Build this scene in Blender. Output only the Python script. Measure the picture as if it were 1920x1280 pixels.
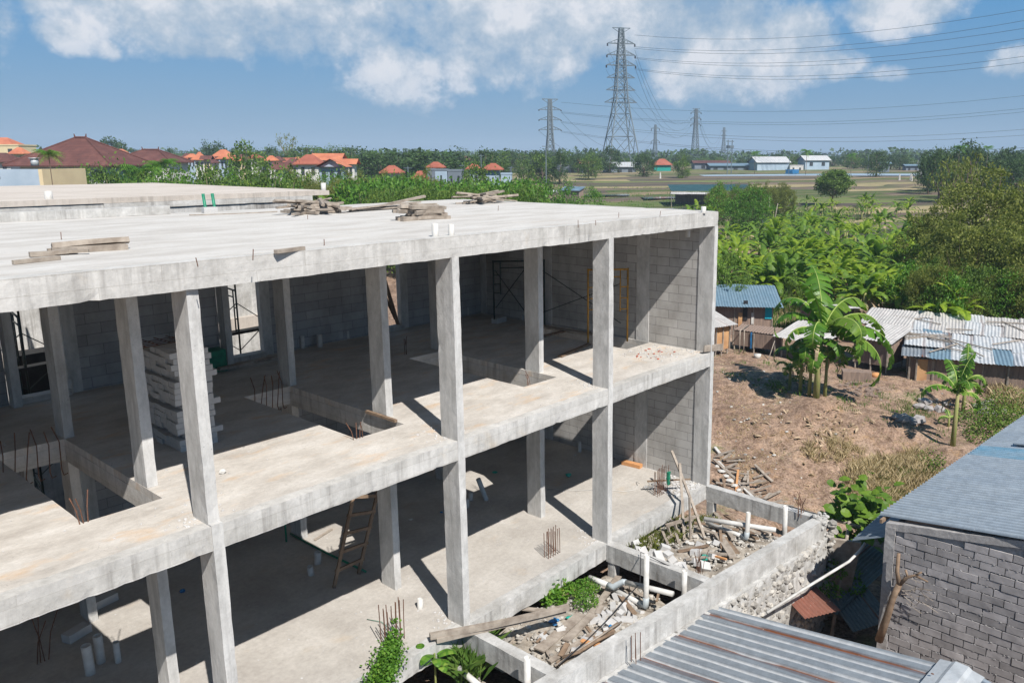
import bpy, math, random
from math import sin, cos, pi, radians, sqrt, atan2, hypot, exp
from mathutils import Vector, Matrix, noise
for o in list(bpy.data.objects): bpy.data.objects.remove(o)
S = bpy.context.scene
COL = S.collection
# ---------------------------------------------------------------- camera
CAM = Vector((-4.201, -10.036, 8.24)); YAW = radians(39.778); PIT = radians(-11.294); F = 1506.0; PX, PY = 1097.8, 598.6
FW = Vector((cos(YAW)*cos(PIT), sin(YAW)*cos(PIT), sin(PIT)))
RT = Vector((sin(YAW), -cos(YAW), 0)); UP = RT.cross(FW)
cam = bpy.data.cameras.new('camera'); co = bpy.data.objects.new('camera', cam); COL.objects.link(co)
co.matrix_world = Matrix(((RT.x, UP.x, -FW.x, CAM.x), (RT.y, UP.y, -FW.y, CAM.y), (RT.z, UP.z, -FW.z, CAM.z), (0, 0, 0, 1)))
cam.sensor_width = 36; cam.lens = 36*F/1920
cam.shift_x = -(PX-960)/1920; cam.shift_y = (PY-640)/1920
cam.clip_start = 0.1; cam.clip_end = 20000
S.camera = co
S.render.resolution_x = 1024; S.render.resolution_y = 682
S.view_settings.view_transform = 'Standard'; S.view_settings.look = 'None'; S.view_settings.gamma = 1
S.view_settings.exposure = EXPOSURE = 0.53
# ---------------------------------------------------------------- sky and sun
SUND = Vector((0.96, 2.57, -3.146)).normalized()
SUN_EL = math.asin(-SUND.z)
w = bpy.data.worlds.new('World'); S.world = w; w.use_nodes = True
nt = w.node_tree; nt.nodes.clear()
def N(t, ty, **k):
    n = t.nodes.new(ty)
    for a, b in k.items(): setattr(n, a, b)
    return n
out = N(nt, 'ShaderNodeOutputWorld'); bg = N(nt, 'ShaderNodeBackground')
sky = N(nt, 'ShaderNodeTexSky', sky_type='NISHITA', sun_disc=False, sun_elevation=SUN_EL, sun_rotation=atan2(-SUND.x, -SUND.y), altitude=50)
sky.air_density = 1.0; sky.dust_density = 0.6; sky.ozone_density = 2.2
bg.inputs['Strength'].default_value = 0.10
def mth(t, op, a, b=None, c=None, clamp=False):
    n = N(t, 'ShaderNodeMath', operation=op, use_clamp=clamp)
    for i, v in enumerate((a, b, c)):
        if v is None: continue
        if isinstance(v, (int, float)): n.inputs[i].default_value = v
        else: t.links.new(v, n.inputs[i])
    return n.outputs[0]
def mixc(t, f, a, b, mode='MIX'):
    n = N(t, 'ShaderNodeMix', data_type='RGBA', blend_type=mode)
    for s, v in ((n.inputs[0], f), (n.inputs[6], a), (n.inputs[7], b)):
        if isinstance(v, (int, float)): s.default_value = v
        elif isinstance(v, tuple): s.default_value = (v+(1,))[:4]
        else: t.links.new(v, s)
    return n.outputs[2]
def ramp(t, f, stops, interp='LINEAR'):
    n = N(t, 'ShaderNodeValToRGB'); cr = n.color_ramp; cr.interpolation = interp
    while len(cr.elements) < len(stops): cr.elements.new(0.5)
    for e, (p, c) in zip(cr.elements, stops):
        e.position = p; e.color = (c+(1,))[:4] if isinstance(c, tuple) else (c, c, c, 1)
    if f is not None: t.links.new(f, n.inputs[0])
    return n.outputs[0]
def px_dir(x, y): return (FW + RT*((x-PX)/F) - UP*((y-PY)/F)).normalized()
# clouds: soft masses in fixed compass directions, broken up by noise
geo = N(nt, 'ShaderNodeTexCoord').outputs['Generated']
nz = N(nt, 'ShaderNodeTexNoise'); nz.inputs['Scale'].default_value = 7; nz.inputs['Detail'].default_value = 9; nz.inputs['Roughness'].default_value = 0.6
mp = N(nt, 'ShaderNodeMapping'); mp.inputs['Scale'].default_value = (1, 1, 1.15); nt.links.new(geo, mp.inputs[0]); nt.links.new(mp.outputs[0], nz.inputs['Vector'])
nz2 = N(nt, 'ShaderNodeTexNoise'); nz2.inputs['Scale'].default_value = 13; nz2.inputs['Detail'].default_value = 8; nz2.inputs['Roughness'].default_value = 0.65
nt.links.new(mp.outputs[0], nz2.inputs['Vector'])
CLOUDS = [  # photo direction of each cloud mass, horizontal and vertical angular size, weight
 (330, 30, .19, .045, .9), (560, 20, .15, .07, 1.0), (680, 60, .10, .05, .7), (900, 60, .20, .085, .95), (1180, 30, .16, .07, 1.15), (1330, 60, .10, .09, 1.1),
 (900, 120, .13, .05, .8), (1010, 150, .09, .03, .6), (380, 95, .085, .022, .85), (130, 70, .045, .024, .8), (10, 40, .03, .04, .6), (200, 100, .02, .015, .6),
 (1490, 80, .055, .045, .95), (1540, 130, .05, .025, .7), (1680, 25, .075, .03, 1.0), (1900, 130, .03, .022, .7), (1280, 110, .07, .045, .6),
 (600, 140, .12, .02, .35), (1650, 150, .05, .015, .3), (2300, 60, .15, .06, .6), (-400, 60, .15, .06, .6)]
acc = None
for (x, y, sx, sy, wt) in CLOUDS:
    y -= 12
    d = px_dir(x, y); az = atan2(d.y, d.x); el = math.asin(d.z)
    h1 = Vector((-sin(az), cos(az), 0)); h2 = Vector((-cos(az)*sin(el), -sin(az)*sin(el), cos(el)))
    def dot(v, s):
        n = N(nt, 'ShaderNodeVectorMath', operation='DOT_PRODUCT'); nt.links.new(geo, n.inputs[0]); n.inputs[1].default_value = tuple(v/s); return n.outputs['Value']
    a = dot(h1, sx); b = mth(nt, 'SUBTRACT', dot(h2, sy), 0.0)
    fr = mth(nt, 'GREATER_THAN', dot(d, 1), 0)
    r2 = mth(nt, 'ADD', mth(nt, 'MULTIPLY', a, a), mth(nt, 'MULTIPLY', b, b))
    g = mth(nt, 'MULTIPLY', mth(nt, 'EXPONENT', mth(nt, 'MULTIPLY', r2, -0.9)), mth(nt, 'MULTIPLY', fr, wt))
    acc = g if acc is None else mth(nt, 'MAXIMUM', acc, g)
n1 = mth(nt, 'MULTIPLY', mth(nt, 'SUBTRACT', nz.outputs[0], 0.5), 2.1)
n2 = mth(nt, 'MULTIPLY', mth(nt, 'SUBTRACT', nz2.outputs[0], 0.5), 0.7)
nzk = ramp(nt, acc, [(0.0, 0.25), (0.35, 1.0)])
cm = mth(nt, 'ADD', acc, mth(nt, 'MULTIPLY', mth(nt, 'ADD', n1, n2), nzk))
# mostly overcast overhead and behind the camera too, faint wisps elsewhere
mask = ramp(nt, cm, [(0.36, 0.0), (0.48, 0.30), (0.60, 0.72), (0.85, 0.95)])
shade = mth(nt, 'ADD', mth(nt, 'MULTIPLY', nz2.outputs[0], 0.5), mth(nt, 'MULTIPLY', nz.outputs[0], 0.5))
ccol = ramp(nt, shade, [(0.42, (2.1, 3.0, 4.1)), (0.50, (3.5, 4.1, 4.8)), (0.57, (5.6, 5.7, 6.0))])
sep = N(nt, 'ShaderNodeSeparateXYZ'); nt.links.new(geo, sep.inputs[0])
tint = ramp(nt, sep.outputs['Z'], [(0.0, (1.15, 2.25, 3.6)), (0.05, (0.95, 2.05, 3.5)), (0.12, (0.65, 1.95, 3.7)), (0.22, (0.25, 1.95, 4.3)), (0.45, (0.35, 1.3, 2.7)), (0.9, (0.4, 1.1, 2.0))])
skyc = mixc(nt, 0.88, sky.outputs[0], tint)
nt.links.new(mixc(nt, mask, skyc, ccol), bg.inputs[0]); nt.links.new(bg.outputs[0], out.inputs[0])
sl = bpy.data.lights.new('sun', 'SUN'); sl.energy = 4.9; sl.angle = radians(0.5); sl.color = (1.0, 0.948, 0.885)
so = bpy.data.objects.new('sun', sl); COL.objects.link(so); so.rotation_euler = SUND.to_track_quat('-Z', 'Y').to_euler()

# ---------------------------------------------------------------- point finders (a pixel of the photograph to a place in the world)
def ray(x, y): return FW + RT*((x-PX)/F) - UP*((y-PY)/F)
def at(x, y, D): return CAM + ray(x, y)*D
def atz(x, y, z): d = ray(x, y); return CAM + d*((z-CAM.z)/d.z)
def aty(x, y, v): d = ray(x, y); return CAM + d*((v-CAM.y)/d.y)
def atx(x, y, v): d = ray(x, y); return CAM + d*((v-CAM.x)/d.x)
RN = random.Random(7)
U = lambda a, b: RN.uniform(a, b)

# ---------------------------------------------------------------- mesh builder
class MB:
    def __init__(s): s.v = []; s.f = []; s.mi = []
    def add(s, vs, fs, mi=0):
        b = len(s.v); s.v += [tuple(v) for v in vs]; s.f += [tuple(i+b for i in f) for f in fs]; s.mi += [mi]*len(fs)
    def box(s, x0, x1, y0, y1, z0, z1, mi=0):
        s.add([(x0,y0,z0),(x1,y0,z0),(x1,y1,z0),(x0,y1,z0),(x0,y0,z1),(x1,y0,z1),(x1,y1,z1),(x0,y1,z1)],
              [(0,3,2,1),(4,5,6,7),(0,1,5,4),(1,2,6,5),(2,3,7,6),(3,0,4,7)], mi)
    def obox(s, c, ax, ay, az, mi=0):   # centre and three half-axes
        c = Vector(c); p = []
        for k in (-1, 1):
            for i, j in ((-1,-1),(1,-1),(1,1),(-1,1)): p.append(c+ax*i+ay*j+az*k)
        s.add(p, [(0,3,2,1),(4,5,6,7),(0,1,5,4),(1,2,6,5),(2,3,7,6),(3,0,4,7)], mi)
    def bar(s, p0, p1, w, h, roll=0, mi=0):
        p0 = Vector(p0); p1 = Vector(p1); d = (p1-p0); L = d.length; d = d/L
        up = Vector((0,0,1)) if abs(d.z) < 0.95 else Vector((1,0,0))
        a = d.cross(up).normalized(); b = a.cross(d)
        if roll: a, b = a*cos(roll)+b*sin(roll), b*cos(roll)-a*sin(roll)
        s.obox((p0+p1)/2, a*w/2, b*h/2, d*L/2, mi)
    def tube(s, pts, r, n=8, cap=True, mi=0, r1=None):
        pts = [Vector(p) for p in pts]; m = len(pts); vs = []; fs = []
        ref = None
        for i, p in enumerate(pts):
            d = (pts[min(i+1, m-1)]-pts[max(i-1, 0)]).normalized()
            if ref is None: ref = Vector((0,0,1)) if abs(d.z) < 0.9 else Vector((1,0,0))
            a = d.cross(ref).normalized(); b = a.cross(d).normalized(); ref = b
            rr = r if r1 is None else r+(r1-r)*i/(m-1)
            for k in range(n):
                t = 2*pi*k/n; vs.append(p+(a*cos(t)+b*sin(t))*rr)
        for i in range(m-1):
            for k in range(n):
                fs.append((i*n+k, i*n+(k+1)%n, (i+1)*n+(k+1)%n, (i+1)*n+k))
        if cap: fs.append(tuple(range(n))[::-1]); fs.append(tuple((m-1)*n+k for k in range(n)))
        s.add(vs, fs, mi)
    def pipe(s, p0, p1, r, n=14, wall=0.008, mi=0):   # open-ended hollow pipe
        p0 = Vector(p0); p1 = Vector(p1); d = (p1-p0).normalized()
        ref = Vector((0,0,1)) if abs(d.z) < 0.9 else Vector((1,0,0)); a = d.cross(ref).normalized(); b = a.cross(d)
        vs = []
        for (p, rr) in ((p0, r), (p1, r), (p1, r-wall), (p1-d*min(0.12, (p1-p0).length*.6), r-wall)):
            for k in range(n): t = 2*pi*k/n; vs.append(p+(a*cos(t)+b*sin(t))*rr)
        fs = [(i*n+k, i*n+(k+1)%n, (i+1)*n+(k+1)%n, (i+1)*n+k) for i in range(3) for k in range(n)]
        fs.append(tuple(3*n+k for k in range(n)))
        s.add(vs, fs, mi)
    def lat(s, x0, x1, y0, y1, z0, z1, st=0.3, jit=0.006, mi=0, fr=2.5):  # box whose surface is a fine lattice with slightly uneven faces and chipped arrises
        n = [max(1, int(round(L/st))) for L in (x1-x0, y1-y0, z1-z0)]
        n = [min(k, 270) for k in n]; ids = {}; vs = []; fs = []
        def vid(i, j, k):
            key = (i, j, k)
            if key not in ids:
                p = Vector((x0+(x1-x0)*i/n[0], y0+(y1-y0)*j/n[1], z0+(z1-z0)*k/n[2]))
                ed = (i in (0, n[0]))+(j in (0, n[1]))+(k in (0, n[2]))
                q = noise.noise_vector(p*fr)*jit*.35+noise.noise_vector(p*9.3)*jit*.3+noise.noise_vector(p*.8)*jit*.6
                if ed >= 2:
                    m = max(0, noise.noise(p*7.1+Vector((9, 3, 1)))-.15)*jit*1.5
                    c = Vector(((x0+x1)/2, (y0+y1)/2, (z0+z1)/2)); dd = c-p
                    q += Vector((math.copysign(m, dd.x) if i in (0, n[0]) else 0, math.copysign(m, dd.y) if j in (0, n[1]) else 0, math.copysign(m, dd.z) if k in (0, n[2]) else 0))
                ids[key] = len(vs); vs.append(p+q)
            return ids[key]
        for i in range(n[0]):
            for j in range(n[1]):
                fs.append((vid(i,j,0), vid(i,j+1,0), vid(i+1,j+1,0), vid(i+1,j,0))); fs.append((vid(i,j,n[2]), vid(i+1,j,n[2]), vid(i+1,j+1,n[2]), vid(i,j+1,n[2])))
        for i in range(n[0]):
            for k in range(n[2]):
                fs.append((vid(i,0,k), vid(i+1,0,k), vid(i+1,0,k+1), vid(i,0,k+1))); fs.append((vid(i,n[1],k), vid(i,n[1],k+1), vid(i+1,n[1],k+1), vid(i+1,n[1],k)))
        for j in range(n[1]):
            for k in range(n[2]):
                fs.append((vid(0,j,k), vid(0,j,k+1), vid(0,j+1,k+1), vid(0,j+1,k))); fs.append((vid(n[0],j,k), vid(n[0],j+1,k), vid(n[0],j+1,k+1), vid(n[0],j,k+1)))
        s.add(vs, fs, mi)
    def rock(s, c, r, rn, flat=0.7, mi=0):
        t = (1+5**.5)/2
        vs = [Vector(v).normalized() for v in ((-1,t,0),(1,t,0),(-1,-t,0),(1,-t,0),(0,-1,t),(0,1,t),(0,-1,-t),(0,1,-t),(t,0,-1),(t,0,1),(-t,0,-1),(-t,0,1))]
        fs = [(0,11,5),(0,5,1),(0,1,7),(0,7,10),(0,10,11),(1,5,9),(5,11,4),(11,10,2),(10,7,6),(7,1,8),(3,9,4),(3,4,2),(3,2,6),(3,6,8),(3,8,9),(4,9,5),(2,4,11),(6,2,10),(8,6,7),(9,8,1)]
        q = Vector((rn.random(), rn.random(), rn.random(), ))*pi*2
        R = Matrix.Rotation(q.x, 3, 'X') @ Matrix.Rotation(q.y, 3, 'Z')
        sc = Vector((rn.uniform(.8, 1.25), rn.uniform(.7, 1.1), flat*rn.uniform(.7, 1.1)))
        R2 = Matrix.Rotation(q.z, 3, 'Z')
        s.add([Vector(c)+R2 @ Vector([a*b for a, b in zip(R @ (v*(1+rn.uniform(-.18, .18))), sc)])*r for v in vs], fs, mi)
    def build(s, name, mats, parent=None, smooth=False, loc=None):
        me = bpy.data.meshes.new(name); me.from_pydata(s.v, [], s.f)
        for m in (mats if isinstance(mats, (list, tuple)) else [mats]): me.materials.append(m)
        if any(s.mi): me.polygons.foreach_set('material_index', s.mi)
        if smooth: me.polygons.foreach_set('use_smooth', [True]*len(me.polygons))
        me.update()
        return link(name, me, parent, loc)
def link(name, me, parent=None, loc=None):
    o = bpy.data.objects.new(name, me); COL.objects.link(o)
    if parent is not None: o.parent = parent
    if loc is not None: o.location = loc
    return o
def tag(o, label=None, cat=None, group=None, kind=None):
    if label: o['label'] = label
    if cat: o['category'] = cat
    if group: o['group'] = group
    if kind: o['kind'] = kind
    return o
def thing(name, label, cat, loc=(0, 0, 0), rz=0, group=None):
    o = bpy.data.objects.new(name, None); COL.objects.link(o); o.location = loc; o.rotation_euler = (0, 0, rz); o.empty_display_size = .2
    return tag(o, label, cat, group)
KIDS = {}
def dup(root, loc, rz=0, sc=1, label=None, group=None):
    r = root.copy(); COL.objects.link(r); r.location = loc; r.rotation_euler = (0, 0, rz); r.scale = (sc, sc, sc) if isinstance(sc, (int, float)) else sc
    if label: r['label'] = label
    if group: r['group'] = group
    for ch in KIDS[root.name]:
        c = ch.copy(); COL.objects.link(c); c.parent = r
    return r

# ---------------------------------------------------------------- materials
def base_mat(name, rough=0.85, spec=0.3, metal=0.0):
    m = bpy.data.materials.new(name); m.use_nodes = True; t = m.node_tree; b = t.nodes['Principled BSDF']
    b.inputs['Roughness'].default_value = rough; b.inputs['Metallic'].default_value = metal
    b.inputs['Specular IOR Level'].default_value = spec
    return m, t, b
def coord(t, scale=(1, 1, 1), kind='Object', rot=(0, 0, 0)):
    c = N(t, 'ShaderNodeTexCoord').outputs[kind]; m = N(t, 'ShaderNodeMapping'); m.inputs['Scale'].default_value = scale; m.inputs['Rotation'].default_value = rot
    t.links.new(c, m.inputs[0]); return m.outputs[0]
def noi(t, vec, scale, detail=5, rough=0.55):
    n = N(t, 'ShaderNodeTexNoise'); n.inputs['Scale'].default_value = scale; n.inputs['Detail'].default_value = detail; n.inputs['Roughness'].default_value = rough
    t.links.new(vec, n.inputs['Vector']); return n.outputs[0]
def bump(t, b, h, dist=0.01, strength=0.6):
    n = N(t, 'ShaderNodeBump'); n.inputs['Distance'].default_value = dist; n.inputs['Strength'].default_value = strength
    t.links.new(h, n.inputs['Height']); t.links.new(n.outputs[0], b.inputs['Normal'])
def mul(c, k): return tuple(a*k for a in c)
def concrete(name, ca, cb, cc=None, stain=None, sscale=0.9, sthr=0.60, streak=0.0, scale=1.6, bd=0.012, stretch=(1, 1, 1), speck=0.25, streakcol=(0.16, 0.15, 0.14), form=0, panel=0):
    m, t, b = base_mat(name, 0.95, 0.05)
    v = coord(t, stretch)
    f = noi(t, v, scale, 8, 0.62)
    col = ramp(t, f, [(0.32, ca), (0.52, cb), (0.70, cc or cb)])
    f2 = noi(t, v, 11, 6, 0.7)
    col = mixc(t, speck, col, ramp(t, f2, [(0.35, 0.45), (0.65, 1.0)]), 'MULTIPLY')
    if stain:
        f3 = noi(t, coord(t, tuple(a*b_ for a, b_ in zip(stretch, (1, 1.3, 1)))), sscale, 7, 0.6)
        col = mixc(t, ramp(t, f3, [(sthr, 0.0), (sthr+.15, 0.55)]), col, stain)
        f4 = noi(t, coord(t, (2.2, 6, 2)), 1.3, 7, 0.7)   # dark grimy smudges
        col = mixc(t, ramp(t, f4, [(0.60, 0.0), (0.74, 0.45)]), col, mul(ca, 0.55))
    if streak:
        fs = noi(t, coord(t, (7, 7, 0.35)), 1.0, 6, 0.65); fm = noi(t, v, 0.7, 4, 0.5)
        k = mth(t, 'MULTIPLY', ramp(t, fs, [(0.50, 0.0), (0.68, 1.0)]), ramp(t, fm, [(0.42, 0.15), (0.6, 1.0)]))
        nrm = N(t, 'ShaderNodeNewGeometry').outputs['Normal']; sp = N(t, 'ShaderNodeSeparateXYZ'); t.links.new(nrm, sp.inputs[0])
        vert = mth(t, 'SUBTRACT', 1.0, mth(t, 'ABSOLUTE', sp.outputs['Z']))
        k = mth(t, 'MULTIPLY', mth(t, 'MULTIPLY', k, vert), streak)
        col = mixc(t, k, col, streakcol)
        fl = noi(t, coord(t, (5, 5, 0.3), rot=(0, 0, 1)), 1.0, 5, 0.6)
        col = mixc(t, mth(t, 'MULTIPLY', mth(t, 'MULTIPLY', ramp(t, fl, [(0.55, 0.0), (0.7, 1.0)]), vert), streak*0.7), col, (0.62, 0.61, 0.58))
    if form:   # marks left by the boards of the formwork
        wv = N(t, 'ShaderNodeTexWave', wave_type='BANDS', bands_direction='Z'); wv.inputs['Scale'].default_value = form; wv.inputs['Distortion'].default_value = 1.2; wv.inputs['Detail'].default_value = 2
        t.links.new(v, wv.inputs['Vector'])
        col = mixc(t, 0.5, col, ramp(t, wv.outputs[0], [(0.0, 0.72), (0.06, 1.0)]), 'MULTIPLY')
    if streak:   # honeycombing and air holes
        pv = noi(t, coord(t), 34, 3, 0.8); pm = noi(t, coord(t), 1.9, 4, 0.6)
        col = mixc(t, mth(t, 'MULTIPLY', ramp(t, pv, [(0.62, 0.0), (0.68, 0.8)]), ramp(t, pm, [(0.45, 0.1), (0.62, 1.0)])), col, mul(ca, 0.4))
    if panel:    # joints and tone changes between formwork boards
        sx = N(t, 'ShaderNodeSeparateXYZ'); t.links.new(coord(t), sx.inputs[0]); cx = N(t, 'ShaderNodeCombineXYZ')
        t.links.new(mth(t, 'ADD', mth(t, 'ADD', sx.outputs['X'], sx.outputs['Y']), 40), cx.inputs[0]); t.links.new(mth(t, 'ADD', sx.outputs['Z'], 40.13), cx.inputs[1])
        br = N(t, 'ShaderNodeTexBrick'); br.offset = 0.37; br.inputs['Scale'].default_value = 1; br.inputs['Brick Width'].default_value = 1.9; br.inputs['Row Height'].default_value = 0.19; br.inputs['Mortar Size'].default_value = 0.004
        br.inputs['Color1'].default_value = (0.84, 0.835, 0.82, 1); br.inputs['Color2'].default_value = (1.04, 1.04, 1.04, 1); br.inputs['Mortar'].default_value = (0.66, 0.64, 0.6, 1); br.inputs['Mortar Smooth'].default_value = 0.5; t.links.new(cx.outputs[0], br.inputs['Vector'])
        col = mixc(t, 0.75, col, br.outputs['Color'], 'MULTIPLY')
    t.links.new(col, b.inputs['Base Color'])
    h = mth(t, 'ADD', mth(t, 'MULTIPLY', noi(t, v, 28, 6, 0.7), 0.5), noi(t, v, 5, 6, 0.6))
    bump(t, b, h, bd, 0.6)
    return m
def simple(name, c, c2=None, rough=0.8, scale=4, spec=0.3, metal=0, bd=0, island=0, stretch=(1, 1, 1)):
    m, t, b = base_mat(name, rough, spec, metal)
    f = noi(t, coord(t, stretch), scale, 5, 0.6)
    col = ramp(t, f, [(0.35, c), (0.65, c2 or mul(c, 0.75))])
    if island:
        r = N(t, 'ShaderNodeNewGeometry').outputs['Random Per Island']
        col = mixc(t, 1.0, col, ramp(t, r, [(0.0, 1-island), (1.0, 1.0)]), 'MULTIPLY')
    t.links.new(col, b.inputs['Base Color'])
    if bd: bump(t, b, f, bd, 0.7)
    return m
def blockwall(name, c1, c2, mortar, axis, bw=0.675, bh=0.225, ms=0.006, dirt=0.5, off=(0, 0)):
    m, t, b = base_mat(name, 0.92, 0.15)
    sp = N(t, 'ShaderNodeSeparateXYZ'); t.links.new(coord(t), sp.inputs[0]); cb = N(t, 'ShaderNodeCombineXYZ')
    t.links.new(mth(t, 'ADD', sp.outputs[axis], off[0]+50), cb.inputs[0]); t.links.new(mth(t, 'ADD', sp.outputs['Z'], off[1]+50), cb.inputs[1])
    br = N(t, 'ShaderNodeTexBrick'); br.offset = 0.43; br.inputs['Scale'].default_value = 1; br.inputs['Brick Width'].default_value = bw; br.inputs['Row Height'].default_value = bh
    br.inputs['Mortar Size'].default_value = ms; br.inputs['Mortar Smooth'].default_value = 0.2; br.inputs['Bias'].default_value = 0
    br.inputs['Color1'].default_value = c1+(1,); br.inputs['Color2'].default_value = c2+(1,); br.inputs['Mortar'].default_value = mortar+(1,)
    nv = N(t, 'ShaderNodeTexNoise'); nv.inputs['Scale'].default_value = 2; t.links.new(cb.outputs[0], nv.inputs['Vector'])
    wob = N(t, 'ShaderNodeVectorMath', operation='SCALE'); t.links.new(nv.outputs['Color'], wob.inputs[0]); wob.inputs['Scale'].default_value = 0.02
    ad = N(t, 'ShaderNodeVectorMath', operation='ADD'); t.links.new(cb.outputs[0], ad.inputs[0]); t.links.new(wob.outputs[0], ad.inputs[1]); t.links.new(ad.outputs[0], br.inputs['Vector'])
    f = noi(t, coord(t, (1, 1, 0.6)), 1.4, 7, 0.65)
    col = mixc(t, dirt, br.outputs['Color'], ramp(t, f, [(0.38, (0.50, 0.48, 0.45)), (0.58, (1, 1, 1))]), 'MULTIPLY')
    t.links.new(col, b.inputs['Base Color'])
    bump(t, b, mth(t, 'ADD', mth(t, 'MULTIPLY', br.outputs['Fac'], -1.0), mth(t, 'MULTIPLY', noi(t, coord(t), 20, 4), 0.4)), 0.008, 0.6)
    return m
def leafmat(name, c1, c2, tr=0.35, rough=0.55, c3=None, nscale=0.8):
    m, t, b = base_mat(name, rough, 0.25)
    g = N(t, 'ShaderNodeNewGeometry'); r = g.outputs['Random Per Island']
    f = noi(t, coord(t), nscale, 3, 0.6)
    k = mth(t, 'ADD', mth(t, 'MULTIPLY', r, 0.55), mth(t, 'MULTIPLY', f, 0.6))
    st = [(0.2, c1), (0.75, c2)]
    if c3: st.append((0.97, c3))
    col = ramp(t, k, st)
    t.links.new(col, b.inputs['Base Color'])
    tb = N(t, 'ShaderNodeBsdfTranslucent'); t.links.new(mixc(t, 1.0, col, (1.0, 1.15, 0.5), 'MULTIPLY'), tb.inputs[0])
    mx = N(t, 'ShaderNodeMixShader'); mx.inputs[0].default_value = tr
    t.links.new(b.outputs[0], mx.inputs[1]); t.links.new(tb.outputs[0], mx.inputs[2])
    t.links.new(mx.outputs[0], t.nodes['Material Output'].inputs[0])
    return m
M = {}
M['roof'] = concrete('roof_concrete', (0.43, 0.405, 0.375), (0.515, 0.495, 0.465), (0.57, 0.555, 0.53), stain=(0.44, 0.375, 0.32), sscale=0.45, sthr=0.60, stretch=(1, 3.2, 1), scale=0.7, speck=0.2, streak=0.55)
M['floor'] = concrete('floor_concrete', (0.42, 0.39, 0.355), (0.52, 0.49, 0.45), (0.60, 0.575, 0.54), stain=(0.52, 0.35, 0.20), sscale=1.2, sthr=0.56, stretch=(1, 1.8, 1), scale=1.1, speck=0.3, streak=0.75)
M['ground'] = concrete('ground_slab_concrete', (0.37, 0.345, 0.315), (0.45, 0.425, 0.39), (0.52, 0.495, 0.46), stain=(0.43, 0.33, 0.22), sscale=0.8, sthr=0.60, scale=0.9, speck=0.3, streak=0.6)
M['column'] = concrete('column_concrete', (0.40, 0.395, 0.38), (0.52, 0.515, 0.50), (0.60, 0.595, 0.58), stretch=(1.5, 1.5, 0.7), scale=2.2, speck=0.3, streak=0.7, streakcol=(0.30, 0.29, 0.28), bd=0.015)
M['beam'] = concrete('beam_concrete', (0.40, 0.39, 0.37), (0.51, 0.50, 0.48), (0.58, 0.57, 0.55), stain=(0.47, 0.38, 0.27), sscale=1.1, sthr=0.60, scale=1.5, streak=0.6, panel=1, speck=0.3, bd=0.015)
M['oldconc'] = concrete('weathered_concrete', (0.34, 0.33, 0.31), (0.46, 0.455, 0.44), (0.58, 0.575, 0.56), stain=(0.16, 0.15, 0.14), sscale=1.3, sthr=0.63, scale=2, streak=0.8, speck=0.35, bd=0.02)
M['tanconc'] = concrete('beige_roof_concrete', (0.43, 0.385, 0.34), (0.51, 0.46, 0.41), (0.55, 0.50, 0.455), stretch=(1, 2.5, 1), scale=0.6, speck=0.15, streak=0.5)
M['blockX'] = blockwall('grey_block_back', (0.33, 0.33, 0.335), (0.40, 0.40, 0.405), (0.20, 0.20, 0.20), 'X')
M['blockY'] = blockwall('grey_block_side', (0.40, 0.39, 0.375), (0.47, 0.46, 0.44), (0.20, 0.195, 0.19), 'Y')
M['aac'] = simple('aerated_block', (0.52, 0.515, 0.505), (0.43, 0.425, 0.42), 0.95, 3, 0.1, island=0.12, bd=0.006)
M['wood'] = simple('weathered_timber', (0.40, 0.35, 0.295), (0.24, 0.20, 0.165), 0.9, 5, 0.15, stretch=(1, 1, 1), bd=0.004, island=0.25)
M['wood2'] = simple('brown_timber', (0.30, 0.215, 0.15), (0.17, 0.12, 0.085), 0.9, 5, 0.15, bd=0.004, island=0.3)
M['woodorange'] = simple('fresh_orange_timber', (0.60, 0.30, 0.13), (0.50, 0.26, 0.12), 0.85, 6, 0.15, island=0.2)
M['rust'] = simple('rusty_steel', (0.16, 0.075, 0.045), (0.09, 0.05, 0.035), 0.85, 14, 0.3)
M['pvc'] = simple('white_pvc', (0.58, 0.575, 0.55), (0.40, 0.385, 0.36), 0.55, 3, 0.3)
M['pvcg'] = simple('grey_pvc', (0.42, 0.46, 0.48), (0.33, 0.37, 0.39), 0.5, 6, 0.4)
M['dkpaint'] = simple('dark_green_scaffold_paint', (0.02, 0.055, 0.05), (0.035, 0.03, 0.03), 0.5, 6, 0.4)
M['green'] = simple('green_paint', (0.01, 0.22, 0.12), (0.01, 0.13, 0.08), 0.5, 6, 0.4)
M['yellow'] = simple('ochre_scaffold_paint', (0.52, 0.27, 0.03), (0.30, 0.16, 0.04), 0.6, 9, 0.3)
M['black'] = simple('black_plastic', (0.015, 0.015, 0.018), (0.03, 0.03, 0.032), 0.5, 6, 0.4)
M['blue'] = simple('blue_plastic', (0.02, 0.19, 0.42), (0.03, 0.12, 0.28), 0.45, 6, 0.4)
M['teal'] = simple('teal_plastic', (0.02, 0.36, 0.28), (0.02, 0.22, 0.18), 0.45, 6, 0.4)
M['whitecl'] = simple('white_cloth', (0.56, 0.55, 0.52), (0.42, 0.41, 0.39), 0.9, 3, 0.1)
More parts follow.
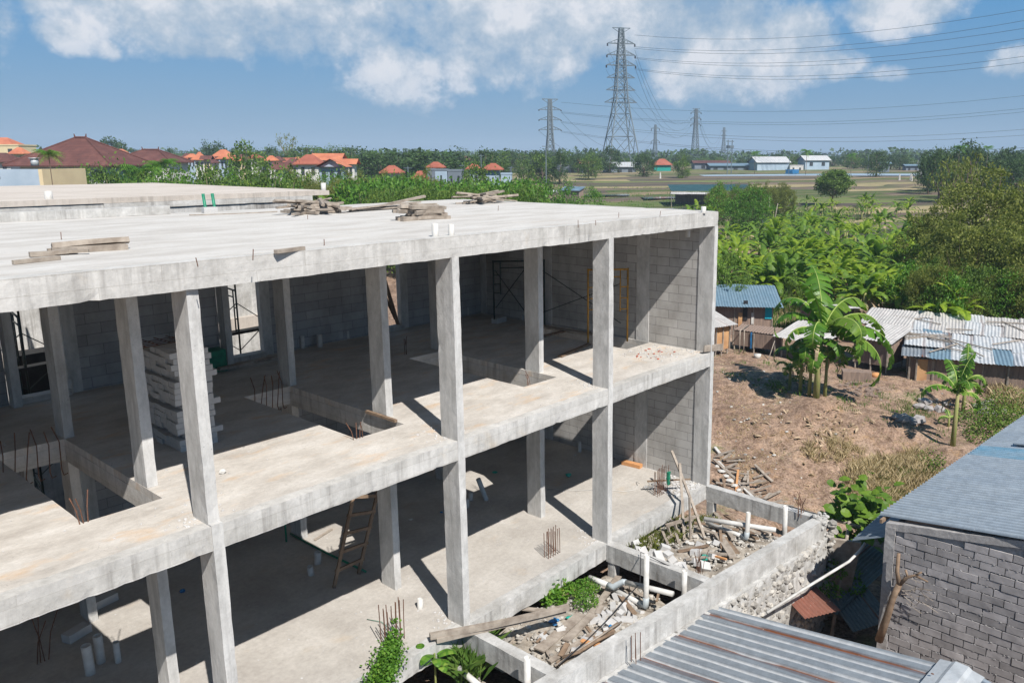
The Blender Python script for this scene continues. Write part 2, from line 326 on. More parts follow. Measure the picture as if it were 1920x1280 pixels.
# ================================================================ THE UNFINISHED BUILDING
US = [-8.3, -4.05, .185, 4.43, 8.59, 12.71]; WU = .152; WV = .428; Z1 = 3.507; Z2 = 7.0; XL = -12.4; XR = 12.872; VB = 8.3
bld = thing('unfinished_building', 'unfinished two storey bare concrete frame with block walls and open front', 'building')
HOLES = [(u-1.03, u-.004, 1.45, 5.31) for u in US[:-1]]+[(11.72, 12.70, 1.85, 5.3)]
def slab(xs, ys, holes, z0, z1, jit=.006, st=.45):
    def fill(a):
        a = sorted(set(a)); r = []
        for p, q in zip(a, a[1:]):
            n = max(1, int(round((q-p)/st)))
            r += [p+(q-p)*i/n for i in range(n)]
        return r+[a[-1]]
    xs = fill(xs+[h[0] for h in holes]+[h[1] for h in holes]); ys = fill(ys+[h[2] for h in holes]+[h[3] for h in holes])
    def solid(i, j):
        if i < 0 or j < 0 or i >= len(xs)-1 or j >= len(ys)-1: return False
        cx = (xs[i]+xs[i+1])/2; cy = (ys[j]+ys[j+1])/2
        return not any(h[0] < cx < h[1] and h[2] < cy < h[3] for h in holes)
    mb = MB(); ids = {}; vs = []; fs = []
    def vid(i, j, k):
        if (i, j, k) not in ids:
            p = Vector((xs[i], ys[j], (z0, z1)[k])); q = noise.noise_vector(p*1.7)*jit; ids[(i, j, k)] = len(vs); vs.append(p+q)
        return ids[(i, j, k)]
    for i in range(len(xs)-1):
        for j in range(len(ys)-1):
            if not solid(i, j): continue
            fs.append((vid(i,j,1), vid(i+1,j,1), vid(i+1,j+1,1), vid(i,j+1,1))); fs.append((vid(i,j,0), vid(i,j+1,0), vid(i+1,j+1,0), vid(i+1,j,0)))
            if not solid(i-1, j): fs.append((vid(i,j,0), vid(i,j,1), vid(i,j+1,1), vid(i,j+1,0)))
            if not solid(i+1, j): fs.append((vid(i+1,j,0), vid(i+1,j+1,0), vid(i+1,j+1,1), vid(i+1,j,1)))
            if not solid(i, j-1): fs.append((vid(i,j,0), vid(i+1,j,0), vid(i+1,j,1), vid(i,j,1)))
            if not solid(i, j+1): fs.append((vid(i,j+1,0), vid(i,j+1,1), vid(i+1,j+1,1), vid(i+1,j+1,0)))
    mb.add(vs, fs); return mb
slab([XL, XR-.17], [.2, 9.15], [], 6.88, Z2).build('roof_slab', M['roof'], bld)
slab([XL, XR-.17], [.2, 8.46], HOLES, 3.387, Z1).build('floor_slab', M['floor'], bld)
slab([XL, XR-.17], [.24, 8.46], [], -.13, 0).build('ground_slab', M['ground'], bld)
mb = MB(); mb.lat(XL, XR, -.0, .2, 6.653, Z2+.003, .10, .015); mb.build('front_roof_beam', M['beam'], bld)
mb = MB(); mb.lat(XR-.17, XR, .2, 9.15, 6.653, Z2+.003, .16, .010); mb.build('side_roof_beam', M['beam'], bld)
mb = MB(); mb.lat(XL, XR-.17, 9.15, 9.3, 6.653, Z2+.003, .2, .010); mb.build('rear_roof_beam', M['beam'], bld)
mb = MB(); mb.lat(XL, 3.95, 9.12, 9.32, 7.0, 7.19, .2, .008); mb.build('upstand', M['oldconc'], bld)
mb = MB(); mb.lat(XL, XR, -.0, .2, 3.165, Z1+.003, .10, .015); mb.build('front_floor_beam', M['beam'], bld)
mb = MB(); mb.lat(XL, XR, -.0, .24, -.36, .003, .10, .016); mb.build('front_ground_beam', M['oldconc'], bld)
for i, u in enumerate(US[:-1]):
    for (zt, zb, nm) in ((6.878, 6.63, 'roof_rib'), (3.385, 3.09, 'floor_rib')):
        mb = MB(); mb.lat(u-.005, u+WU, .203, 8.4, zb, zt, .3, .006); mb.build(nm, M['beam'], bld)
for (zt, zb) in ((6.878, 6.66), (3.385, 3.12)):
    for v in (1.99, 5.32):
        for i, u in enumerate(US[:-1]):
            hn = US[i+1]-1.04 if v < 3 and zt < 5 else US[i+1]-.01
            mb = MB(); mb.lat(u+WU+.003, hn, v, v+.15, zb, zt, .4, .006); mb.build('cross_rib', M['beam'], bld)
def col_(x, y, z0, z1, lean=0, w=WU, d=WV):
    mb = MB(); mb.lat(x, x+w, y, y+d, z0, z1, .14, .009)
    return mb.build('column', M['column'], bld)
for i, u in enumerate(US):
    last = i == len(US)-1
    col_(u, -.012, -.004, 3.53); col_(u, -.012 if u != US[2] else .07, 3.507, 6.66)
    if last: continue
    for v in (1.97, 5.31):
        col_(u, v, 0, 3.12); col_(u, v, Z1-.002, 6.65)
    col_(u, 8.0, 0, 3.12, d=.3); col_(u, 8.0, Z1-.002, 6.65, d=.3)
# right-hand party wall (block infill set a little back from its posts)
for z0, z1 in ((0.0, 3.164), (Z1, 6.652)):
    mb = MB(); mb.lat(12.735, 12.85, WV, 8.46, z0-.02, z1, .5, .002); mb.build('side_block_wall', M['blockY'], bld)
    for v in (1.90, 5.32, 8.05):
        mb = MB(); mb.lat(12.715, 12.868, v, v+.40, z0-.01, z1, .16, .006); mb.build('wall_post', M['column'], bld)
mb = MB(); mb.lat(XR-.17, XR, .2, 8.46, 3.166, Z1+.002, .2, .008); mb.lat(XR-.17, XR, .24, 8.46, -.36, .002, .2, .008); mb.build('side_beam', M['beam'], bld)
# back wall with a doorway beside each post
for i, u in enumerate(US[:-1]):
    n = US[i+1]
    for z0, z1 in ((0.0, 3.12), (Z1-.01, 6.65)):
        mb = MB(); mb.lat(u+1.30, n-.002, VB, VB+.13, z0, z1, .5, .002); mb.build('back_block_wall', M['blockX'], bld)
        mb = MB(); mb.lat(u+1.05, u+1.30, VB-.02, VB+.15, z0, z1, .2, .005); mb.build('door_jamb', M['column'], bld)
        mb = MB(); mb.lat(u+WU+.002, u+1.048, VB-.15, VB+.14, z0, z0+.13, .2, .006); mb.build('door_sill', M['beam'], bld)

# ---- second block behind, across the light well
b2 = thing('rear_concrete_building', 'second unfinished concrete block behind, with beige flat roof slab', 'building')
V2 = 13.0; XR2 = aty(617, 357, V2).x; ZT2 = aty(617, 357, V2).z; BACK2 = 26.0
slab([-16, XR2], [V2, BACK2], [], ZT2-.14, ZT2, st=.8).build('roof_slab', M['tanconc'], b2)
mb = MB(); mb.lat(-16, XR2-.6, V2+.03, V2+.45, ZT2-.62, ZT2-.142, .3, .012); mb.build('roof_beam', M['oldconc'], b2)
mb = MB(); mb.lat(-16, XR2-.6, V2+.3, V2+.44, -1, ZT2-.625, .5, .004); mb.build('front_wall', M['oldconc'], b2)
mb = MB(); mb.lat(XR2-.75, XR2-.6, V2+.44, BACK2-.3, -1, ZT2-.143, .8, .004); mb.build('side_wall', M['blockY'], b2)
for u in (-8.5, -4.1, .2, 4.45, 8.7):
    mb = MB(); mb.lat(u, u+.2, V2+.12, V2+.3, -1, ZT2-.63, .3, .006); mb.build('column', M['column'], b2)
for z in (3.2,):
    mb = MB(); mb.lat(-16, XR2-.6, V2+.15, V2+.3, z, z+.35, .3, .008); mb.build('floor_beam', M['tanconc'], b2)
mb = MB(); mb.lat(3.95, XR2-.62, V2-.02, V2+.028, ZT2-.30, ZT2-.145, .25, .012); mb.build('fascia', M['beam'], b2)
# ================================================================ TERRAIN
# heights read off the photograph: (pixel x, pixel y, height); the last list is in plan coordinates
CTL = []
for (x, y, z) in [(1345,690,-.85),(1380,640,-.9),(1500,655,-1),(1700,700,-1.1),(1900,720,-1.3),(1530,748,-.8),(1400,705,-.75),(1785,838,-1.5),(1450,775,-1.1),
                  (1400,850,-1.8),(1560,960,-2.45),(1700,870,-2.0),(1355,905,-1.9),(1430,935,-2.3),(1860,790,-1.6),(1600,1050,-2.8),(1640,780,-1.1),(1620,1090,-2.9),
                  (1350,560,-1.0),(1600,600,-1),(1450,500,-.9),(1400,440,-.8),(1900,640,-1.2)]:
    p = atz(x, y, z); CTL.append((p.x, p.y, z))
CTL += [(x, y, -1.0) for x in (-12, -4, 2, 7, 11) for y in (1.5, 5, 9, 13, 20)]+[(x, -1.2, -1.0) for x in (-12, -6, 0, 4, 8, 11)]
CTL += [(x, y, -2.9) for x in (-12, -6, 0, 5, 9, 13, 17, 22) for y in (-3.6, -6, -10)]+[(13.4, 1, -1.6), (13.3, 4, -1.2), (13.4, 8, -.9), (14, -3.0, -2.6), (26, -6, -2.6), (30, -12, -2.6)]
FARP = [(0, -2.6), (38, -1.2), (60, -1.0), (100, -.7), (130, -.1), (180, 1.6), (230, 3.4), (300, 4.6), (450, 5.6), (1000, 6.3), (4000, 6.6)]
def farh(d):
    for (a, p), (b, q) in zip(FARP, FARP[1:]):
        if d <= b: return p+(q-p)*(d-a)/(b-a)
    return FARP[-1][1]
def H(x, y):
    d = hypot(x-CAM.x, y-CAM.y); f = farh(d)
    if d > 75: return f
    sw = sz = 0
    for (a, b, z) in CTL:
        w = 1/((x-a)**2+(y-b)**2+.35)**1.7; sw += w; sz += w*z
    n = sz/sw
    k = min(1, max(0, (d-45)/30)); return n*(1-k)+f*k
def ground_at(x, y):   # where the pixel ray meets the terrain
    d = ray(x, y); t = 8.0; 
    while t < 3000:
        p = CAM+d*t
        if p.z <= H(p.x, p.y): break
        t *= 1.015 if t > 60 else 1.006
    return p
def gp(x, y): p = at(x, y, 1) ; return p
vs = []; fs = []
rad = [0.5]; 
while rad[-1] < 9000: rad.append(rad[-1]+max(.28, rad[-1]*.013) if rad[-1] < 90 else rad[-1]*1.035)
NA = 420
angs = []
for i in range(NA):   # finer in the direction the photograph looks
    angs.append(YAW-pi+2*pi*i/NA)
fine = [YAW-radians(38)+radians(80)*i/420 for i in range(421)]
angs = sorted([a for a in angs if a < fine[0]-.005 or a > fine[-1]+.005]+fine); NA = len(angs)
for r in rad:
    for a in angs:
        x = CAM.x+cos(a)*r; y = CAM.y+sin(a)*r; z = H(x, y)
        if r < 70:
            z += noise.fractal(Vector((x*.7, y*.7, 0)), 1, 2, 4)*.10 + noise.noise(Vector((x*3.1, y*3.1, 5)))*.035
        elif r > 85: z += (noise.noise(Vector((x*.06, y*.06, 2)))*.15)
        vs.append((x, y, z))
for i in range(len(rad)-1):
    for j in range(NA):
        k = (j+1) % NA; fs.append((i*NA+j, (i+1)*NA+j, (i+1)*NA+k, i*NA+k))
mb = MB(); mb.add(vs, fs)
m, t, b = base_mat('earth_and_fields', 0.95, 0.1)
P = coord(t); f1 = noi(t, P, 0.5, 8, 0.6); f2 = noi(t, P, 3.0, 8, 0.7); f3 = noi(t, P, 14, 5, 0.7)
dirt = ramp(t, f1, [(0.3, (0.205, 0.142, 0.108)), (0.5, (0.275, 0.195, 0.148)), (0.7, (0.345, 0.26, 0.20))])
dirt = mixc(t, 0.95, dirt, ramp(t, f2, [(0.34, (0.50, 0.46, 0.42)), (0.50, (1, 1, 1)), (0.64, (1.38, 1.34, 1.28))]), 'MULTIPLY')
dirt = mixc(t, 0.85, dirt, ramp(t, f3, [(0.38, (0.5, 0.45, 0.40)), (0.52, (1, 1, 1)), (0.66, (1.35, 1.33, 1.28))]), 'MULTIPLY')
fo = noi(t, coord(t, (1, 1, 1), rot=(0, 0, 1)), 1.7, 7, 0.75); dirt = mixc(t, ramp(t, fo, [(0.55, 0.0), (0.66, 0.55)]), dirt, (0.36, 0.23, 0.12)); dirt = mixc(t, ramp(t, fo, [(0.32, 0.5), (0.42, 0.0)]), dirt, (0.15, 0.14, 0.06))
grs = ramp(t, f2, [(0.3, (0.05, 0.10, 0.02)), (0.7, (0.15, 0.20, 0.055))])
near = mixc(t, ramp(t, f1, [(0.60, 0.0), (0.68, 0.6)]), dirt, grs)
# distance from the viewpoint of the fields decides earth, scrub and paddy belts (they lie in belts round the village)
gx = N(t, 'ShaderNodeNewGeometry').outputs['Position']; sub = N(t, 'ShaderNodeVectorMath', operation='DISTANCE'); t.links.new(gx, sub.inputs[0]); sub.inputs[1].default_value = (CAM.x, CAM.y, 0)
dist = sub.outputs['Value']
dd = N(t, 'ShaderNodeVectorMath', operation='DOT_PRODUCT'); t.links.new(gx, dd.inputs[0]); fdir = Vector((cos(YAW+.10), sin(YAW+.10), 0)); dd.inputs[1].default_value = fdir
wob = noi(t, coord(t, (.02, .02, .02)), 1.0, 4, .5)
u = mth(t, 'ADD', dd.outputs['Value'], mth(t, 'MULTIPLY', wob, 34))
wv = N(t, 'ShaderNodeTexWave', wave_type='BANDS', bands_direction='X', wave_profile='SAW'); cb = N(t, 'ShaderNodeCombineXYZ')
lg = mth(t, 'MULTIPLY', mth(t, 'LOGARITHM', mth(t, 'MAXIMUM', u, 10.0), 2.718), 16.0); t.links.new(mth(t, 'MULTIPLY', u, 0.085), cb.inputs[0]); t.links.new(cb.outputs[0], wv.inputs['Vector'])
wv.inputs['Scale'].default_value = 1.0; wv.inputs['Distortion'].default_value = 0.6; wv.inputs['Detail'].default_value = 3
ff = noi(t, coord(t, (.05, .05, .05), rot=(0, 0, YAW)), 1.0, 6, .65); ff2 = noi(t, coord(t, (.012, .05, .03), rot=(0, 0, -YAW-.1+pi/2)), 1.0, 5, .65)
fld = ramp(t, ff, [(0.30, (0.09, 0.075, 0.06)), (0.45, (0.15, 0.12, 0.085)), (0.56, (0.22, 0.175, 0.115)), (0.68, (0.12, 0.15, 0.05))])
fld = mixc(t, ramp(t, wv.outputs[0], [(0.0, 0.85), (0.25, 0.35), (0.6, 0.0), (1.0, 0.7)]), fld, (0.05, 0.055, 0.035))
q1 = mth(t, 'DIVIDE', mth(t, 'ADD', u, mth(t, 'MULTIPLY', noi(t, coord(t, (.06, .06, .06)), 1.0, 3), 5.0)), 7.0); qi = mth(t, 'FLOOR', q1); qf = mth(t, 'FRACT', q1)
dv = N(t, 'ShaderNodeVectorMath', operation='DOT_PRODUCT'); t.links.new(gx, dv.inputs[0]); dv.inputs[1].default_value = Vector((-fdir.y, fdir.x, 0))
wn0 = N(t, 'ShaderNodeTexWhiteNoise', noise_dimensions='1D'); t.links.new(qi, wn0.inputs['W'])
vj = mth(t, 'FLOOR', mth(t, 'ADD', mth(t, 'DIVIDE', dv.outputs['Value'], 46.0), mth(t, 'MULTIPLY', wn0.outputs[0], 7.0)))
cw = N(t, 'ShaderNodeCombineXYZ'); t.links.new(qi, cw.inputs[0]); t.links.new(vj, cw.inputs[1]); wn = N(t, 'ShaderNodeTexWhiteNoise', noise_dimensions='2D'); t.links.new(cw.outputs[0], wn.inputs['Vector'])
strip = ramp(t, wn.outputs[0], [(0.0, (0.13, 0.10, 0.08)), (0.20, (0.07, 0.10, 0.03)), (0.38, (0.25, 0.19, 0.12)), (0.52, (0.085, 0.07, 0.06)), (0.66, (0.13, 0.17, 0.05)), (0.80, (0.33, 0.27, 0.15)), (0.92, (0.17, 0.13, 0.10))], 'CONSTANT')
fld = mixc(t, 0.85, fld, strip); fld = mixc(t, ramp(t, qf, [(0.0, 0.75), (0.10, 0.5), (0.2, 0.0), (1.0, 0.0)]), fld, (0.27, 0.22, 0.13)); fld = mixc(t, ramp(t, qf, [(0.0, 0.0), (0.84, 0.0), (0.92, 0.8), (1.0, 0.5)]), fld, (0.045, 0.05, 0.03))
fld = mixc(t, ramp(t, ff2, [(0.50, 0.0), (0.60, 0.55)]), fld, (0.085, 0.12, 0.04))
fld = mixc(t, ramp(t, ff2, [(0.28, 0.6), (0.38, 0.0)]), fld, (0.33, 0.27, 0.15))
kf = ramp(t, mth(t, 'DIVIDE', mth(t, 'ADD', dist, mth(t, 'MULTIPLY', wob, 20)), 200), [(0.42, 0.0), (0.52, 1.0)])
col = mixc(t, kf, near, fld)
t.links.new(col, b.inputs['Base Color'])
bump(t, b, mth(t, 'ADD', f2, mth(t, 'MULTIPLY', f3, 0.5)), 0.06, 0.8)
tag(mb.build('ground', m, smooth=True), kind='structure')

# flooded paddies and ponds (level sheets just above the ground)
mw, t, b = base_mat('still_water', 0.08, 0.6); b.inputs['Base Color'].default_value = (0.10, 0.12, 0.12, 1)
bump(t, b, noi(t, coord(t), 3, 3), 0.01, 0.15)
mpl = simple('pale_plastic_mulch', (0.26, 0.33, 0.40), (0.34, 0.40, 0.45), .4, .3, .5, stretch=(.2, .2, 1))
def water(pts, dz=.06, mw=mw):
    ws = [ground_at(x, y) for x, y in pts]; z = max(p.z for p in ws)+dz
    if dz > .2: z = None
    mb = MB(); mb.add([(p.x, p.y, z if z is not None else p.z+.10) for p in ws], [tuple(range(len(ws)))]); tag(mb.build('water', mw), kind='structure')
water([(1455,432),(1500,418),(1560,414),(1590,420),(1530,430),(1475,442)]); water([(1400,428),(1440,410),(1500,404),(1520,409),(1455,424)], .03)
water([(1400,452),(1435,436),(1480,430),(1470,440),(1440,452)])
water([(650,372),(645,368),(720,364),(745,368),(730,373)]); water([(1085,368),(1180,364),(1180,369),(1100,372)]); water([(1200,372),(1290,368),(1290,374),(1210,378)])
water([(1310,328.5),(1600,326),(1800,326.5),(1800,330),(1560,330),(1320,331)], .25, mpl)
water([(1240,395),(1300,388),(1345,392),(1330,400),(1250,402)])

# ================================================================ FRONT YARD: foundation beams, stone wall
O0 = Vector((4.15, -2.03, 0)); O1 = Vector((12.95, -2.93, 0)); OD = (O1-O0).normalized(); ON = Vector((OD.y, -OD.x, 0))
def skewlat(mb, p0, p1, wid, z0, z1, st=.16, jit=.012):   # lattice box laid along a slanting line
    b = MB(); L = (p1-p0).length; b.lat(0, L, 0, wid, z0, z1, st, jit); d = (p1-p0).normalized(); n = Vector((d.y, -d.x, 0))
    mb.add([p0+d*v[0]+n*v[1]+Vector((0, 0, v[2])) for v in b.v], b.f)
fnd = thing('foundation_frame', 'cast concrete foundation beams boxing in rubble in front of the building', 'foundation')
mb = MB(); skewlat(mb, O0-OD*8, O1, .24, -.46, .0); mb.build('outer_beam', M['oldconc'], fnd)
for u in US[3:]:
    yo = O0.y+(u-O0.x)*(O1.y-O0.y)/(O1.x-O0.x)
    mb = MB(); mb.lat(u-.03 if u < 12 else u, u+.19 if u < 12 else u+.2, yo+.003, -.004, -.40, -.004, .16, .012); mb.build('cross_beam', M['oldconc'], fnd)
    mb = MB(); mb.lat(u-.01, u+.17, -.22, -.03, -1.2, -.40, .2, .01); mb.build('stub_column', M['oldconc'], fnd)
stw = thing('stone_foundation_wall', 'rough river stone wall under the outer concrete beam at the corner', 'stone wall')
mb = MB(); rn = random.Random(3)
skewlat(mb, O0-OD*8, O1-OD*.1, .32, -3.0, -.465, .12, .05); mb.build('mortar_core', M['oldconc'], stw)
mb = MB(); L = (O1-O0).length
for i in range(1700):
    s = L*(.30+.71*rn.random()); z = -.50-2.3*rn.random(); r = rn.choice((.04, .055, .07, .09, .11))
    p = O0+OD*s+ON*(.27+rn.uniform(-.02, .03)); mb.rock((p.x, p.y, z), r, rn, .9)
for i in range(150):
    z = -.1-2.6*rn.random(); p = O1+OD*rn.uniform(-.02, .12)+ON*rn.uniform(-.05, .38); mb.rock((p.x, p.y, z), rn.uniform(.05, .12), rn, .8)
mstone = simple('river_stone', (0.50, 0.475, 0.43), (0.30, 0.285, 0.265), 0.85, 7, 0.2, bd=0.01, island=0.45)
mb.build('river_stones', mstone, stw)
# earth filling the bays
def fillbay(x0, x1, z, amp, seed):
    mb = MB(); n = 36; vs = []; fs = []
    for i in range(n+1):
        for j in range(n+1):
            x = x0+(x1-x0)*i/n; ye = O0.y+(x-O0.x)*(O1.y-O0.y)/(O1.x-O0.x); y = ye+.0+(-.01-ye)*j/n
            vs.append((x, y, z(x, y)+noise.fractal(Vector((x*1.5, y*1.5, seed)), 1, 2, 4)*amp))
    for i in range(n):
        for j in range(n): fs.append((i*(n+1)+j, (i+1)*(n+1)+j, (i+1)*(n+1)+j+1, i*(n+1)+j+1))
    mb.add(vs, fs); tag(mb.build('earth_fill', M['rubble'], smooth=True), kind='structure')
M['rubble'] = concrete('rubbly_earth', (0.24, 0.20, 0.16), (0.36, 0.32, 0.27), (0.48, 0.45, 0.40), scale=4, speck=0.5, bd=0.05)
Z_A = lambda x, y: -.75
fillbay(4.62, 8.55, lambda x, y: -.62+.12*sin(x*1.3), .12, 1); fillbay(8.79, 12.7, lambda x, y: -.42-.35*max(0, (x-11.2)/1.5), .12, 2); fillbay(-4, 4.39, lambda x, y: -.9, .1, 3)
def bayz(x, y): return (-.62+.12*sin(x*1.3)) if x < 8.6 else -.42-.35*max(0, (x-11.2)/1.5)
# ================================================================ TIMBER, RUBBLE AND FITTINGS
def plank(mb, c, ang, L, w, h, tilt=0, roll=0):
    d = Vector((cos(ang)*cos(tilt), sin(ang)*cos(tilt), sin(tilt))); n = Vector((-sin(ang), cos(ang), 0)); u = d.cross(n)*-1
    n2 = n*cos(roll)+u*sin(roll); u2 = u*cos(roll)-n*sin(roll); c = Vector(c)
    K = 5; vs = []; bend = U(-.012, .012)*L; b2 = U(-.008, .008)*L
    for i in range(K+1):
        s = i/K-.5; o = c+d*(L*s)+n2*(bend*(1-4*s*s))+u2*(b2*(1-4*s*s))
        for a, e in ((-1, -1), (1, -1), (1, 1), (-1, 1)): vs.append(o+n2*(a*w/2)*(1+U(-.04, .04))+u2*(e*h/2)*(1+U(-.06, .06)))
    fs = [(i*4+k, i*4+(k+1) % 4, i*4+4+(k+1) % 4, i*4+4+k) for i in range(K) for k in range(4)]+[(3, 2, 1, 0), (K*4, K*4+1, K*4+2, K*4+3)]
    mb.add(vs, fs)
def single_plank(name, label, p0, p1, w, h, mat='wood', group=None, cat='timber'):
    p0 = Vector(p0); p1 = Vector(p1); d = p1-p0; mb = MB()
    plank(mb, (0, 0, 0), atan2(d.y, d.x), d.length, w, h, math.asin(max(-1, min(1, d.z/d.length))))
    o = mb.build(name, M[mat], loc=(p0+p1)/2); return tag(o, label, cat, group)
def timber_pile(c, n, L, spread, base_ang, aspread, label, group, layers=3, w=(.045, .11), h=(.03, .065), z0=Z2, mat='wood'):
    for i in range(n):
        lay = i*layers//n; a = base_ang+U(-aspread, aspread); ll = U(*L); off = Vector((U(-1, 1)*spread[0], U(-1, 1)*spread[1], 0))*(1-.25*lay/layers)
        hh = U(*h); p = Vector((c[0], c[1], 0))+off; mb = MB(); plank(mb, (0, 0, 0), a, ll, U(*w), hh, U(-.14, .14)*(1 if lay else .2), U(-.5, .5) if lay else 0)
        o = mb.build('timber', M[mat], loc=(p.x, p.y, z0+.04+lay*.07)); tag(o, label, 'timber', group)
p = atz(583, 400, Z2); timber_pile(p, 30, (.5, 1.4), (.55, .40), .5, 1.5, 'weathered timber in the largest roof heap, beside the raised rear slab', 'timbers heaped at the rear edge of the roof', 4)
p = atz(792, 412, Z2); timber_pile(p, 17, (.45, 1.05), (.30, .16), -.15, .35, 'short timber stacked in the compact heap behind the two roof pipe stubs', 'short timbers stacked behind the pipe stubs', 4, (.07, .12), (.06, .09))
p = atz(905, 381, Z2); timber_pile(p, 18, (.7, 1.6), (.6, .5), .3, .9, 'weathered board in the heap at the far back corner of the roof', 'boards heaped at the far roof corner', 4)
p = atz(730, 393, Z2); timber_pile(p, 5, (1.8, 2.9), (.35, .12), .06, .05, 'long timber lying flat between the roof heaps', 'long timbers lying flat on the roof', 2)
p = atz(178, 471, Z2); timber_pile(p, 3, (.75, .95), (.08, .06), -.17, .06, 'square timber in the small pair at the left of the roof', 'square timbers at the left of the roof', 2, (.09, .11), (.07, .09))
p = atz(118, 478, Z2); timber_pile(p, 3, (.35, .6), (.2, .08), -.2, .25, 'short offcut beside the square timbers at the left of the roof', 'offcuts at the left of the roof', 1)
single_plank('timber', 'thin nailed batten lying nearest the camera at the left of the roof', atz(24, 492, Z2+.03), atz(112, 483, Z2+.03), .05, .05)
single_plank('timber', 'lone short timber near the front edge of the roof', atz(517, 472, Z2+.03), atz(569, 465, Z2+.03), .07, .05)
single_plank('timber', 'long thin batten lying in front of the green roof pipes', atz(355, 403, Z2+.02), atz(520, 396.5, Z2+.02), .03, .02)
def stub(px, py, z, h, r, label, mat='pvc', lean=(0, 0), group=None, cap=False, base=None):
    p = atz(px, py, z) if base is None else Vector(base); mb = MB(); mb.pipe((0, 0, -.02), (lean[0], lean[1], h), r, 14)
    o = mb.build('pipe_stub', M[mat], smooth=True, loc=(p.x, p.y, z)); tag(o, label, 'pipe', group); return o
stub(816.5, 444, Z2, .215, .055, 'left white pipe stub of the two near the front edge of the roof')
stub(846.5, 442, Z2, .19, .052, 'right cracked white pipe stub of the two near the front edge of the roof')
stub(1319, 398.5, Z2, .14, .06, 'short white pipe stub at the right front corner of the roof')
mb = MB(); mb.pipe((0, 0, 0), (0, 0, -.26), .055); o = mb.build('pipe_stub', M['pvc'], smooth=True, loc=(12.2, .42, 6.66)); tag(o, 'white pipe end poking below the roof beam at the top right corner', 'pipe')
p = aty(607, 357, V2+.6); stub(0, 0, ZT2, .22, .08, 'white pipe stub standing on the right end of the rear block roof', base=(p.x, V2+.6, 0))
p = aty(92, 375, V2+.4); stub(0, 0, ZT2, .2, .09, 'white pipe stub at the left front edge of the rear block roof', base=(p.x, V2+.4, 0))
for x, lab in ((377, 'left green pipe standing between blocks at the rear edge of the roof'), (404, 'right green pipe standing between blocks at the rear edge of the roof')):
    p = atz(x, 398, Z2); mb = MB(); mb.pipe((0, 0, 0), (-.02, .03, .44), .035); tag(mb.build('green_pipe', M['green'], smooth=True, loc=(p.x, 8.95, Z2)), lab, 'pipe')
for x, w_ in ((372, .16), (391, .18)):
    p = atz(x, 398, Z2); mb = MB(); mb.lat(-w_/2, w_/2, -.07, .07, 0, .13, .1, .008); tag(mb.build('concrete_block', M['aac'], loc=(p.x, 8.85, Z2)), 'small pale block at the foot of the %s green roof pipe' % ('left' if x < 380 else 'right'), 'block')
for (x, y) in ((115, 449), (577, 411), (934, 395), (371, 497), (474, 485), (1117, 421), (1160, 408), (1237, 406), (608, 460), (1084, 425)):
    p = atz(x, y, Z2); mb = MB(); mb.tube([(0, 0, -.02), (U(-.02, .02), U(-.02, .02), U(.07, .13))], .006, 5); tag(mb.build('steel_pin', M['rust'], loc=(p.x, p.y, Z2)), 'thin rusty steel pin sticking up from the roof slab', 'steel pin', 'steel pins sticking up from the roof')
# pipes on the upper floor
for (x, y, h, r, lab) in ((568, 653, .33, .055, 'left white pipe stub of the trio along the back block wall'), (600, 650, .32, .07, 'middle thick white pipe stub along the back block wall'),
        (652, 635, .22, .045, 'small leaning white pipe stub against the back block wall'), (132, 738, .33, .07, 'white pipe stub beside the left doorway on the upper floor'),
        (497, 665, .26, .06, 'white pipe stub behind the post beside the bright doorway'), (757, 613, .28, .05, 'slim white pipe stub beside the narrow rear doorway'), (877, 591, .24, .05, 'white pipe stub by the dark far corner of the upper floor')):
    stub(x, y, Z1, h, r, lab)
# pipes on the ground floor
for (x, y, h, r, lab) in ((170, 1262, .52, .075, 'tall white pipe stub nearest the camera on the ground floor'), (190, 1240, .50, .07, 'second tall white pipe stub just behind the nearest one'),
        (222, 1240, .38, .05, 'slim leaning white pipe stub beside the two tall ones'), (595.5, 1056, .26, .07, 'white pipe stub behind the wooden ladder, the farther of two'), (583.5, 1077, .20, .06, 'short white pipe stub behind the wooden ladder, the nearer of two'),
        (882, 937, .20, .055, 'short open pipe stub beside the tall grey one in the shade'), (876, 951, .22, .05, 'short grey pipe stub half hidden by the middle front post'), (788, 1140, .19, .055, 'small white pipe stub in the sun on the ground slab'),
        (1087, 846, .3, .055, 'white pipe stub by the side wall, behind a post'), (1053, 822, .3, .04, 'thin white pipe stub at the far side wall')):
    stub(x, y, 0, h, r, lab, lean=(U(-.03, .03), U(-.02, .02)))
p = atz(912, 937, 0); mb = MB(); mb.pipe((0, 0, 0), (-.16, .10, .58), .06); tag(mb.build('pipe_stub', M['pvcg'], smooth=True, loc=(p.x, p.y, 0)), 'tall grey pipe leaning in the shade on the ground floor', 'pipe')
# starter bars
def rebar(name, label, p, n, rows, dx, dy, h, lean=.02, r=.008, hook=False):
    t = thing(name, label, 'steel bars', p); k = 0
    for i in range(n):
        for j in range(rows):
            x = (i-(n-1)/2)*dx+U(-.01, .01); y = (j-(rows-1)/2)*dy; hh = h*U(.86, 1.05); mb = MB(); lx, ly = U(-lean, lean), U(-lean, lean)
            pts = [(x, y, -.03), (x+lx*.3, y+ly*.3, hh*.5), (x+lx, y+ly, hh)]
            if hook: pts = [(x+.03, y, -.28), (x-.03, y, -.30), (x-.05, y, -.2)]+pts[1:]
            mb.tube(pts, r, 6); mb.build('bar', M['rust'], t)
    return t
rebar('starter_bars', 'rusty starter bars standing in the sun on the ground slab by the third post', (7.45, .58, 0), 6, 2, .075, .11, .62)
rebar('starter_bars', 'rusty starter bars with a green bag at the right front corner', (11.55, .62, 0), 7, 2, .07, .12, .70)
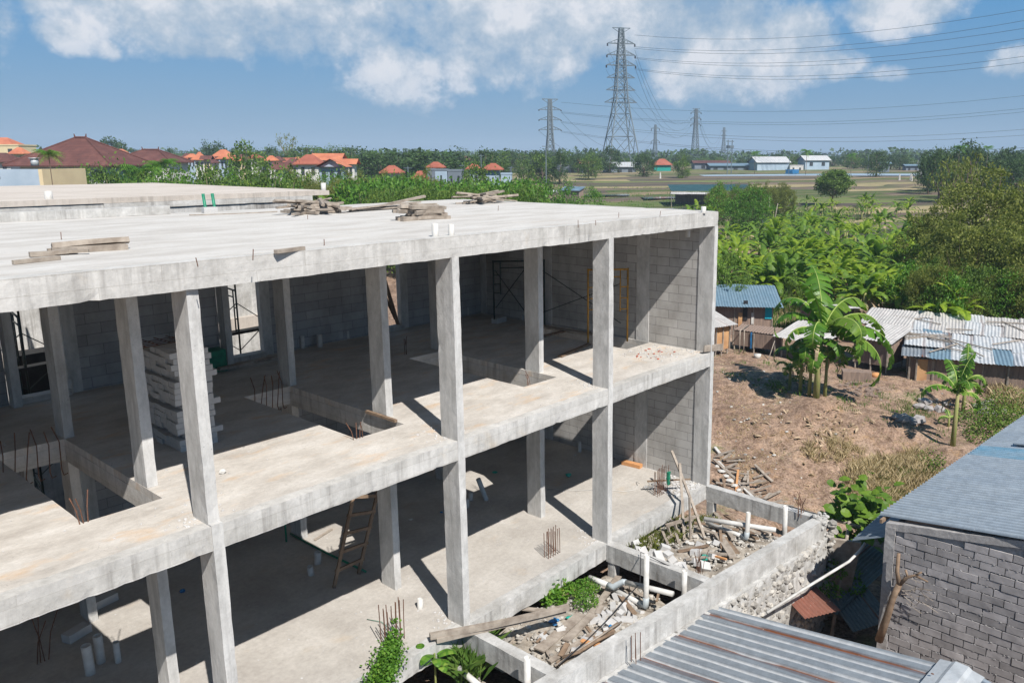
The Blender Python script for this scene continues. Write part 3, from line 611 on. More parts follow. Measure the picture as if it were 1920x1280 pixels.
rebar('starter_bars', 'rusty starter bars wrapped in green creeper at the front of the ground slab', tuple(atz(737, 1203, 0)), 6, 2, .08, .13, .74)
rebar('hooked_bars', 'hooked rusty bars dangling at the back of the left stair opening', tuple(atz(65, 870, Z1)), 6, 1, .16, .1, .55, .14, .009, True)
rebar('hooked_bars', 'hooked rusty bars rising at the back of the middle stair opening', tuple(atz(508, 745, Z1)), 6, 1, .12, .1, .50, .14, .009, True)
rebar('loose_bars', 'three bent bars at the front edge of the left stair opening', tuple(atz(158, 980, Z1)), 3, 1, .04, .05, .42, .08, .008)
rebar('loose_bars', 'small bent bars at the front edge of the middle stair opening', tuple(atz(672, 822, Z1)), 4, 1, .06, .05, .30, .1, .007)
rebar('loose_bars', 'wire ends at the front edge of the right stair opening', tuple(atz(992, 722, Z1)), 3, 1, .04, .05, .28, .12, .006)
rebar('loose_bars', 'thin bars standing in the shade behind the second row post', tuple(atz(761, 665, Z1)), 3, 1, .03, .04, .45, .04, .008)
p = atz(236, 1235, 0); rebar('loose_bars', 'crossed rusty bars in the dark left corner of the ground floor', tuple(atz(80, 1240, 0)), 4, 1, .05, .05, .9, .35, .009)
mb = MB(); mb.lat(-.05, .05, -.03, .03, 0, .34, .06, .02); tag(mb.build('green_bag', M['green'], loc=(11.72, .50, .22)), 'green plastic bag hung on the right corner bars', 'bag')
# stack of aerated blocks
Lb = .62; rb = random.Random(5)
for k in range(17):
    zz = Z1+k*.098
    for j in range(6):
        if k == 16 and j in (4, 5): continue
        dx = rb.uniform(-.03, .03)+(.1 if (k % 5 == 2) else 0); mb = MB(); L = Lb*rb.choice((1, 1, 1, .62)) if 3 < k < 8 else Lb
        b_ = MB(); b_.lat(0, L, 0, .205, 0, .093, .12, .006); mb.add(b_.v, b_.f)
        o = mb.build('aerated_block', M['aac'], loc=(1.17+dx, 3.10+j*.212, zz+.002)); o.rotation_euler = (0, 0, rb.uniform(-.02, .02))
        tag(o, 'pale grey aerated block in the tall stack behind the front post', 'block', 'aerated blocks stacked on the upper floor')
t = thing('rebar_mat', 'small rusty reinforcement mat lying on top of the block stack', 'steel mesh', (1.4, 3.9, Z1+17*.098+.02))
mb = MB()
for k in range(4): mb.tube([(-.5, k*.14-.2, .02), (.5, k*.14-.22, .04)], .008, 5)
for k in range(5): mb.tube([(k*.2-.4, -.3, .05), (k*.2-.42, .32, .05)], .008, 5)
mb.build('bars', M['rust'], t)
for (x, y, z, L, a, lab) in ((145, 1193, 0, .42, .35, 'grey block lying in the shade of the left ground floor bay'), (536, 905, 0, .3, .3, 'grey block far back under the floor behind the bright patch'), (195, 1132, 0, .45, .2, 'grey block beside the dark post in the left ground bay'),
        (936, 604, Z1, .5, .2, 'block under the foot of the dark scaffold frame'), (988, 598, Z1, .4, -.3, 'block lying by the far right wall')):
    p = atz(x, y, z); mb = MB(); mb.lat(-L/2, L/2, -.1, .1, 0, .15, .12, .008); o = mb.build('concrete_block', M['aac'], loc=(p.x, p.y, z+.003)); o.rotation_euler = (0, 0, a); tag(o, lab, 'block')
# ladder
lad = thing('wooden_ladder', 'rough wooden ladder leaning up to the first floor beside a post', 'ladder')
a0 = atz(626, 1101, 0); b0 = atz(672, 1075, 0); hgt = 3.25; top = Vector((.62, -1.0, hgt)) 
def hit_(px, py, base):   # a point seen at (px, py) lying roughly above base, leaning back
    return aty(px, py, base.y+.10)
a1 = aty(668, 905, a0.y+.05); b1 = aty(712, 905, b0.y+.05)
a1 = a0+(a1-a0)*1.35; b1 = b0+(b1-b0)*1.35
def cl(p): return p if p.z < 3.1 else None
for q0, q1 in ((a0, a1), (b0, b1)):
    k = min(1.0, 3.08/q1.z); q1 = q0+(q1-q0)*k; mb = MB(); mb.bar(q0, q1, .09, .055, .5); mb.build('rail', M['wood2'], lad)
for k in (.12, .25, .38, .51, .64, .77):
    ka = k*min(1.0, 3.08/a1.z); kb = (k-.005)*min(1.0, 3.08/b1.z); q0 = a0+(a1-a0)*ka; q1 = b0+(b1-b0)*kb; d = (q1-q0).normalized(); mb = MB(); mb.bar(q0-d*.05, q1+d*.06, .045, .06); mb.build('rung', M['wood2'], lad)
# scaffold frames
def frame(label, p0, p1, z, h=1.72, mat='dkpaint', cat='scaffold frame', group=None, r=.024):
    p0 = Vector((p0[0], p0[1], z)); p1 = Vector((p1[0], p1[1], z)); t = thing('scaffold', label, cat, tuple(p0), group=group); d = (p1-p0); Lf = d.length; d.normalize(); up = Vector((0, 0, 1)); O = Vector((0, 0, 0))
    for q in (O, d*Lf): mb = MB(); mb.tube([q, q+up*h], r, 8); mb.build('post', M[mat], t, True)
    mb = MB(); mb.tube([up*(h-.03), d*Lf+up*(h-.03)], r, 8); mb.tube([up*(h-.22)+d*.2, d*(Lf-.2)+up*(h-.22)], r*.75, 6); mb.build('top_bar', M[mat], t, True)
    for s in (.2, Lf-.2):
        mb = MB(); mb.tube([d*s+up*(h-.03), d*s+up*(h*.42)], r*.75, 6)
        e = 0 if s < .5 else Lf
        for z_ in (h*.45, h*.6, h*.75): mb.tube([d*s+up*z_, d*e+up*z_], r*.6, 6)
        mb.build('side_ladder', M[mat], t, True)
    return t
frame('dark scaffold frame standing on a block in the far right bay', (11.7, 6.65), (12.5, 5.9), Z1+.16)
frame('dark scaffold frame beside the right side wall on the upper floor', (11.85, 5.55), (12.55, 5.45), Z1+.02, 1.9)
frame('ochre scaffold frame behind the third front post', (11.62, 3.05), (12.40, 2.35), Z1+.01, 1.95, 'yellow')
def brace(label, a, b_, c, d, mat='dkpaint'):
    t = thing('cross_brace', label, 'scaffold brace'); mb = MB(); mb.tube([a, b_], .012, 6); mb.build('bar', M[mat], t); mb = MB(); mb.tube([c, d], .012, 6); mb.build('bar', M[mat], t)
brace('crossed scaffold brace joining the dark frame to the ochre frame', (12.5, 5.45, Z1+1.6), (12.3, 2.5, Z1+.5), (12.5, 5.45, Z1+.4), (12.3, 2.5, Z1+1.55))
brace('crossed scaffold brace between the two dark frames', (11.72, 6.6, Z1+1.6), (11.85, 5.55, Z1+.5), (11.72, 6.6, Z1+.5), (11.85, 5.55, Z1+1.7))
def tower(px, label, v=9.9, n=4, mat='dkpaint'):
    x = aty(px, 600, v).x
    for k in range(n):
        frame(label, (x, v), (x+.15, v+1.1), -.9+k*1.95, 1.95, mat, group='stacked frames seen through the '+('left' if px < 200 else 'right')+' doorway')
        t = thing('cross_brace', 'crossed brace of the scaffold seen through the %s doorway' % ('left' if px < 200 else 'right'), 'scaffold brace', group='scaffold braces seen through the '+('left' if px < 200 else 'right')+' doorway')
        for (za, zb) in ((.35, 1.6), (1.6, .35)):
            for s in (1.6, -1.6):
                mb = MB(); mb.tube([(x, v, -.9+k*1.95+za), (x+s, v+.05, -.9+k*1.95+zb)], .012, 6); mb.build('bar', M[mat], t)
    mb = MB(); mb.bar((x-1.6, v+.1, Z1+.28), (x+1.6, v+.1, Z1+.34), .26, .07); tag(mb.build('scaffold_board', M['black'], loc=None), 'dark walking board on the scaffold outside the %s doorway' % ('left' if px < 200 else 'right'), 'scaffold board')
tower(446, 'green painted scaffold frame outside the right rear doorway'); tower(36, 'dark scaffold frame outside the left rear doorway')
mb = MB(); mb.lat(-.45, .45, -.3, .3, 0, 1.3, .2, .03); tag(mb.build('water_barrel', M['black'], loc=(aty(62, 640, 11.3).x, 11.3, 2.6)), 'black tank hung behind the left doorway scaffold', 'tank')
mb = MB(); mb.lat(-.28, .28, -.2, .2, 0, .5, .1, .02); tag(mb.build('net_sack', M['green'], loc=(aty(414, 660, 8.0).x-.35, 7.8, Z1)), 'green sack standing left of the bright doorway', 'sack')
single_plank('board', 'long board lying across the sill of the bright doorway', atz(410, 692, Z1+.1), atz(545, 665, Z1+.1), .14, .06, 'wood', cat='board')
single_plank('board', 'short plank resting on the edge of the middle stair opening', Vector((4.38, 2.52, Z1+.03)), Vector((4.38, 1.62, Z1+.03)), .06, .05, 'wood2', cat='board')
single_plank('board', 'board lying along the back of the right stair opening', Vector((12.3, 5.55, Z1+.04)), Vector((12.4, 3.4, Z1+.05)), .22, .05, 'wood', cat='board')
single_plank('board', 'brown board on the upper floor beside the ochre frame', atz(1050, 668, Z1+.03), atz(1104, 645, Z1+.03), .12, .04, 'wood2', cat='board')
single_plank('board', 'thin plank lying on the floor behind the second row post', atz(1010, 632, Z1+.03), atz(1068, 618, Z1+.03), .14, .04, 'wood2', cat='board')
single_plank('timber', 'short thick orange timber on the ground slab beside the side wall', atz(1168, 866, .05), atz(1202, 874, .05), .16, .10, 'woodorange')
single_plank('timber', 'thin lath lying in the bright patch under the floor', atz(590, 1012, .02), atz(622, 992, .02), .05, .03, 'wood')
single_plank('timber', 'leaning plank against the narrow rear doorway', aty(722, 527, 8.0), atz(748, 615, Z1), .09, .05, 'wood2')
single_plank('timber', 'second plank crossing the narrow rear doorway', aty(724, 560, 8.05), atz(741, 598, Z1+.1), .07, .04, 'wood2')
single_plank('board', 'narrow board jutting past the right end of the floor beam', atx(1320, 651, 12.5)+Vector((0, -.0, -.04)), Vector((13.15, -.08, 3.60)), .03, .16, 'wood', cat='board')
for x, y, z in ((1043, 745, 0), ):
    pass
def tubeobj(name, label, cat, pts, r, mat, n=8, group=None, smooth=True):
    p = Vector(pts[0]); mb = MB(); mb.tube([Vector(q)-p for q in pts], r, n); return tag(mb.build(name, M[mat], smooth=smooth, loc=p), label, cat, group)
tubeobj('green_tube', 'long green scaffold tube lying across the ground floor behind the ladder', 'tube', [atz(545, 1000, .03), atz(600, 1030, .03), atz(686, 1071, .03)], .022, 'green')
tubeobj('green_tube', 'short upright green tube at the end of the long one', 'tube', [atz(537, 1015, 0), atz(537, 1015, 0)+Vector((0, 0, .8))], .022, 'green')
tubeobj('white_hose', 'thin white hose snaking over the ground slab to the corner bars', 'hose', [atz(x, y, .015) for x, y in ((1025, 916), (1080, 919), (1130, 917), (1170, 921), (1190, 918), (1196, 910), (1193, 903), (1200, 905))], .008, 'pvc', 6)
for (x, y, z, m_, s_, lab) in ((342, 1109, 0, 'blue', .06, 'crumpled blue bottle on the shaded ground floor'), (928, 887, 0, 'teal', .07, 'teal bottle lying in the shade by a post'), (1066, 893, 0, 'teal', .09, 'teal plastic bag on the shaded slab behind the third post'), (418, 886, Z1, 'whitecl', .07, 'white crumpled cup beside the front post'),
        (1078, 854, 0, 'whitecl', .05, 'pale scrap on the floor by the side wall'), (828, 961, 0, 'blue', .04, 'small blue scrap beside a pipe stub'), (300, 1200, 0, 'whitecl', .05, 'pale crumpled scrap in the left ground bay'), (770, 975, 0, 'whitecl', .05, 'pale chip behind the ladder post')):
    p = atz(x, y, z); mb = MB(); rn = random.Random(int(x)); mb.rock((0, 0, s_*.5), s_, rn, .6); tag(mb.build('scrap', M[m_], loc=(p.x, p.y, z)), lab, 'scrap')
# little chips and dust on the slabs (nobody could count them)
mb = MB(); rn = random.Random(11)
for i in range(900):
    x = rn.uniform(-3, 12.5); y = rn.uniform(.3, 7.5); z = Z1 if rn.random() < .5 else 0
    if z and any(h[0]-.05 < x < h[1]+.05 and h[2]-.05 < y < h[3]+.05 for h in HOLES): continue
    mb.rock((x, y, z+.004), rn.uniform(.006, .022), rn, .5)
for i in range(500):
    s = rn.random(); x = rn.choice(US[2:])+rn.gauss(0, .2)+.07; y = abs(rn.gauss(.1, .25))+.22; z = rn.choice((Z1, 0)); mb.rock((x, y, z+.004), rn.uniform(.008, .03), rn, .6)
for i in range(120):
    mb.rock((rn.uniform(11.0, 12.6), rn.uniform(.35, 1.7), Z1+.006), rn.uniform(.01, .035), rn, .6)
for i in range(300): mb.rock((rn.uniform(11.6, 12.7), rn.uniform(.1, 1.2), .01), rn.uniform(.01, .05), rn, .6)
tag(mb.build('grit', M['aac']), 'scattered grit and mortar crumbs on the slabs', 'grit', kind='stuff')
mb = MB()
for i in range(16): mb.rock((rn.uniform(11.1, 12.5), rn.uniform(.6, 1.5), Z1+.012), rn.uniform(.02, .045), rn, .5)
tag(mb.build('brick_crumbs', simple('red_brick_crumb', (0.42, 0.12, 0.07), (0.30, 0.08, 0.05))), 'red brick crumbs scattered on the upper floor by the side wall', 'crumbs', kind='stuff')

# ================================================================ FRONT YARD CONTENTS
def yz(x, y, dz=0): # pixel to bay surface
    p = atz(x, y, -.6)
    for _ in range(4): p = atz(x, y, bayz(p.x, p.y)+dz)
    return p
rn = random.Random(21)
def lump(name, label, p, s, mat, cat, group=None, flat=.7, boxy=False, rz=None):
    mb = MB()
    if boxy: mb.lat(-s[0]/2, s[0]/2, -s[1]/2, s[1]/2, -s[2]/2, s[2]/2, min(s)*.6, min(s)*.06)
    else: mb.rock((0, 0, 0), s, rn, flat)
    o = mb.build(name, M[mat] if isinstance(mat, str) else mat, loc=p)
    if boxy: o.rotation_euler = (rn.uniform(-.6, .6), rn.uniform(-.6, .6), rn.uniform(0, 3))
    return tag(o, label, cat, group)
# block chunks in the right bay
for (x, y) in ((1196,1032),(1208,1037),(1222,1040),(1235,1046),(1246,1028),(1252,1040),(1232,1060),(1216,1052),(1262,1052),(1190,1018),(1312,1022),(1305,1035),(1345,1018),(1335,1042),(1268,1062),(1280,1066),(1296,1050),(1245,1068),(1310,1056),(1322,1062),(1290,1078),(1200,1048)):
    p = yz(x, y, .08); lump('block_chunk', 'broken pale block chunk among the rubble of the right foundation bay', p, (rn.uniform(.14, .30), rn.uniform(.12, .22), rn.uniform(.10, .16)), 'aac', 'block', 'broken blocks in the right foundation bay', boxy=True)
for (x, y) in ((1115,1160),(1130,1166),(1142,1150),(1150,1138),(1163,1150),(1172,1142),(1183,1150),(1135,1180),(1120,1192),(1105,1200),(1158,1166),(1200,1148),(1128,1150),(1184,1132),(1150,1172),(1176,1163),(1097,1215),(1085,1222),(1160,1120),(1205,1135),(1190,1160),(1050,1180),(1020,1195)):
    p = yz(x, y, .06); lump('block_chunk', 'broken pale block chunk in the middle foundation bay', p, (rn.uniform(.13, .30), rn.uniform(.10, .2), rn.uniform(.08, .14)), 'aac', 'block', 'broken blocks in the middle foundation bay', boxy=True)
mb = MB()
for i in range(1500):
    x = rn.uniform(4.7, 12.6); y = rn.uniform(-2.7, -.1); ye = O0.y+(x-O0.x)*(O1.y-O0.y)/(O1.x-O0.x)
    if y < ye+.05 or abs(x-8.67) < .14: continue
    mb.rock((x, y, bayz(x, y)+rn.uniform(-.02, .07)), rn.choice((.02, .03, .045, .07)), rn, .7)
tag(mb.build('rubble', simple('pale_rubble', (0.55, 0.53, 0.49), (0.34, 0.31, 0.27), 0.9, 5, 0.1, island=.45)), 'loose pale rubble filling the foundation bays', 'rubble', kind='stuff')
cols = ['whitecl', 'blue', 'teal', 'whitecl', 'whitecl']
for k, (x, y, c, lab) in enumerate(((1330,1018,'whitecl','white crumpled bag beside the long white pipe'),(1320,1043,'teal','mint green bag pressed against the outer beam'),(1303,1052,'blue','blue tangle of rag beside the white standing pipe'),(1352,1048,'whitecl','white torn sack near the outer beam'),(1292,1020,'whitecl','white litter in the middle of the right bay'),
        (1150,1172,'blue','blue wrapper under the long planks'),(1112,1160,'teal','teal wrapper under the green shrubs'),(1072,1158,'teal','teal bag beside the long plank'),(1040,1165,'blue','small blue wrapper by the inner beam'),(1062,1175,'whitecl','white torn bag by the broken board'))):
    p = yz(x, y, .05); mb = MB(); 
    for q in range(5): mb.rock((rn.uniform(-.08, .08), rn.uniform(-.08, .08), rn.uniform(-.02, .04)), rn.uniform(.03, .07), rn, .4)
    tag(mb.build('plastic_litter', M[c], loc=p), lab, 'litter')
# long plank pair across the slab edge
single_plank('timber', 'long pale timber bridging from the slab edge to the middle bay, upper one', atz(806, 1192, .14), atz(1066, 1137, .10)+Vector((0, 0, .0)), .10, .09, 'wood')
single_plank('timber', 'long pale timber lying alongside the upper bridging one', atz(818, 1199, .06), atz(1060, 1142, .02), .10, .09, 'wood')
for (a, b_, w_, m_) in (((1010,1218),(1090,1150),.22,'wood'),((1030,1240),(1125,1180),.10,'wood'),((1045,1244),(1160,1168),.08,'wood2'),((1075,1225),(1150,1180),.12,'wood2'),((1100,1160),(1160,1080),.14,'wood'),((1150,1100),(1190,1150),.10,'wood2'),((1060,1200),(1110,1150),.16,'wood'),((1090,1200),(1130,1210),.1,'woodorange'),((1170,1095),(1225,1130),.09,'wood')):
    single_plank('timber', 'dirty plank lying in the rubble of the middle foundation bay', yz(*a, .10), yz(*b_, .13), w_, .03, m_, 'planks in the middle foundation bay')
for (a, b_, w_, m_) in (((1250,1010),(1300,975),.08,'wood'),((1240,990),(1252,1018),.06,'wood'),((1262,985),(1272,1015),.06,'wood'),((1320,965),(1372,1040),.10,'wood2'),((1335,970),(1382,1036),.12,'wood2'),((1340,960),(1375,1010),.1,'wood'),((1360,965),(1412,1002),.10,'wood2'),((1380,975),(1445,998),.16,'wood'),((1345,1000),(1375,1045),.18,'wood'),((1300,1034),(1375,1040),.08,'wood'),((1395,990),(1420,1010),.1,'wood2'),((1330,1038),(1362,1048),.05,'woodorange')):
    single_plank('timber', 'dirty plank lying in the right foundation bay', yz(*a, .10), yz(*b_, .14), w_, .035, m_, 'planks in the right foundation bay')
# slanting props at the right corner
single_plank('timber', 'pale prop leaning on the corner bars, the longest one', atz(1322, 1010, -.4), Vector((11.9, .55, 1.05)), .06, .04, 'wood')
single_plank('timber', 'prop leaning against the ground beam beside the longest one', atz(1283, 1012, -.4), Vector((11.75, .2, .85)), .06, .04, 'wood')
single_plank('timber', 'upright batten standing in the right bay by the ground beam', atz(1294, 1008, -.4), atz(1294, 1008, -.4)+Vector((0, .05, 1.0)), .05, .04, 'wood')
single_plank('timber', 'rusty brown batten lying over the corner bars', Vector((11.35, .9, .32)), Vector((12.1, .1, .35)), .05, .03, 'wood2')
pal = thing('timber_trestle', 'small broken wooden trestle against the ground beam in the right bay', 'trestle')
q0 = atz(1248, 985, -.12); q1 = atz(1310, 966, -.05); mb = MB(); mb.bar(q0, q1, .07, .06); mb.build('rail', M['wood'], pal)
for k in range(5): q = q0+(q1-q0)*(k/4.5+.05); mb = MB(); mb.bar(q, q+Vector((U(-.05, .05), -.12, -.42)), .06, .035); mb.build('leg', M['wood'], pal)
# heap beside the building's right wall
for (a, b_, w_, h_, m_) in (((1338,868),(1440,955),.10,.05,'wood'),((1346,872),(1462,985),.09,.05,'pvc'),((1338,905),(1400,950),.10,.05,'wood2'),((1395,912),(1378,948),.10,.04,'wood'),((1384,888),(1380,935),.07,.03,'woodorange'),((1402,890),(1404,930),.07,.04,'wood'),((1342,912),(1378,915),.1,.03,'wood'),((1342,925),(1372,955),.07,.04,'wood2'),((1415,878),(1448,908),.10,.03,'wood'),((1345,888),(1370,892),.12,.03,'wood'),((1355,900),(1362,940),.08,.04,'wood2'),((1385,950),(1410,930),.07,.03,'wood'),((1340,845),(1352,858),.1,.05,'whitecl'),((1350,930),(1384,962),.06,.03,'wood'),((1400,935),(1430,960),.08,.03,'wood')):
    p0 = ground_at(*a)+Vector((0, 0, .14)); p1 = ground_at(*b_)+Vector((0, 0, .10)); single_plank('timber', 'scrap board in the heap outside the right side wall', p0, p1, w_, h_, m_, 'scrap boards outside the right side wall')
for k in range(7):
    p = ground_at(1345+k*8, 880+k*9)+Vector((0, 0, .12)); lump('rag', 'white crumpled scrap in the board heap by the side wall', p, rn.uniform(.08, .15), 'whitecl', 'scrap', 'white scraps in the board heap', .4)
# white drain pipes
r_ = .056
a = yz(1105, 1082, .30); b_ = yz(1140, 1096, .30); c = yz(1150, 1100, .30); d = yz(1168, 1090, .42); e = Vector((10.2, -2.2, .0))
dp = thing('drain_pipe', 'white drain pipe with grey elbows crossing the middle bay into the outer beam', 'pipe')
e = atz(1262, 1113, -.16)
mb = MB(); mb.tube([a, b_], r_, 12); mb.build('pipe_run', M['pvc'], dp, True); mb = MB(); mb.tube([b_, c, d, d+(e-d)*.06], r_*1.15, 12); mb.build('elbow', M['pvcg'], dp, True)
mb = MB(); mb.tube([d+(e-d)*.05, e], r_, 12); mb.build('pipe_run', M['pvc'], dp, True)
b3 = yz(1211, 1136, .14); dp = thing('drain_pipe', 'white pipe rising upright from a grey elbow in the middle bay', 'pipe')
mb = MB(); mb.tube([yz(1140, 1100, .14), b3], r_, 12); mb.build('pipe_run', M['pvc'], dp, True); tp = b3+Vector((0, 0, 1.12)); mb = MB(); mb.pipe(b3+Vector((0, 0, .12)), tp, r_, 14); mb.build('riser', M['pvc'], dp, True)
mb = MB(); mb.tube([b3+(yz(1140, 1100, .14)-b3).normalized()*.18, b3, b3+Vector((0, 0, .2))], r_*1.2, 12); mb.build('elbow', M['pvcg'], dp, True)
bq = atz(1283, 1095, -.1); mb = MB(); mb.pipe((0, 0, -.25), (.0, 0, .30), r_, 14); tag(mb.build('pipe_stub', M['pvc'], smooth=True, loc=bq), 'white pipe stub standing beside the inner cross beam end', 'pipe')
bq = atz(1472, 985, -.1); mb = MB(); mb.pipe((0, 0, -.25), (-.03, 0, .50), r_, 14); tag(mb.build('pipe_stub', M['pvc'], smooth=True, loc=bq), 'white pipe standing at the far right end of the outer beam', 'pipe')
bq = atz(989, 1275, -.1); mb = MB(); mb.pipe((0, 0, -.6), (0, 0, .42), r_, 14); tag(mb.build('pipe_stub', M['pvc'], smooth=True, loc=bq), 'white pipe standing beside the left cross beam at the bottom', 'pipe')
dp = thing('drain_pipe', 'long white pipe with a short riser running over the right bay', 'pipe'); a = atz(1320, 972, -.05); b_ = atz(1455, 993, -.12)
mb = MB(); mb.tube([a, b_], r_, 12); mb.build('pipe_run', M['pvc'], dp, True); a2 = atz(1325, 980, -.35); c2 = atz(1400, 1008, -.35)
mb = MB(); mb.tube([a2, c2], r_*.9, 12); mb.build('pipe_run', M['pvc'], dp, True); mb = MB(); mb.pipe(c2, c2+Vector((.04, 0, .62)), r_*.95); mb.build('riser', M['pvc'], dp, True); mb = MB(); mb.tube([c2+(a2-c2).normalized()*.15, c2, c2+Vector((0, 0, .15))], r_*1.15, 12); mb.build('elbow', M['pvcg'], dp, True)
tubeobj('white_pipe', 'white pipe running out of the grass beside the left cross beam', 'pipe', [atz(860, 1252, -.45), atz(905, 1290, -.6)], .055, 'pvc', 12)
tubeobj('black_cable', 'thin black cable sagging over the middle foundation bay', 'cable', [atz(1048, 1245, .02), yz(1100, 1200, .3), yz(1150, 1150, .35), yz(1200, 1092, .5), Vector((8.6, -.9, .1)), atz(1245, 1056, .02), atz(1290, 1075, -.1)], .011, 'black', 6)
tubeobj('bamboo_pole', 'pale bamboo pole lying along the middle foundation bay', 'pole', [yz(1040, 1248, .2), yz(1100, 1208, .25), yz(1165, 1165, .2)], .02, 'wood', 7)
tubeobj('bent_branch', 'bent dry branch lying on the planks of the middle bay', 'branch', [yz(1055, 1232, .2), yz(1085, 1222, .26), yz(1120, 1200, .22), yz(1150, 1186, .2)], .03, 'wood2', 7)
rebar('starter_bars', 'two short rusty bars standing by the outer beam of the middle bay', tuple(atz(1192, 1236, -.3)), 2, 2, .12, .1, .5)
rebar('starter_bars', 'rusty wire bars sticking up at the broken end of the outer beam', tuple(atz(1502, 965, -.05)), 3, 2, .08, .08, .55, .2)
rebar('starter_bars', 'tangled blue stained bars beside the inner cross beam', tuple(atz(1310, 1075, -.1)), 4, 2, .06, .06, .5, .15, .006)
# broken crumbly end of the outer beam
mb = MB()
for i in range(60): p = O1+OD*rn.uniform(-.25, .12)+ON*rn.uniform(-.02, .26); mb.rock((p.x, p.y, rn.uniform(-.45, .06)), rn.uniform(.03, .08), rn, .8)
mb.build('broken_end', M['oldconc'], fnd)
rn = random.Random(314)
for k in range(26):
    x = rn.uniform(1338, 1450); y = 862+(x-1338)*.75+rn.uniform(-22, 24); p0 = ground_at(x, y)+Vector((0, 0, rn.uniform(.03, .22))); a = rn.uniform(-1.4, .4); L = rn.uniform(.3, 1.1)
    single_plank('timber', 'scrap board in the heap outside the right side wall', p0, p0+Vector((cos(a)*L, sin(a)*L, rn.uniform(-.15, .12))), rn.uniform(.06, .13), .025, rn.choice(('wood', 'wood', 'wood2')), 'scrap boards outside the right side wall')
for k in range(22):
    x = rn.uniform(4.9, 12.3); y = rn.uniform(-2.0, -.4); z = bayz(x, y)+rn.uniform(.05, .14); a = rn.uniform(0, 3.1); L = rn.uniform(.25, .8); d = Vector((cos(a)*L, sin(a)*L, rn.uniform(-.05, .1)))
    single_plank('timber', 'dirty plank lying in the rubble of the middle foundation bay' if x < 8.5 else 'dirty plank lying in the right foundation bay', (x, y, z), Vector((x, y, z))+d, rn.uniform(.04, .12), .025, rn.choice(('wood', 'wood2')), 'planks in the middle foundation bay' if x < 8.5 else 'planks in the right foundation bay')
for k in range(30):
    p = ground_at(rn.uniform(1350, 1500), rn.uniform(690, 900)); mb = MB(); mb.rock((0, 0, .02), rn.uniform(.03, .09), rn, .5); tag(mb.build('scrap', M['whitecl'], loc=p), 'pale scrap of rubbish littering the dirt slope', 'scrap', 'pale scraps on the dirt slope')
# ================================================================ NEIGHBOURING HOUSES (lower right)
def frame_obj(name, mats, mb, o, ex, ey, parent=None, smooth=False):
    ex = ex.normalized(); ez = ex.cross(ey).normalized(); ey = ez.cross(ex)
    ob = mb.build(name, mats, parent, smooth); ob.matrix_world = Matrix(((ex.x, ey.x, ez.x, o.x), (ex.y, ey.y, ez.y, o.y), (ex.z, ey.z, ez.z, o.z), (0, 0, 0, 1))); return ob
def corr(Lx, Ly, pitch, amp, ny=6, trap=False, sag=.01, seed=0, lap=0):   # corrugated sheet: ripples cross x, run along y
    mb = MB(); vs = []; fs = []; prof = []
    nr = max(1, int(Lx/pitch))
    for i in range(nr):
        x = i*pitch
        if trap: prof += [(x, 0), (x+pitch*.55, 0), (x+pitch*.63, amp), (x+pitch*.92, amp)]
        else: prof += [(x+pitch*k/6, amp*.5*(1-cos(2*pi*k/6))) for k in range(6)]
    prof.append((Lx, 0)); n = len(prof)
    for (x, h) in prof:
        for j in range(ny+1):
            y = Ly*j/ny; vs.append((x, y, h+sag*noise.noise(Vector((x*.8, y*.8, seed)))+(lap*int(y/2.4) if lap else 0)))
    for i in range(n-1):
        for j in range(ny): fs.append((i*(ny+1)+j, (i+1)*(ny+1)+j, (i+1)*(ny+1)+j+1, i*(ny+1)+j+1))
    mb.add(vs, fs); return mb
def zinc(name, ca, cb, rustamt=0.3, every=0.95, wide=.07, rough=.55, metal=.25, valley_shade=0):
    m, t, b = base_mat(name, rough, 0.4, metal)
    P = coord(t); f = noi(t, coord(t, (1, .35, 1)), 2.2, 6, .65); col = ramp(t, f, [(.3, ca), (.7, cb)])
    sp = N(t, 'ShaderNodeSeparateXYZ'); t.links.new(P, sp.inputs[0])
    if every:
        # rusted lap joints: narrow belts that fray along the run of the sheet
        fx = mth(t, 'PINGPONG', mth(t, 'ADD', sp.outputs['X'], 0.1), every/2)
        nn = noi(t, coord(t, (3, .7, 1)), 1.0, 6, .7); ww = mth(t, 'MULTIPLY', ramp(t, noi(t, coord(t, (.9, .25, 1)), 1.3, 4, .6), [(.20, .15), (.50, 1.0)]), wide)
        k = ramp(t, mth(t, 'DIVIDE', mth(t, 'SUBTRACT', ww, mth(t, 'ADD', fx, mth(t, 'MULTIPLY', nn, .02))), 0.03), [(0, 0), (1, 1)])
        col = mixc(t, mth(t, 'MULTIPLY', k, rustamt), col, (0.20, 0.075, 0.035))
    if valley_shade: col = mixc(t, ramp(t, mth(t, 'DIVIDE', sp.outputs['Z'], valley_shade), [(0.15, 0.75), (0.65, 0.0)]), col, (0.13, 0.16, 0.19))   # troughs painted darker to imitate the light and dark stripes of reflected sky
    g = noi(t, P, 5, 6, .7); col = mixc(t, 0.45, col, ramp(t, g, [(.36, .55), (.6, 1)]), 'MULTIPLY')
    g2 = noi(t, P, 18, 4, .7); col = mixc(t, ramp(t, g2, [(.66, 0), (.70, .8)]), col, (0.55, 0.53, 0.5))
    t.links.new(col, b.inputs['Base Color']); return m
M['zinc'] = zinc('old_galvanised_sheet', (0.42, 0.44, 0.46), (0.52, 0.535, 0.55), 1.0, .98, .11, .55, .1, valley_shade=.05)
M['zinc2'] = zinc('blue_grey_corrugated_sheet', (0.33, 0.39, 0.45), (0.42, 0.475, 0.52), 0, 0, 0, .42, .35, valley_shade=.06)
M['zincblue'] = zinc('blue_tinted_sheet', (0.16, 0.36, 0.50), (0.33, 0.44, 0.52), 0, 0, 0, .42, .35, valley_shade=.06)
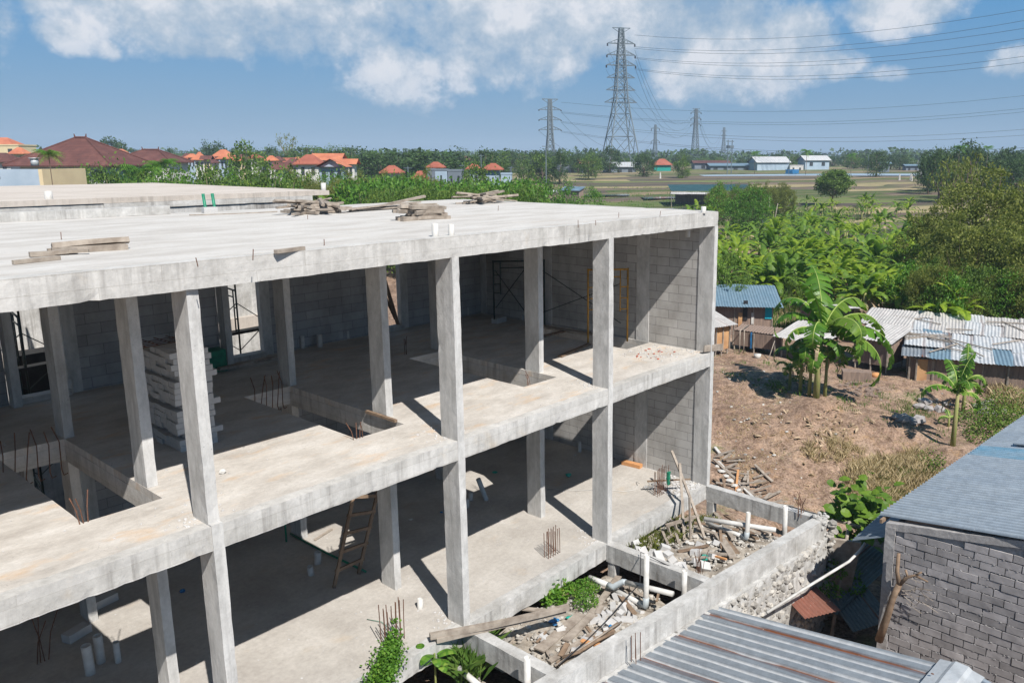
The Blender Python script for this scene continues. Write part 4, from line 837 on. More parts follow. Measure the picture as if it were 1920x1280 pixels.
M['zinclt'] = zinc('pale_galvanised_cap', (0.44, 0.47, 0.49), (0.52, 0.54, 0.55), 0, 0, 0, .45)
M['zincrust'] = zinc('rusty_red_sheet', (0.26, 0.10, 0.07), (0.17, 0.08, 0.055), 0, 0, 0, .8, 0)
M['zincdk'] = zinc('dull_dark_sheet', (0.12, 0.16, 0.17), (0.17, 0.21, 0.22), .8, .9, .05, .7, .1)
h1 = thing('zinc_roof_house', 'near house with grey corrugated roof streaked by rusty laps', 'house')
E0 = atz(1110, 1280, -.50); E1 = atz(1326, 1131, -.50); ed = (E1-E0).normalized(); R1 = atz(1831, 1214, .30)
ey = R1-E1; ey = ey-ed*ey.dot(ed); Ly = ey.length
L1 = 13.0; O = E1-ed*L1; corr(L1, Ly, .24, .035, 14, True, .02, 3).f
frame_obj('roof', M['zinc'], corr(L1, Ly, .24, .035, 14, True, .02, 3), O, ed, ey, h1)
ez = ed.cross(ey).normalized(); RR = O+ey
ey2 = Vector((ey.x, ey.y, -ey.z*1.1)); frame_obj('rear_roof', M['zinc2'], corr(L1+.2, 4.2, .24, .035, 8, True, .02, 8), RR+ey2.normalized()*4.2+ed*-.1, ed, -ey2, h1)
mb = MB()
for s in (-1, 1):
    pass
capd = ey.normalized(); up = Vector((0, 0, 1))
n = 24; vs = []; fs = []
for i in range(n+1):
    q = RR+ed*((L1+.1)*i/n)+up*.045
    for (a, hh) in ((-.34, -.34*ey.z/Ly), (-.16, -.14*ey.z/Ly), (-.10, .015), (.10, .015), (.16, -.16*ey.z/Ly), (.34, -.36*ey.z/Ly)): vs.append(q+Vector((ey.x, ey.y, 0)).normalized()*a+up*(hh+.012*noise.noise(Vector((i*.9, a*3, 1)))))
for i in range(n):
    for k in range(5): fs.append((i*6+k, (i+1)*6+k, (i+1)*6+k+1, i*6+k+1))
mb.add(vs, fs); mb.build('ridge_cap', M['zinclt'], h1)
mb = MB()
for i in range(2, 26):
    q = RR+ed*(L1*i/26)+up*.065+Vector((ey.x, ey.y, 0)).normalized()*(-.25 if i % 2 else .0); mb.rock(q, .022, RN, .6)
mb.build('roof_screws', M['rust'], h1)
mb = MB(); W0 = O+ey.normalized()*.25; wy = Vector((ey.x, ey.y, 0)).normalized()
for a, b_ in ((W0+wy*.1, W0+ed*(L1-.15)+wy*.1), (W0+ed*(L1-.15)+wy*.1, W0+ed*(L1-.15)+wy*8.6)):
    c = (a+b_)/2; d = b_-a; mb.obox(Vector((c.x, c.y, -1.65)), Vector((d.x, d.y, 0))/2, wy*.07 if abs(d.normalized().dot(ed)) > .5 else ed*.07, Vector((0, 0, 1.05)))
mb.build('wall', M['aac'], h1)
mb = MB(); mb.bar(E1-ed*L1+up*-.03, E1+up*-.03, .04, .05); mb.build('eave_batten', M['wood2'], h1)

h2 = thing('grey_brick_house', 'house of rough grey bricks under a pale blue corrugated roof', 'house')
K = atz(1641, 971, 1.0); eu = (atz(1920, 781, 1.0)-K); eu = eu.normalized(); K2 = aty(1920, 1016, K.y-2.75)
ev = K2-K; nrm_ = eu.cross(ev)
sh = corr(11.5, 8.5, .15, .06, 10, False, .006, 5)
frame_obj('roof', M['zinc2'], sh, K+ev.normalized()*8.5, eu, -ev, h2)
q = atz(1822, 838, 1.0); su = (q-K).dot(eu)
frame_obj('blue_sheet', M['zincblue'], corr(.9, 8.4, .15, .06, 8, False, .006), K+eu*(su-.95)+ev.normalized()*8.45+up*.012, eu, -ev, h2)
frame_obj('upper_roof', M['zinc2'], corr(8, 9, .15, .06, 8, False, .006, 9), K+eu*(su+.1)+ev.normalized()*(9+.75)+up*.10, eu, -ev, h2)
XW = K.x+.04; slope = ev.z/hypot(ev.x, ev.y)
wy0 = K.y-.22; zt = lambda y: K.z-.06+(K.y-y)*slope
mb = MB(); ys_ = [wy0-.22*i for i in range(36)]; vs = []; fs = []
for y in ys_: vs += [(XW+.05, y, -3.1), (XW+.05, y, zt(y)-.03), (XW+.2, y, -3.1), (XW+.2, y, zt(y)-.03)]
for i in range(len(ys_)-1): a = i*4; fs += [(a, a+1, a+5, a+4), (a+2, a+6, a+7, a+3), (a+1, a+3, a+7, a+5)]
fs += [(0, 2, 3, 1)]; mb.add(vs, fs); mb.build('wall_core', M['mortar'] if 'mortar' in M else simple('grey_mortar', (0.34, 0.33, 0.33), (0.24, 0.235, 0.235), .95, 12, .1, bd=.01), h2)
mgb = simple('rough_grey_brick', (0.44, 0.42, 0.42), (0.31, 0.295, 0.295), .95, 3, .1, bd=.012, island=.34)
mmo = simple('squeezed_mortar', (0.36, 0.35, 0.345), (0.28, 0.27, 0.265), .95, 16, .1, bd=.01)
rb = random.Random(9); mb = MB(); mo = MB(); ch = .158; bl = .43; k = 0; z = -2.9
while z < 2.0:
    off = (k % 2)*bl*.5+rb.uniform(-.04, .04); y = wy0-.20+off
    dz_ = lambda yy: -.012*(wy0-yy)+.015*noise.noise(Vector((yy*.7, k*1.3, 0)))
    while y > wy0-8:
        bl = .43*rb.uniform(.88, 1.06); y1 = y; y0 = y-bl+.018; yc = (y0+y1)/2; zz = z+dz_(yc)
        if y1 > wy0-.20: y1 = wy0-.20
        if y1-y0 > .08 and zz+ch < zt(yc)-.16:
            b_ = MB(); b_.lat(XW+rb.uniform(-.004, .012), XW+.06, y0, y1, zz+.011, zz+ch-.007, .16, .007); mb.add(b_.v, b_.f)
            # lumpy bead of mortar below and at the end of each brick
            for s in range(6):
                yy = y0+(y1-y0)*(s+rb.random())/6
                if rb.random() < .7: mo.rock((XW+.022, yy, zz+rb.uniform(-.004, .006)), rb.uniform(.014, .030), rb, .4)
            for s in range(2):
                if rb.random() < .5: mo.rock((XW+.028, y0-.008, zz+ch*rb.random()), rb.uniform(.010, .018), rb, 1.2)
        y -= bl
    z += ch; k += 1
mb.build('bricks', mgb, h2); mo.build('mortar_squeeze', mmo, h2)
mb = MB(); mb.lat(XW-.02, XW+.1, wy0-.2, wy0, -3.1, K.z-.1, .15, .02); mb.build('corner_post', mmo, h2)
mb = MB(); b_ = MB(); b_.lat(0, 8.2, 0, .09, -.15, 0, .12, .02, fr=4); d = Vector((0, -1, slope)).normalized()
mb.add([Vector((XW-.015+v[1], wy0-v[0]*.99, zt(wy0)+v[0]*slope+v[2]-.02)) for v in b_.v], b_.f); mb.build('plaster_band', mmo, h2)
mb = MB(); mb.bar(K+eu*.05+ev.normalized()*.1-up*.07, K+eu*11+ev.normalized()*.1-up*.07, .05, .08); mb.build('eave_beam', M['wood2'], h2)
mb = MB(); q0 = Vector((XW+.2, wy0-.12, -1.05)); mb.obox(q0+eu*5, eu*5, Vector((-eu.y, eu.x, 0))*.06, up*1.9); mb.build('rear_wall', mgb, h2)
# lean-to and alley
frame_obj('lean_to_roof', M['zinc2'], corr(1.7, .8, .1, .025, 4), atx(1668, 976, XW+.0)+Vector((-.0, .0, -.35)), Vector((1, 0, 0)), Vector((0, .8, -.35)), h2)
def sheetobj(name, label, cat, o, ex, ey_, lx, ly, mat, pitch=.1):
    return tag(frame_obj(name, M[mat], corr(lx, ly, pitch, .025, 5, False, .03, lx), o, ex, ey_), label, cat)
p = atz(1570, 1152, -2.2); sheetobj('corrugated_sheet', 'dark dented corrugated sheet lying in the alley beside the brick house', 'metal sheet', p, Vector((.2, 1, .05)), Vector((1, -.2, .25)), 1.6, 2.6, 'zincdk')
p = atz(1510, 1160, -1.6); sheetobj('corrugated_sheet', 'rusty red corrugated sheet behind the near roof at the foot of the stone wall', 'metal sheet', p, Vector((.9, -.5, .0)), Vector((.45, .8, .12)), .95, .9, 'zincrust')
p = atz(1600, 1185, -2.4); sheetobj('corrugated_sheet', 'dark corrugated sheet leaning beside the dead tree in the alley', 'metal sheet', p, Vector((1, -.6, .1)), Vector((.2, 1, .35)), 1.1, 1.2, 'zincdk')
def poles(name, label, cat, segs, mat='wood', part='pole'):
    t = thing(name, label, cat)
    for (a, b_, r) in segs: mb = MB(); mb.tube([a, b_], r, 7); mb.build(part, M[mat], t, True)
    return t
T1 = O1+OD*1.5+ON*.2; 
a = at(1478, 950, 22.6); b_ = at(1612, 987, 19.6); c = at(1592, 984, 20.0); d = Vector((at(1562, 1142, 18.6).x, at(1562, 1142, 18.6).y, -2.8))
poles('bamboo_scaffold', 'leaning bamboo frame beside the broken end of the foundation', 'bamboo frame', [(a, b_, .045), (c+up*.1, d, .045), (at(1530, 1035, 19.9), at(1583, 1062, 19.2), .035), (at(1545, 990, 20.6), at(1540, 1010, 20.2), .02)])
mb = MB(); mb.lat(-.04, .04, -.45, .45, 0, 2.2, .3, .01); o_ = mb.build('board', M['wood'], loc=at(1550, 1115, 19.6)+up*-.6); o_.rotation_euler = (.1, -.1, .6); tag(o_, 'dark upright board behind the end of the stone wall', 'board')
tubeobj('white_pipe', 'long white pipe bridging from the stone wall to the brick house', 'pipe', [at(1438, 1148, 15.9), at(1500, 1108, 16.4), at(1592, 1052, 17.1), at(1612, 1032, 17.3), at(1622, 1018, 17.4)], .03, 'pvc', 8)
dt = thing('dead_tree', 'bare dead tree stump leaning on the grey brick wall', 'tree'); g0 = Vector((XW-.35, wy0-.15, -2.9))
pt = lambda x, y: atx(x, y, XW-.16)
mb = MB(); mb.tube([pt(1648, 1200), pt(1662, 1160), pt(1674, 1120), pt(1686, 1095)], .085, 8, r1=.06); mb.build('trunk', M['wood2'], dt, True)
mb = MB(); mb.tube([pt(1686, 1096), pt(1682, 1070), pt(1685, 1037)], .05, 7, r1=.035); mb.build('branch', M['wood2'], dt, True)
mb = MB(); mb.tube([pt(1685, 1097), pt(1700, 1082), pt(1716, 1078), pt(1740, 1090)], .045, 7, r1=.015); mb.tube([pt(1702, 1082), pt(1698, 1068)], .025, 6); mb.tube([pt(1716, 1078), pt(1728, 1072)], .02, 6); mb.build('branch', M['wood2'], dt, True)
mb = MB()
for k in range(26): s = pt(U(1690, 1735), U(1080, 1135)); mb.tube([s, s+Vector((U(-.05, .05), U(-.35, .2), U(-.25, .15)))], .006, 4)
mb.build('twigs', M['wood'], dt)
p = atz(1610, 1075, -2.5); 
for k, (x, y, c_) in enumerate(((1632, 1062, 'yellow'), (1640, 1048, 'blue'), (1608, 1085, 'wood2'))):
    p = atz(x, y, -2.6); mb = MB(); rn = random.Random(k); mb.rock((0, 0, .1), .18, rn, .7); tag(mb.build('rubbish_sack', M[c_], loc=p), '%s sack lying in the dark alley' % ('yellow', 'blue', 'brown')[k], 'sack')

# ================================================================ SHACKS
M['hutwood'] = simple('grey_brown_board_wall', (0.27, 0.20, 0.16), (0.17, 0.13, 0.11), .95, 2.5, .1, bd=.006, stretch=(5, 5, .6))
M['plyorange'] = simple('orange_plywood_wall', (0.50, 0.30, 0.15), (0.34, 0.19, 0.10), .9, 1.5, .1)
M['sheetwhite'] = zinc('pale_roof_sheet', (0.36, 0.345, 0.33), (0.54, 0.52, 0.50), .5, .9, .04, .6, .05)  # weathered white sheet in its own colour, rusted at the laps
M['sheetblue'] = zinc('faded_blue_roof_sheet', (0.12, 0.20, 0.26), (0.18, 0.26, 0.32), 0, 0, 0, .6, .05)
M['sheetmix'] = zinc('patched_grey_roof_sheet', (0.36, 0.40, 0.43), (0.55, 0.54, 0.53), .3, .9, .1, .6, .05)
M['bluecurt'] = simple('turquoise_cloth', (0.02, 0.38, 0.48), (0.02, 0.28, 0.38), .8, 3, .1)
def gz(x, y): return ground_at(x, y)
def hut(label, A, B, depth, hf, hb, roof, wall, over=.35, lift=0, group=None, open_=False, pitch=.15, posts=True, side=None, name='shack', patch=None):
    A = gz(*A) if len(A) == 2 else Vector(A); B = gz(*B) if len(B) == 2 else Vector(B)
    d = (B-A); d.z = 0; W = d.length; d.normalize(); n = Vector((-d.y, d.x, 0)); n = n if n.dot(FW) > 0 else -n; z0 = min(A.z, B.z)
    t = thing(name, label, 'shack', (A.x, A.y, z0), group=group); base = Vector((0, 0, 0))
    P_ = lambda s, v, z: d*s+n*v+up*z
    mb = MB(); zl = lift
    if not open_:
        vs = [P_(0,0,zl), P_(W,0,zl), P_(W,depth,zl), P_(0,depth,zl), P_(0,0,hf), P_(W,0,hf), P_(W,depth,hb), P_(0,depth,hb)]
        mb.add(vs, [(0,3,2,1),(4,5,6,7),(0,1,5,4),(1,2,6,5),(2,3,7,6),(3,0,4,7)]); mb.build('wall', M[wall], t)
        for s in [W*k/max(2, int(W/.9)) for k in range(max(2, int(W/.9))+1)]:
            mb = MB(); mb.bar(P_(s, -.03, zl-.02), P_(s, -.03, hf), .06, .05); mb.build('batten', M['wood'], t)
    if posts and (open_ or lift):
        for (s, v) in ((0.05, .05), (W-.05, .05), (.05, depth-.05), (W-.05, depth-.05), (W/2, .05)):
            mb = MB(); mb.tube([P_(s, v, -.25), P_(s, v, (hf if v < .1 else hb) if open_ else lift+.02)], .04, 6); mb.build('post', M['wood'], t)
    ey_ = n*(depth+2*over)+up*(hb-hf)*(depth+2*over)/depth; L_ = ey_.length
    if patch:
        ez_ = d.cross(ey_).normalized(); e2 = ez_.cross(d); rp = random.Random(int(W*100)); x = -over
        while x < W+over-.2:
            wd = rp.uniform(.7, 1.1); y = 0
            while y < L_-.3:
                ln = min(L_-y, rp.uniform(1.2, 2.0)); m_ = rp.choice(patch); ob = corr(wd+.08, ln+.12, pitch, .03, 4, False, .07, rp.random()*9).build('roof_sheet', M[m_], t); a_ = rp.uniform(-.05, .05)
                o_ = P_(x, 0, 0)*1+e2*(y-over)+ez_*rp.uniform(.0, .06)+up*(hf+.05); dx_ = (d*cos(a_)+e2*sin(a_)).normalized(); dy_ = ez_.cross(dx_); o_ = o_+up*0
                ob.matrix_local = Matrix(((dx_.x, dy_.x, ez_.x, o_.x), (dx_.y, dy_.y, ez_.y, o_.y), (dx_.z, dy_.z, ez_.z, o_.z), (0, 0, 0, 1))); y += ln
            x += wd
        for k in range(6): s_ = rp.uniform(0, W-1.5); mb = MB(); mb.bar(P_(s_, 0, 0)+e2*rp.uniform(0, L_-.5)+up*(hf+.16), P_(s_+rp.uniform(1, 2), 0, 0)+e2*rp.uniform(0, L_-.5)+up*(hf+.17), .05, .04); mb.build('batten', M['wood'], t)
        return t, P_, W
    rf = corr(W+2*over, L_, pitch, .03, 5, False, .05, W)
    ob = rf.build('roof', M[roof], t); ez_ = d.cross(ey_).normalized(); e2 = ez_.cross(d); o_ = P_(-over, -over, hf+.05-(hb-hf)*over/depth)
    ob.matrix_local = Matrix(((d.x, e2.x, ez_.x, o_.x), (d.y, e2.y, ez_.y, o_.y), (d.z, e2.z, ez_.z, o_.z), (0, 0, 0, 1)))
    return t, P_, W
t, P_, W = hut('brown board shack under the long faded blue roof', (1341, 628), (1446, 632), 2.6, 1.70, 2.15, 'sheetblue', 'hutwood', .5)
mb = MB(); mb.box(0, 0, 0, 0, 0, 0); 
for (s0, s1, z0, z1, m_, nm) in ((W*.87, W*.99, 1.0, 1.7, 'bluecurt', 'curtain'), (W*.48, W*.56, .9, 1.95, 'black', 'doorway'), (W*.40, W*.47, .2, 1.3, 'plyorange', 'door'), (W*.63, W*.68, .7, 1.3, 'whitecl', 'towel')):
    mb = MB(); a = P_(s0, -.06, z0); b_ = P_(s1, -.03, z1); mb.add([P_(s0,-.06,z0), P_(s1,-.06,z0), P_(s1,-.06,z1), P_(s0,-.06,z1), P_(s0,-.035,z0), P_(s1,-.035,z0), P_(s1,-.035,z1), P_(s0,-.035,z1)], [(0,1,2,3),(4,7,6,5),(0,4,5,1),(1,5,6,2),(2,6,7,3),(3,7,4,0)]); mb.build(nm, M[m_], t)
hut('orange plywood shack under a small white roof at the corner of the building', (1341, 668), (1366, 664), 1.6, 1.5, 1.85, 'sheetwhite', 'plyorange', .3, .3)
hut('slatted wooden pen on short posts beside the orange shack', (1374, 655), (1452, 668), 1.0, 1.0, 1.12, 'hutwood', 'hutwood', .02, .3)
hut('grey plank hut with a white roof behind the big banana plant', (1500, 628), (1572, 640), 1.8, 1.75, 1.5, 'sheetwhite', 'hutwood', .55, .2)
hut('open white canopy on crooked posts beside the slatted pen', (1462, 672), (1535, 690), 1.6, 1.15, 1.5, 'sheetwhite', 'hutwood', .3, 0, None, True)
hut('brown stilt hut with a white roof right of the big banana plant', (1600, 690), (1662, 702), 1.7, 1.45, 1.75, 'sheetwhite', 'hutwood', .25, .35)
hut('small white roofed hut behind the banana leaves', (1620, 650), (1690, 660), 2.0, 1.3, 1.6, 'sheetwhite', 'hutwood', .3, .2)
hut('long shed with a patched grey and white roof, front row', (1703, 712), (1935, 745), 2.6, 1.30, 1.65, 'sheetmix', 'hutwood', .35, patch=('sheetmix', 'sheetwhite', 'sheetblue', 'sheetmix', 'zinc'))
hut('long pale roofed shed behind the patched one', (1655, 655), (1945, 690), 2.0, 1.35, 1.7, 'sheetwhite', 'hutwood', .3, patch=('sheetwhite', 'sheetwhite', 'sheetmix'))
hut('lean-to with a white corrugated awning and yellow door', (1716, 714), (1775, 720), .8, 1.05, 1.25, 'sheetwhite', 'plyorange', .12)
hut('low grey and white patched roof at the left end of the long shed', (1700, 700), (1760, 708), 1.6, 1.35, 1.6, 'sheetmix', 'hutwood', .2, patch=('sheetmix', 'sheetblue'))
# drying rack
a = gz(1388, 665); b_ = gz(1480, 672)
poles('drying_rack', 'rough pole rack with a blue cloth in front of the slatted pen', 'rack', [(gz(1386, 665)-up*.1, gz(1386, 665)+up*1.25, .03), (gz(1394, 663)-up*.1, gz(1394, 663)+up*1.2, .03), (gz(1386, 665)+up*1.2, gz(1394, 663)+up*1.18+Vector((1.2, .4, 0)), .02), (gz(1452, 672), gz(1452, 672)+up*.9, .03), (gz(1440, 676), gz(1452, 672)+up*.95, .02)])
p = gz(1409, 660); mb = MB(); mb.lat(-.12, .12, -.03, .03, .2, 1.0, .1, .03); tag(mb.build('blue_cloth', M['blue'], loc=p), 'blue cloth hanging on the pole rack', 'cloth')
for (x, y, c_, lab) in ((1640, 708, 'woodorange', 'orange pot on the ground by the stilt hut'), (1420, 672, 'whitecl', 'white basin below the slatted pen'), (1444, 618, 'woodorange', 'orange bucket by the blue roofed shack')):
    p = gz(x, y); mb = MB(); mb.tube([(0, 0, 0), (0, 0, .1), (0, 0, .22)], .14, 10, r1=.18); tag(mb.build('bucket', M[c_], smooth=True, loc=p), lab, 'bucket')
p = gz(1605, 712); mb = MB(); mb.lat(-.6, .6, -.3, .3, 0, .42, .2, .02); o_ = mb.build('stone_bench', M['hutwood'], loc=p); o_.rotation_euler = (0, 0, YAW-pi/2-.2); tag(o_, 'low brown box bench below the stilt hut', 'bench')
mb = MB()
for k in range(60): p = gz(U(1575, 1650), U(718, 745)); mb.obox(p+up*.04, Vector((.12, 0, 0)), Vector((0, .06, 0)), Vector((0, 0, .04)))
tag(mb.build('scattered_bricks', M['hutwood']), 'flat bricks laid out on the dirt beyond the banana plant', 'bricks', kind='stuff')
p = gz(1640, 745)
for k, (x, y) in enumerate(((1725, 765), (1740, 770), (1762, 772), (1776, 762), (1828, 765), (1845, 772), (1856, 760), (1870, 768), (1862, 780), (1838, 778), (1845, 762), (1880, 775), (1694, 790), (1708, 795), (1720, 792), (1680, 786), (1735, 758))):
    p = gz(x, y); rn = random.Random(k+40); mb = MB(); mb.rock((0, 0, .1), rn.uniform(.16, .32), rn, .7); tag(mb.build('boulder', simple('grey_boulder', (0.36, 0.34, 0.33), (0.20, 0.19, 0.19), .9, 5, .15, bd=.02) if k == 0 else bpy.data.materials['grey_boulder'], loc=p), 'grey boulder in the rock heap by the young banana plants', 'rock', 'boulders by the young banana plants')

# ================================================================ VILLAGE AND FAR BUILDINGS
M['tile'] = simple('orange_clay_tile', (0.50, 0.19, 0.10), (0.36, 0.12, 0.07), .85, .6, .2)
M['tilered'] = simple('red_clay_tile', (0.34, 0.115, 0.075), (0.25, 0.08, 0.055), .85, .6, .2)
mt, t_, b_ = base_mat('dark_brown_clay_tile', .85, .2); f_ = noi(t_, coord(t_), .8, 6, .65); cc = ramp(t_, f_, [(.3, (0.085, 0.04, 0.036)), (.55, (0.125, 0.055, 0.048)), (.75, (0.17, 0.08, 0.065))])
wv = N(t_, 'ShaderNodeTexWave', wave_type='BANDS', bands_direction='Z'); wv.inputs['Scale'].default_value = 1.6; wv.inputs['Distortion'].default_value = 1; t_.links.new(coord(t_), wv.inputs['Vector'])
cc = mixc(t_, .5, cc, ramp(t_, wv.outputs[0], [(0, .6), (.4, 1)]), 'MULTIPLY'); t_.links.new(cc, b_.inputs['Base Color']); M['tiledk'] = mt
M['wallw'] = simple('whitewashed_wall', (0.62, 0.61, 0.58), (0.50, 0.49, 0.46), .9, .5, .1)
M['wallblue'] = simple('pale_blue_wall', (0.36, 0.44, 0.52), (0.28, 0.36, 0.44), .9, .5, .1)
M['wallcream'] = simple('cream_wall', (0.62, 0.52, 0.33), (0.55, 0.45, 0.29), .9, .5, .1)
M['wallgrey'] = simple('grey_rendered_wall', (0.19, 0.22, 0.26), (0.14, 0.165, 0.195), .9, .5, .1)
M['wallteal'] = simple('turquoise_wall', (0.03, 0.26, 0.22), (0.02, 0.28, 0.24), .9, .5, .1)
M['glassdk'] = simple('dark_window', (0.03, 0.035, 0.04), (0.05, 0.055, 0.06), .25, 2, .5)
def zpx(y, D): return CAM.z-(y-298)*D/F
def house(label, x0, x1, ye, yt, D, wall='wallw', roof='tile', kind='hip', ratio=.75, ridge=.25, rot=0, win=2, over=.6, name='tiled_house', cap=False, cat='house'):
    c = at((x0+x1)/2, 298, D); W = (x1-x0)*D/F; dp = W*ratio; zE = zpx(ye, D); zT = zpx(yt, D+dp*.5); g = H(c.x, c.y)-.3
    base = Vector((c.x, c.y, g))+Vector((cos(YAW), sin(YAW), 0))*dp*.5; t = thing(name, label, cat, base, rz=YAW-pi/2+rot); e = zE-g; tz = zT-g; w2 = W/2; d2 = dp/2
    mb = MB(); mb.box(-w2+over, w2-over, -d2+over, d2-over, 0, e+.05); mb.build('wall', M[wall], t)
    mb = MB()
    if kind == 'hip':
        r = w2*ridge if W >= dp else 0; rd = 0 if W >= dp else d2*ridge
        vs = [(-w2,-d2,e),(w2,-d2,e),(w2,d2,e),(-w2,d2,e),(-r,-rd,tz),(r,rd,tz),(-w2,-d2,e-.15),(w2,-d2,e-.15),(w2,d2,e-.15),(-w2,d2,e-.15)]
        mb.add(vs, [(0,1,5,4),(1,2,5),(2,3,4,5),(3,0,4),(6,7,1,0),(7,8,2,1),(8,9,3,2),(9,6,0,3),(9,8,7,6)])
    elif kind == 'gable':     # ridge runs left to right
        vs = [(-w2,-d2,e),(w2,-d2,e),(w2,d2,e),(-w2,d2,e),(-w2,0,tz),(w2,0,tz)]
        mb.add(vs, [(0,1,5,4),(2,3,4,5),(0,3,2,1)])
    elif kind == 'gfront':
        vs = [(-w2,-d2,e),(w2,-d2,e),(w2,d2,e),(-w2,d2,e),(0,-d2,tz),(0,d2,tz)]
        mb.add(vs, [(0,4,5,3),(1,2,5,4),(0,3,2,1)])
    else: mb.box(-w2, w2, -d2, d2, e, e+.25)
    mb.build('roof', M[roof], t)
    if kind == 'gable':
        mb = MB(); mb.add([(w2-over,-d2+over,e),(w2-over,d2-over,e),(w2-over,0,tz-.3),(-w2+over,-d2+over,e),(-w2+over,d2-over,e),(-w2+over,0,tz-.3)], [(0,1,2),(3,5,4)]); mb.build('gable', M[wall], t)
    if kind == 'gfront':
        mb = MB(); mb.add([(-w2+over,-d2+over,e),(w2-over,-d2+over,e),(0,-d2+over,tz-.2)], [(0,1,2)]); mb.build('gable', M[wall], t)
    if cap:
        mb = MB(); r = w2*ridge; mb.tube([(-r,0,tz+.05),(r,0,tz+.05)], .16, 6)
        for s in (-1, 1): mb.tube([(s*r,0,tz), (s*(r+.1),0,tz+.5)], .12, 6, r1=.04)
        for (sx, sy) in ((1,-1),(-1,-1),(1,1),(-1,1)): mb.tube([(sx*r,0,tz+.03),(sx*w2,sy*d2,e+.03)], .12, 5)
        mb.build('ridge_tiles', M['tiledk'], t)
    for k in range(win):
        x = -w2+over+(W-2*over)*(k+.5)/win; s = min(.7, W*.06); mb = MB(); mb.box(x-s, x+s, -d2+over-.06, -d2+over+.02, e-1.9, e-.6); mb.build('window', M['glassdk'], t)
    return t
house('large house with dark brown hipped roof at the left edge', 2, 208, 310, 260, 92, 'wallw', 'tiledk', ridge=.10, win=4, ratio=.8, over=1.2, cap=True)
house('house with brown roof half hidden at the far left edge', -40, 20, 303, 287, 110, 'wallw', 'tiledk')
house('cream house with orange hipped roof at the left edge', -28, 25, 272, 259, 170, 'wallcream', 'tile'); 
t = house('cream house block beneath the orange roof at the left edge', -30, 38, 274, 273, 160, 'wallcream', 'wallcream', 'flat', over=.1)
house('orange roofed house peeking over the brown roof on the left', 15, 46, 288, 277, 150, 'wallcream', 'tile')
house('flat orange roof behind the right slope of the large brown roof', 142, 174, 282, 274, 200); house('small orange roof between the brown roofs', 172, 192, 285, 278, 200)
house('brown hipped roof right of the large brown roof', 165, 222, 301, 278, 130, 'wallw', 'tiledk'); house('tiny orange roof under the round dark tree', 213, 236, 288, 280, 210)
house('long brown hipped roof behind the palm fronds', 200, 320, 304, 282, 118, 'wallw', 'tiledk', cap=True); house('orange flat roofed cream house in the middle left', 287, 316, 294, 285, 190, 'wallcream'); house('brown roof house beside the cream house', 330, 364, 300, 288, 180, 'wallw', 'tiledk')
house('small pointed orange roof left of the big tree', 364, 380, 295, 285.5, 210); house('orange hipped roof house left of the big green tree', 396, 432, 293, 281, 175, 'wallblue', 'tile', win=3); house('grey low roof in the village centre', 350, 400, 305, 296, 170, 'wallw', 'tiledk')
house('dark red gable roof behind the trees', 505, 540, 318, 304, 120, 'wallw', 'tiledk', 'gable'); house('small brown hipped roof right of the big tree', 528, 560, 309, 297, 150, 'wallw', 'tiledk')
house('red hipped roof of the white villa', 548, 600, 307, 290, 135, 'wallw', 'tilered'); house('long orange roof at the back of the white villa', 578, 640, 301, 288, 145, 'wallw', 'tile', 'gable'); t = house('white villa with orange gable front', 588, 648, 313, 298, 120, 'wallblue', 'tile', 'gfront', win=3); house('orange gable roof at the right end of the villa', 628, 668, 308, 298, 135, 'wallw', 'tile', 'gable')
hk = random.Random(19)
for k in range(20):
    x = 235+k*17+hk.uniform(-6, 6); ye = hk.uniform(295, 306); kk = k % 4
    house(('small orange roofed house in the village rows', 'small brown roofed house in the village rows', 'small red roofed house in the village rows', 'small pale walled house in the village rows')[kk], x-hk.uniform(9, 15), x+hk.uniform(9, 15), ye, ye-hk.uniform(6, 10), hk.uniform(140, 200), ('wallw', 'wallcream', 'wallw', 'wallblue')[kk], ('tile', 'tiledk', 'tilered', 'tile')[kk], 'hip' if k % 3 else 'gable', win=2)['group'] = ('orange', 'brown', 'red', 'pale')[kk]+' village row houses'
house('plain red hipped roof among the trees', 709, 752, 323, 310, 125, 'wallw', 'tilered'); house('red hipped roof on the white tower room', 797, 832, 313, 303.5, 120, 'wallw', 'tilered'); house('low red roof left of the tower house', 768, 800, 334, 320, 110, 'wallgrey', 'tilered')
house('blue grey flat walled house below the red tower roof', 814, 838, 320, 319, 108, 'wallblue', 'wallgrey', 'flat', over=.05, win=1); house('unfinished grey wall beside the blue grey house', 838, 866, 321, 320, 108, 'wallgrey', 'wallgrey', 'flat', over=.05); house('grey annex on the left of the blue grey house', 799, 815, 319, 318, 112, 'wallgrey', 'wallgrey', 'flat', over=.05, win=1)
house('left red hipped roof of the pale blue pair', 872, 902, 316, 307, 125, 'wallblue', 'tilered'); house('right red hipped roof of the pale blue pair', 902, 942, 317, 306, 118, 'wallblue', 'tilered', win=0); house('pale blue box house right of the red roofs', 938, 959, 327, 326, 116, 'wallblue', 'wallblue', 'flat', over=.05, win=0)
house('blue shed roof behind the trees in the centre', 925, 960, 302, 297, 260, 'wallgrey', 'sheetblue', 'gable'); house('dark roofed house behind the centre trees', 858, 884, 300, 293, 240, 'wallgrey', 'tiledk')
house('grey compound house with red gable roof left of the tall pylon', 1082, 1118, 307, 298.5, 250, 'wallgrey', 'tilered', 'gable', win=2, rot=.3); house('long grey shed wall left of the tall pylon', 1042, 1084, 311, 309, 252, 'wallgrey', 'wallgrey', 'flat', over=.1); house('grey shed with low roof beneath the tall pylon', 1128, 1196, 313, 304, 255, 'wallgrey', 'sheetmix', 'gable', win=3)
house('red hipped roof house with turquoise wall', 1224, 1262, 309, 298, 268, 'wallteal', 'tilered', win=0)
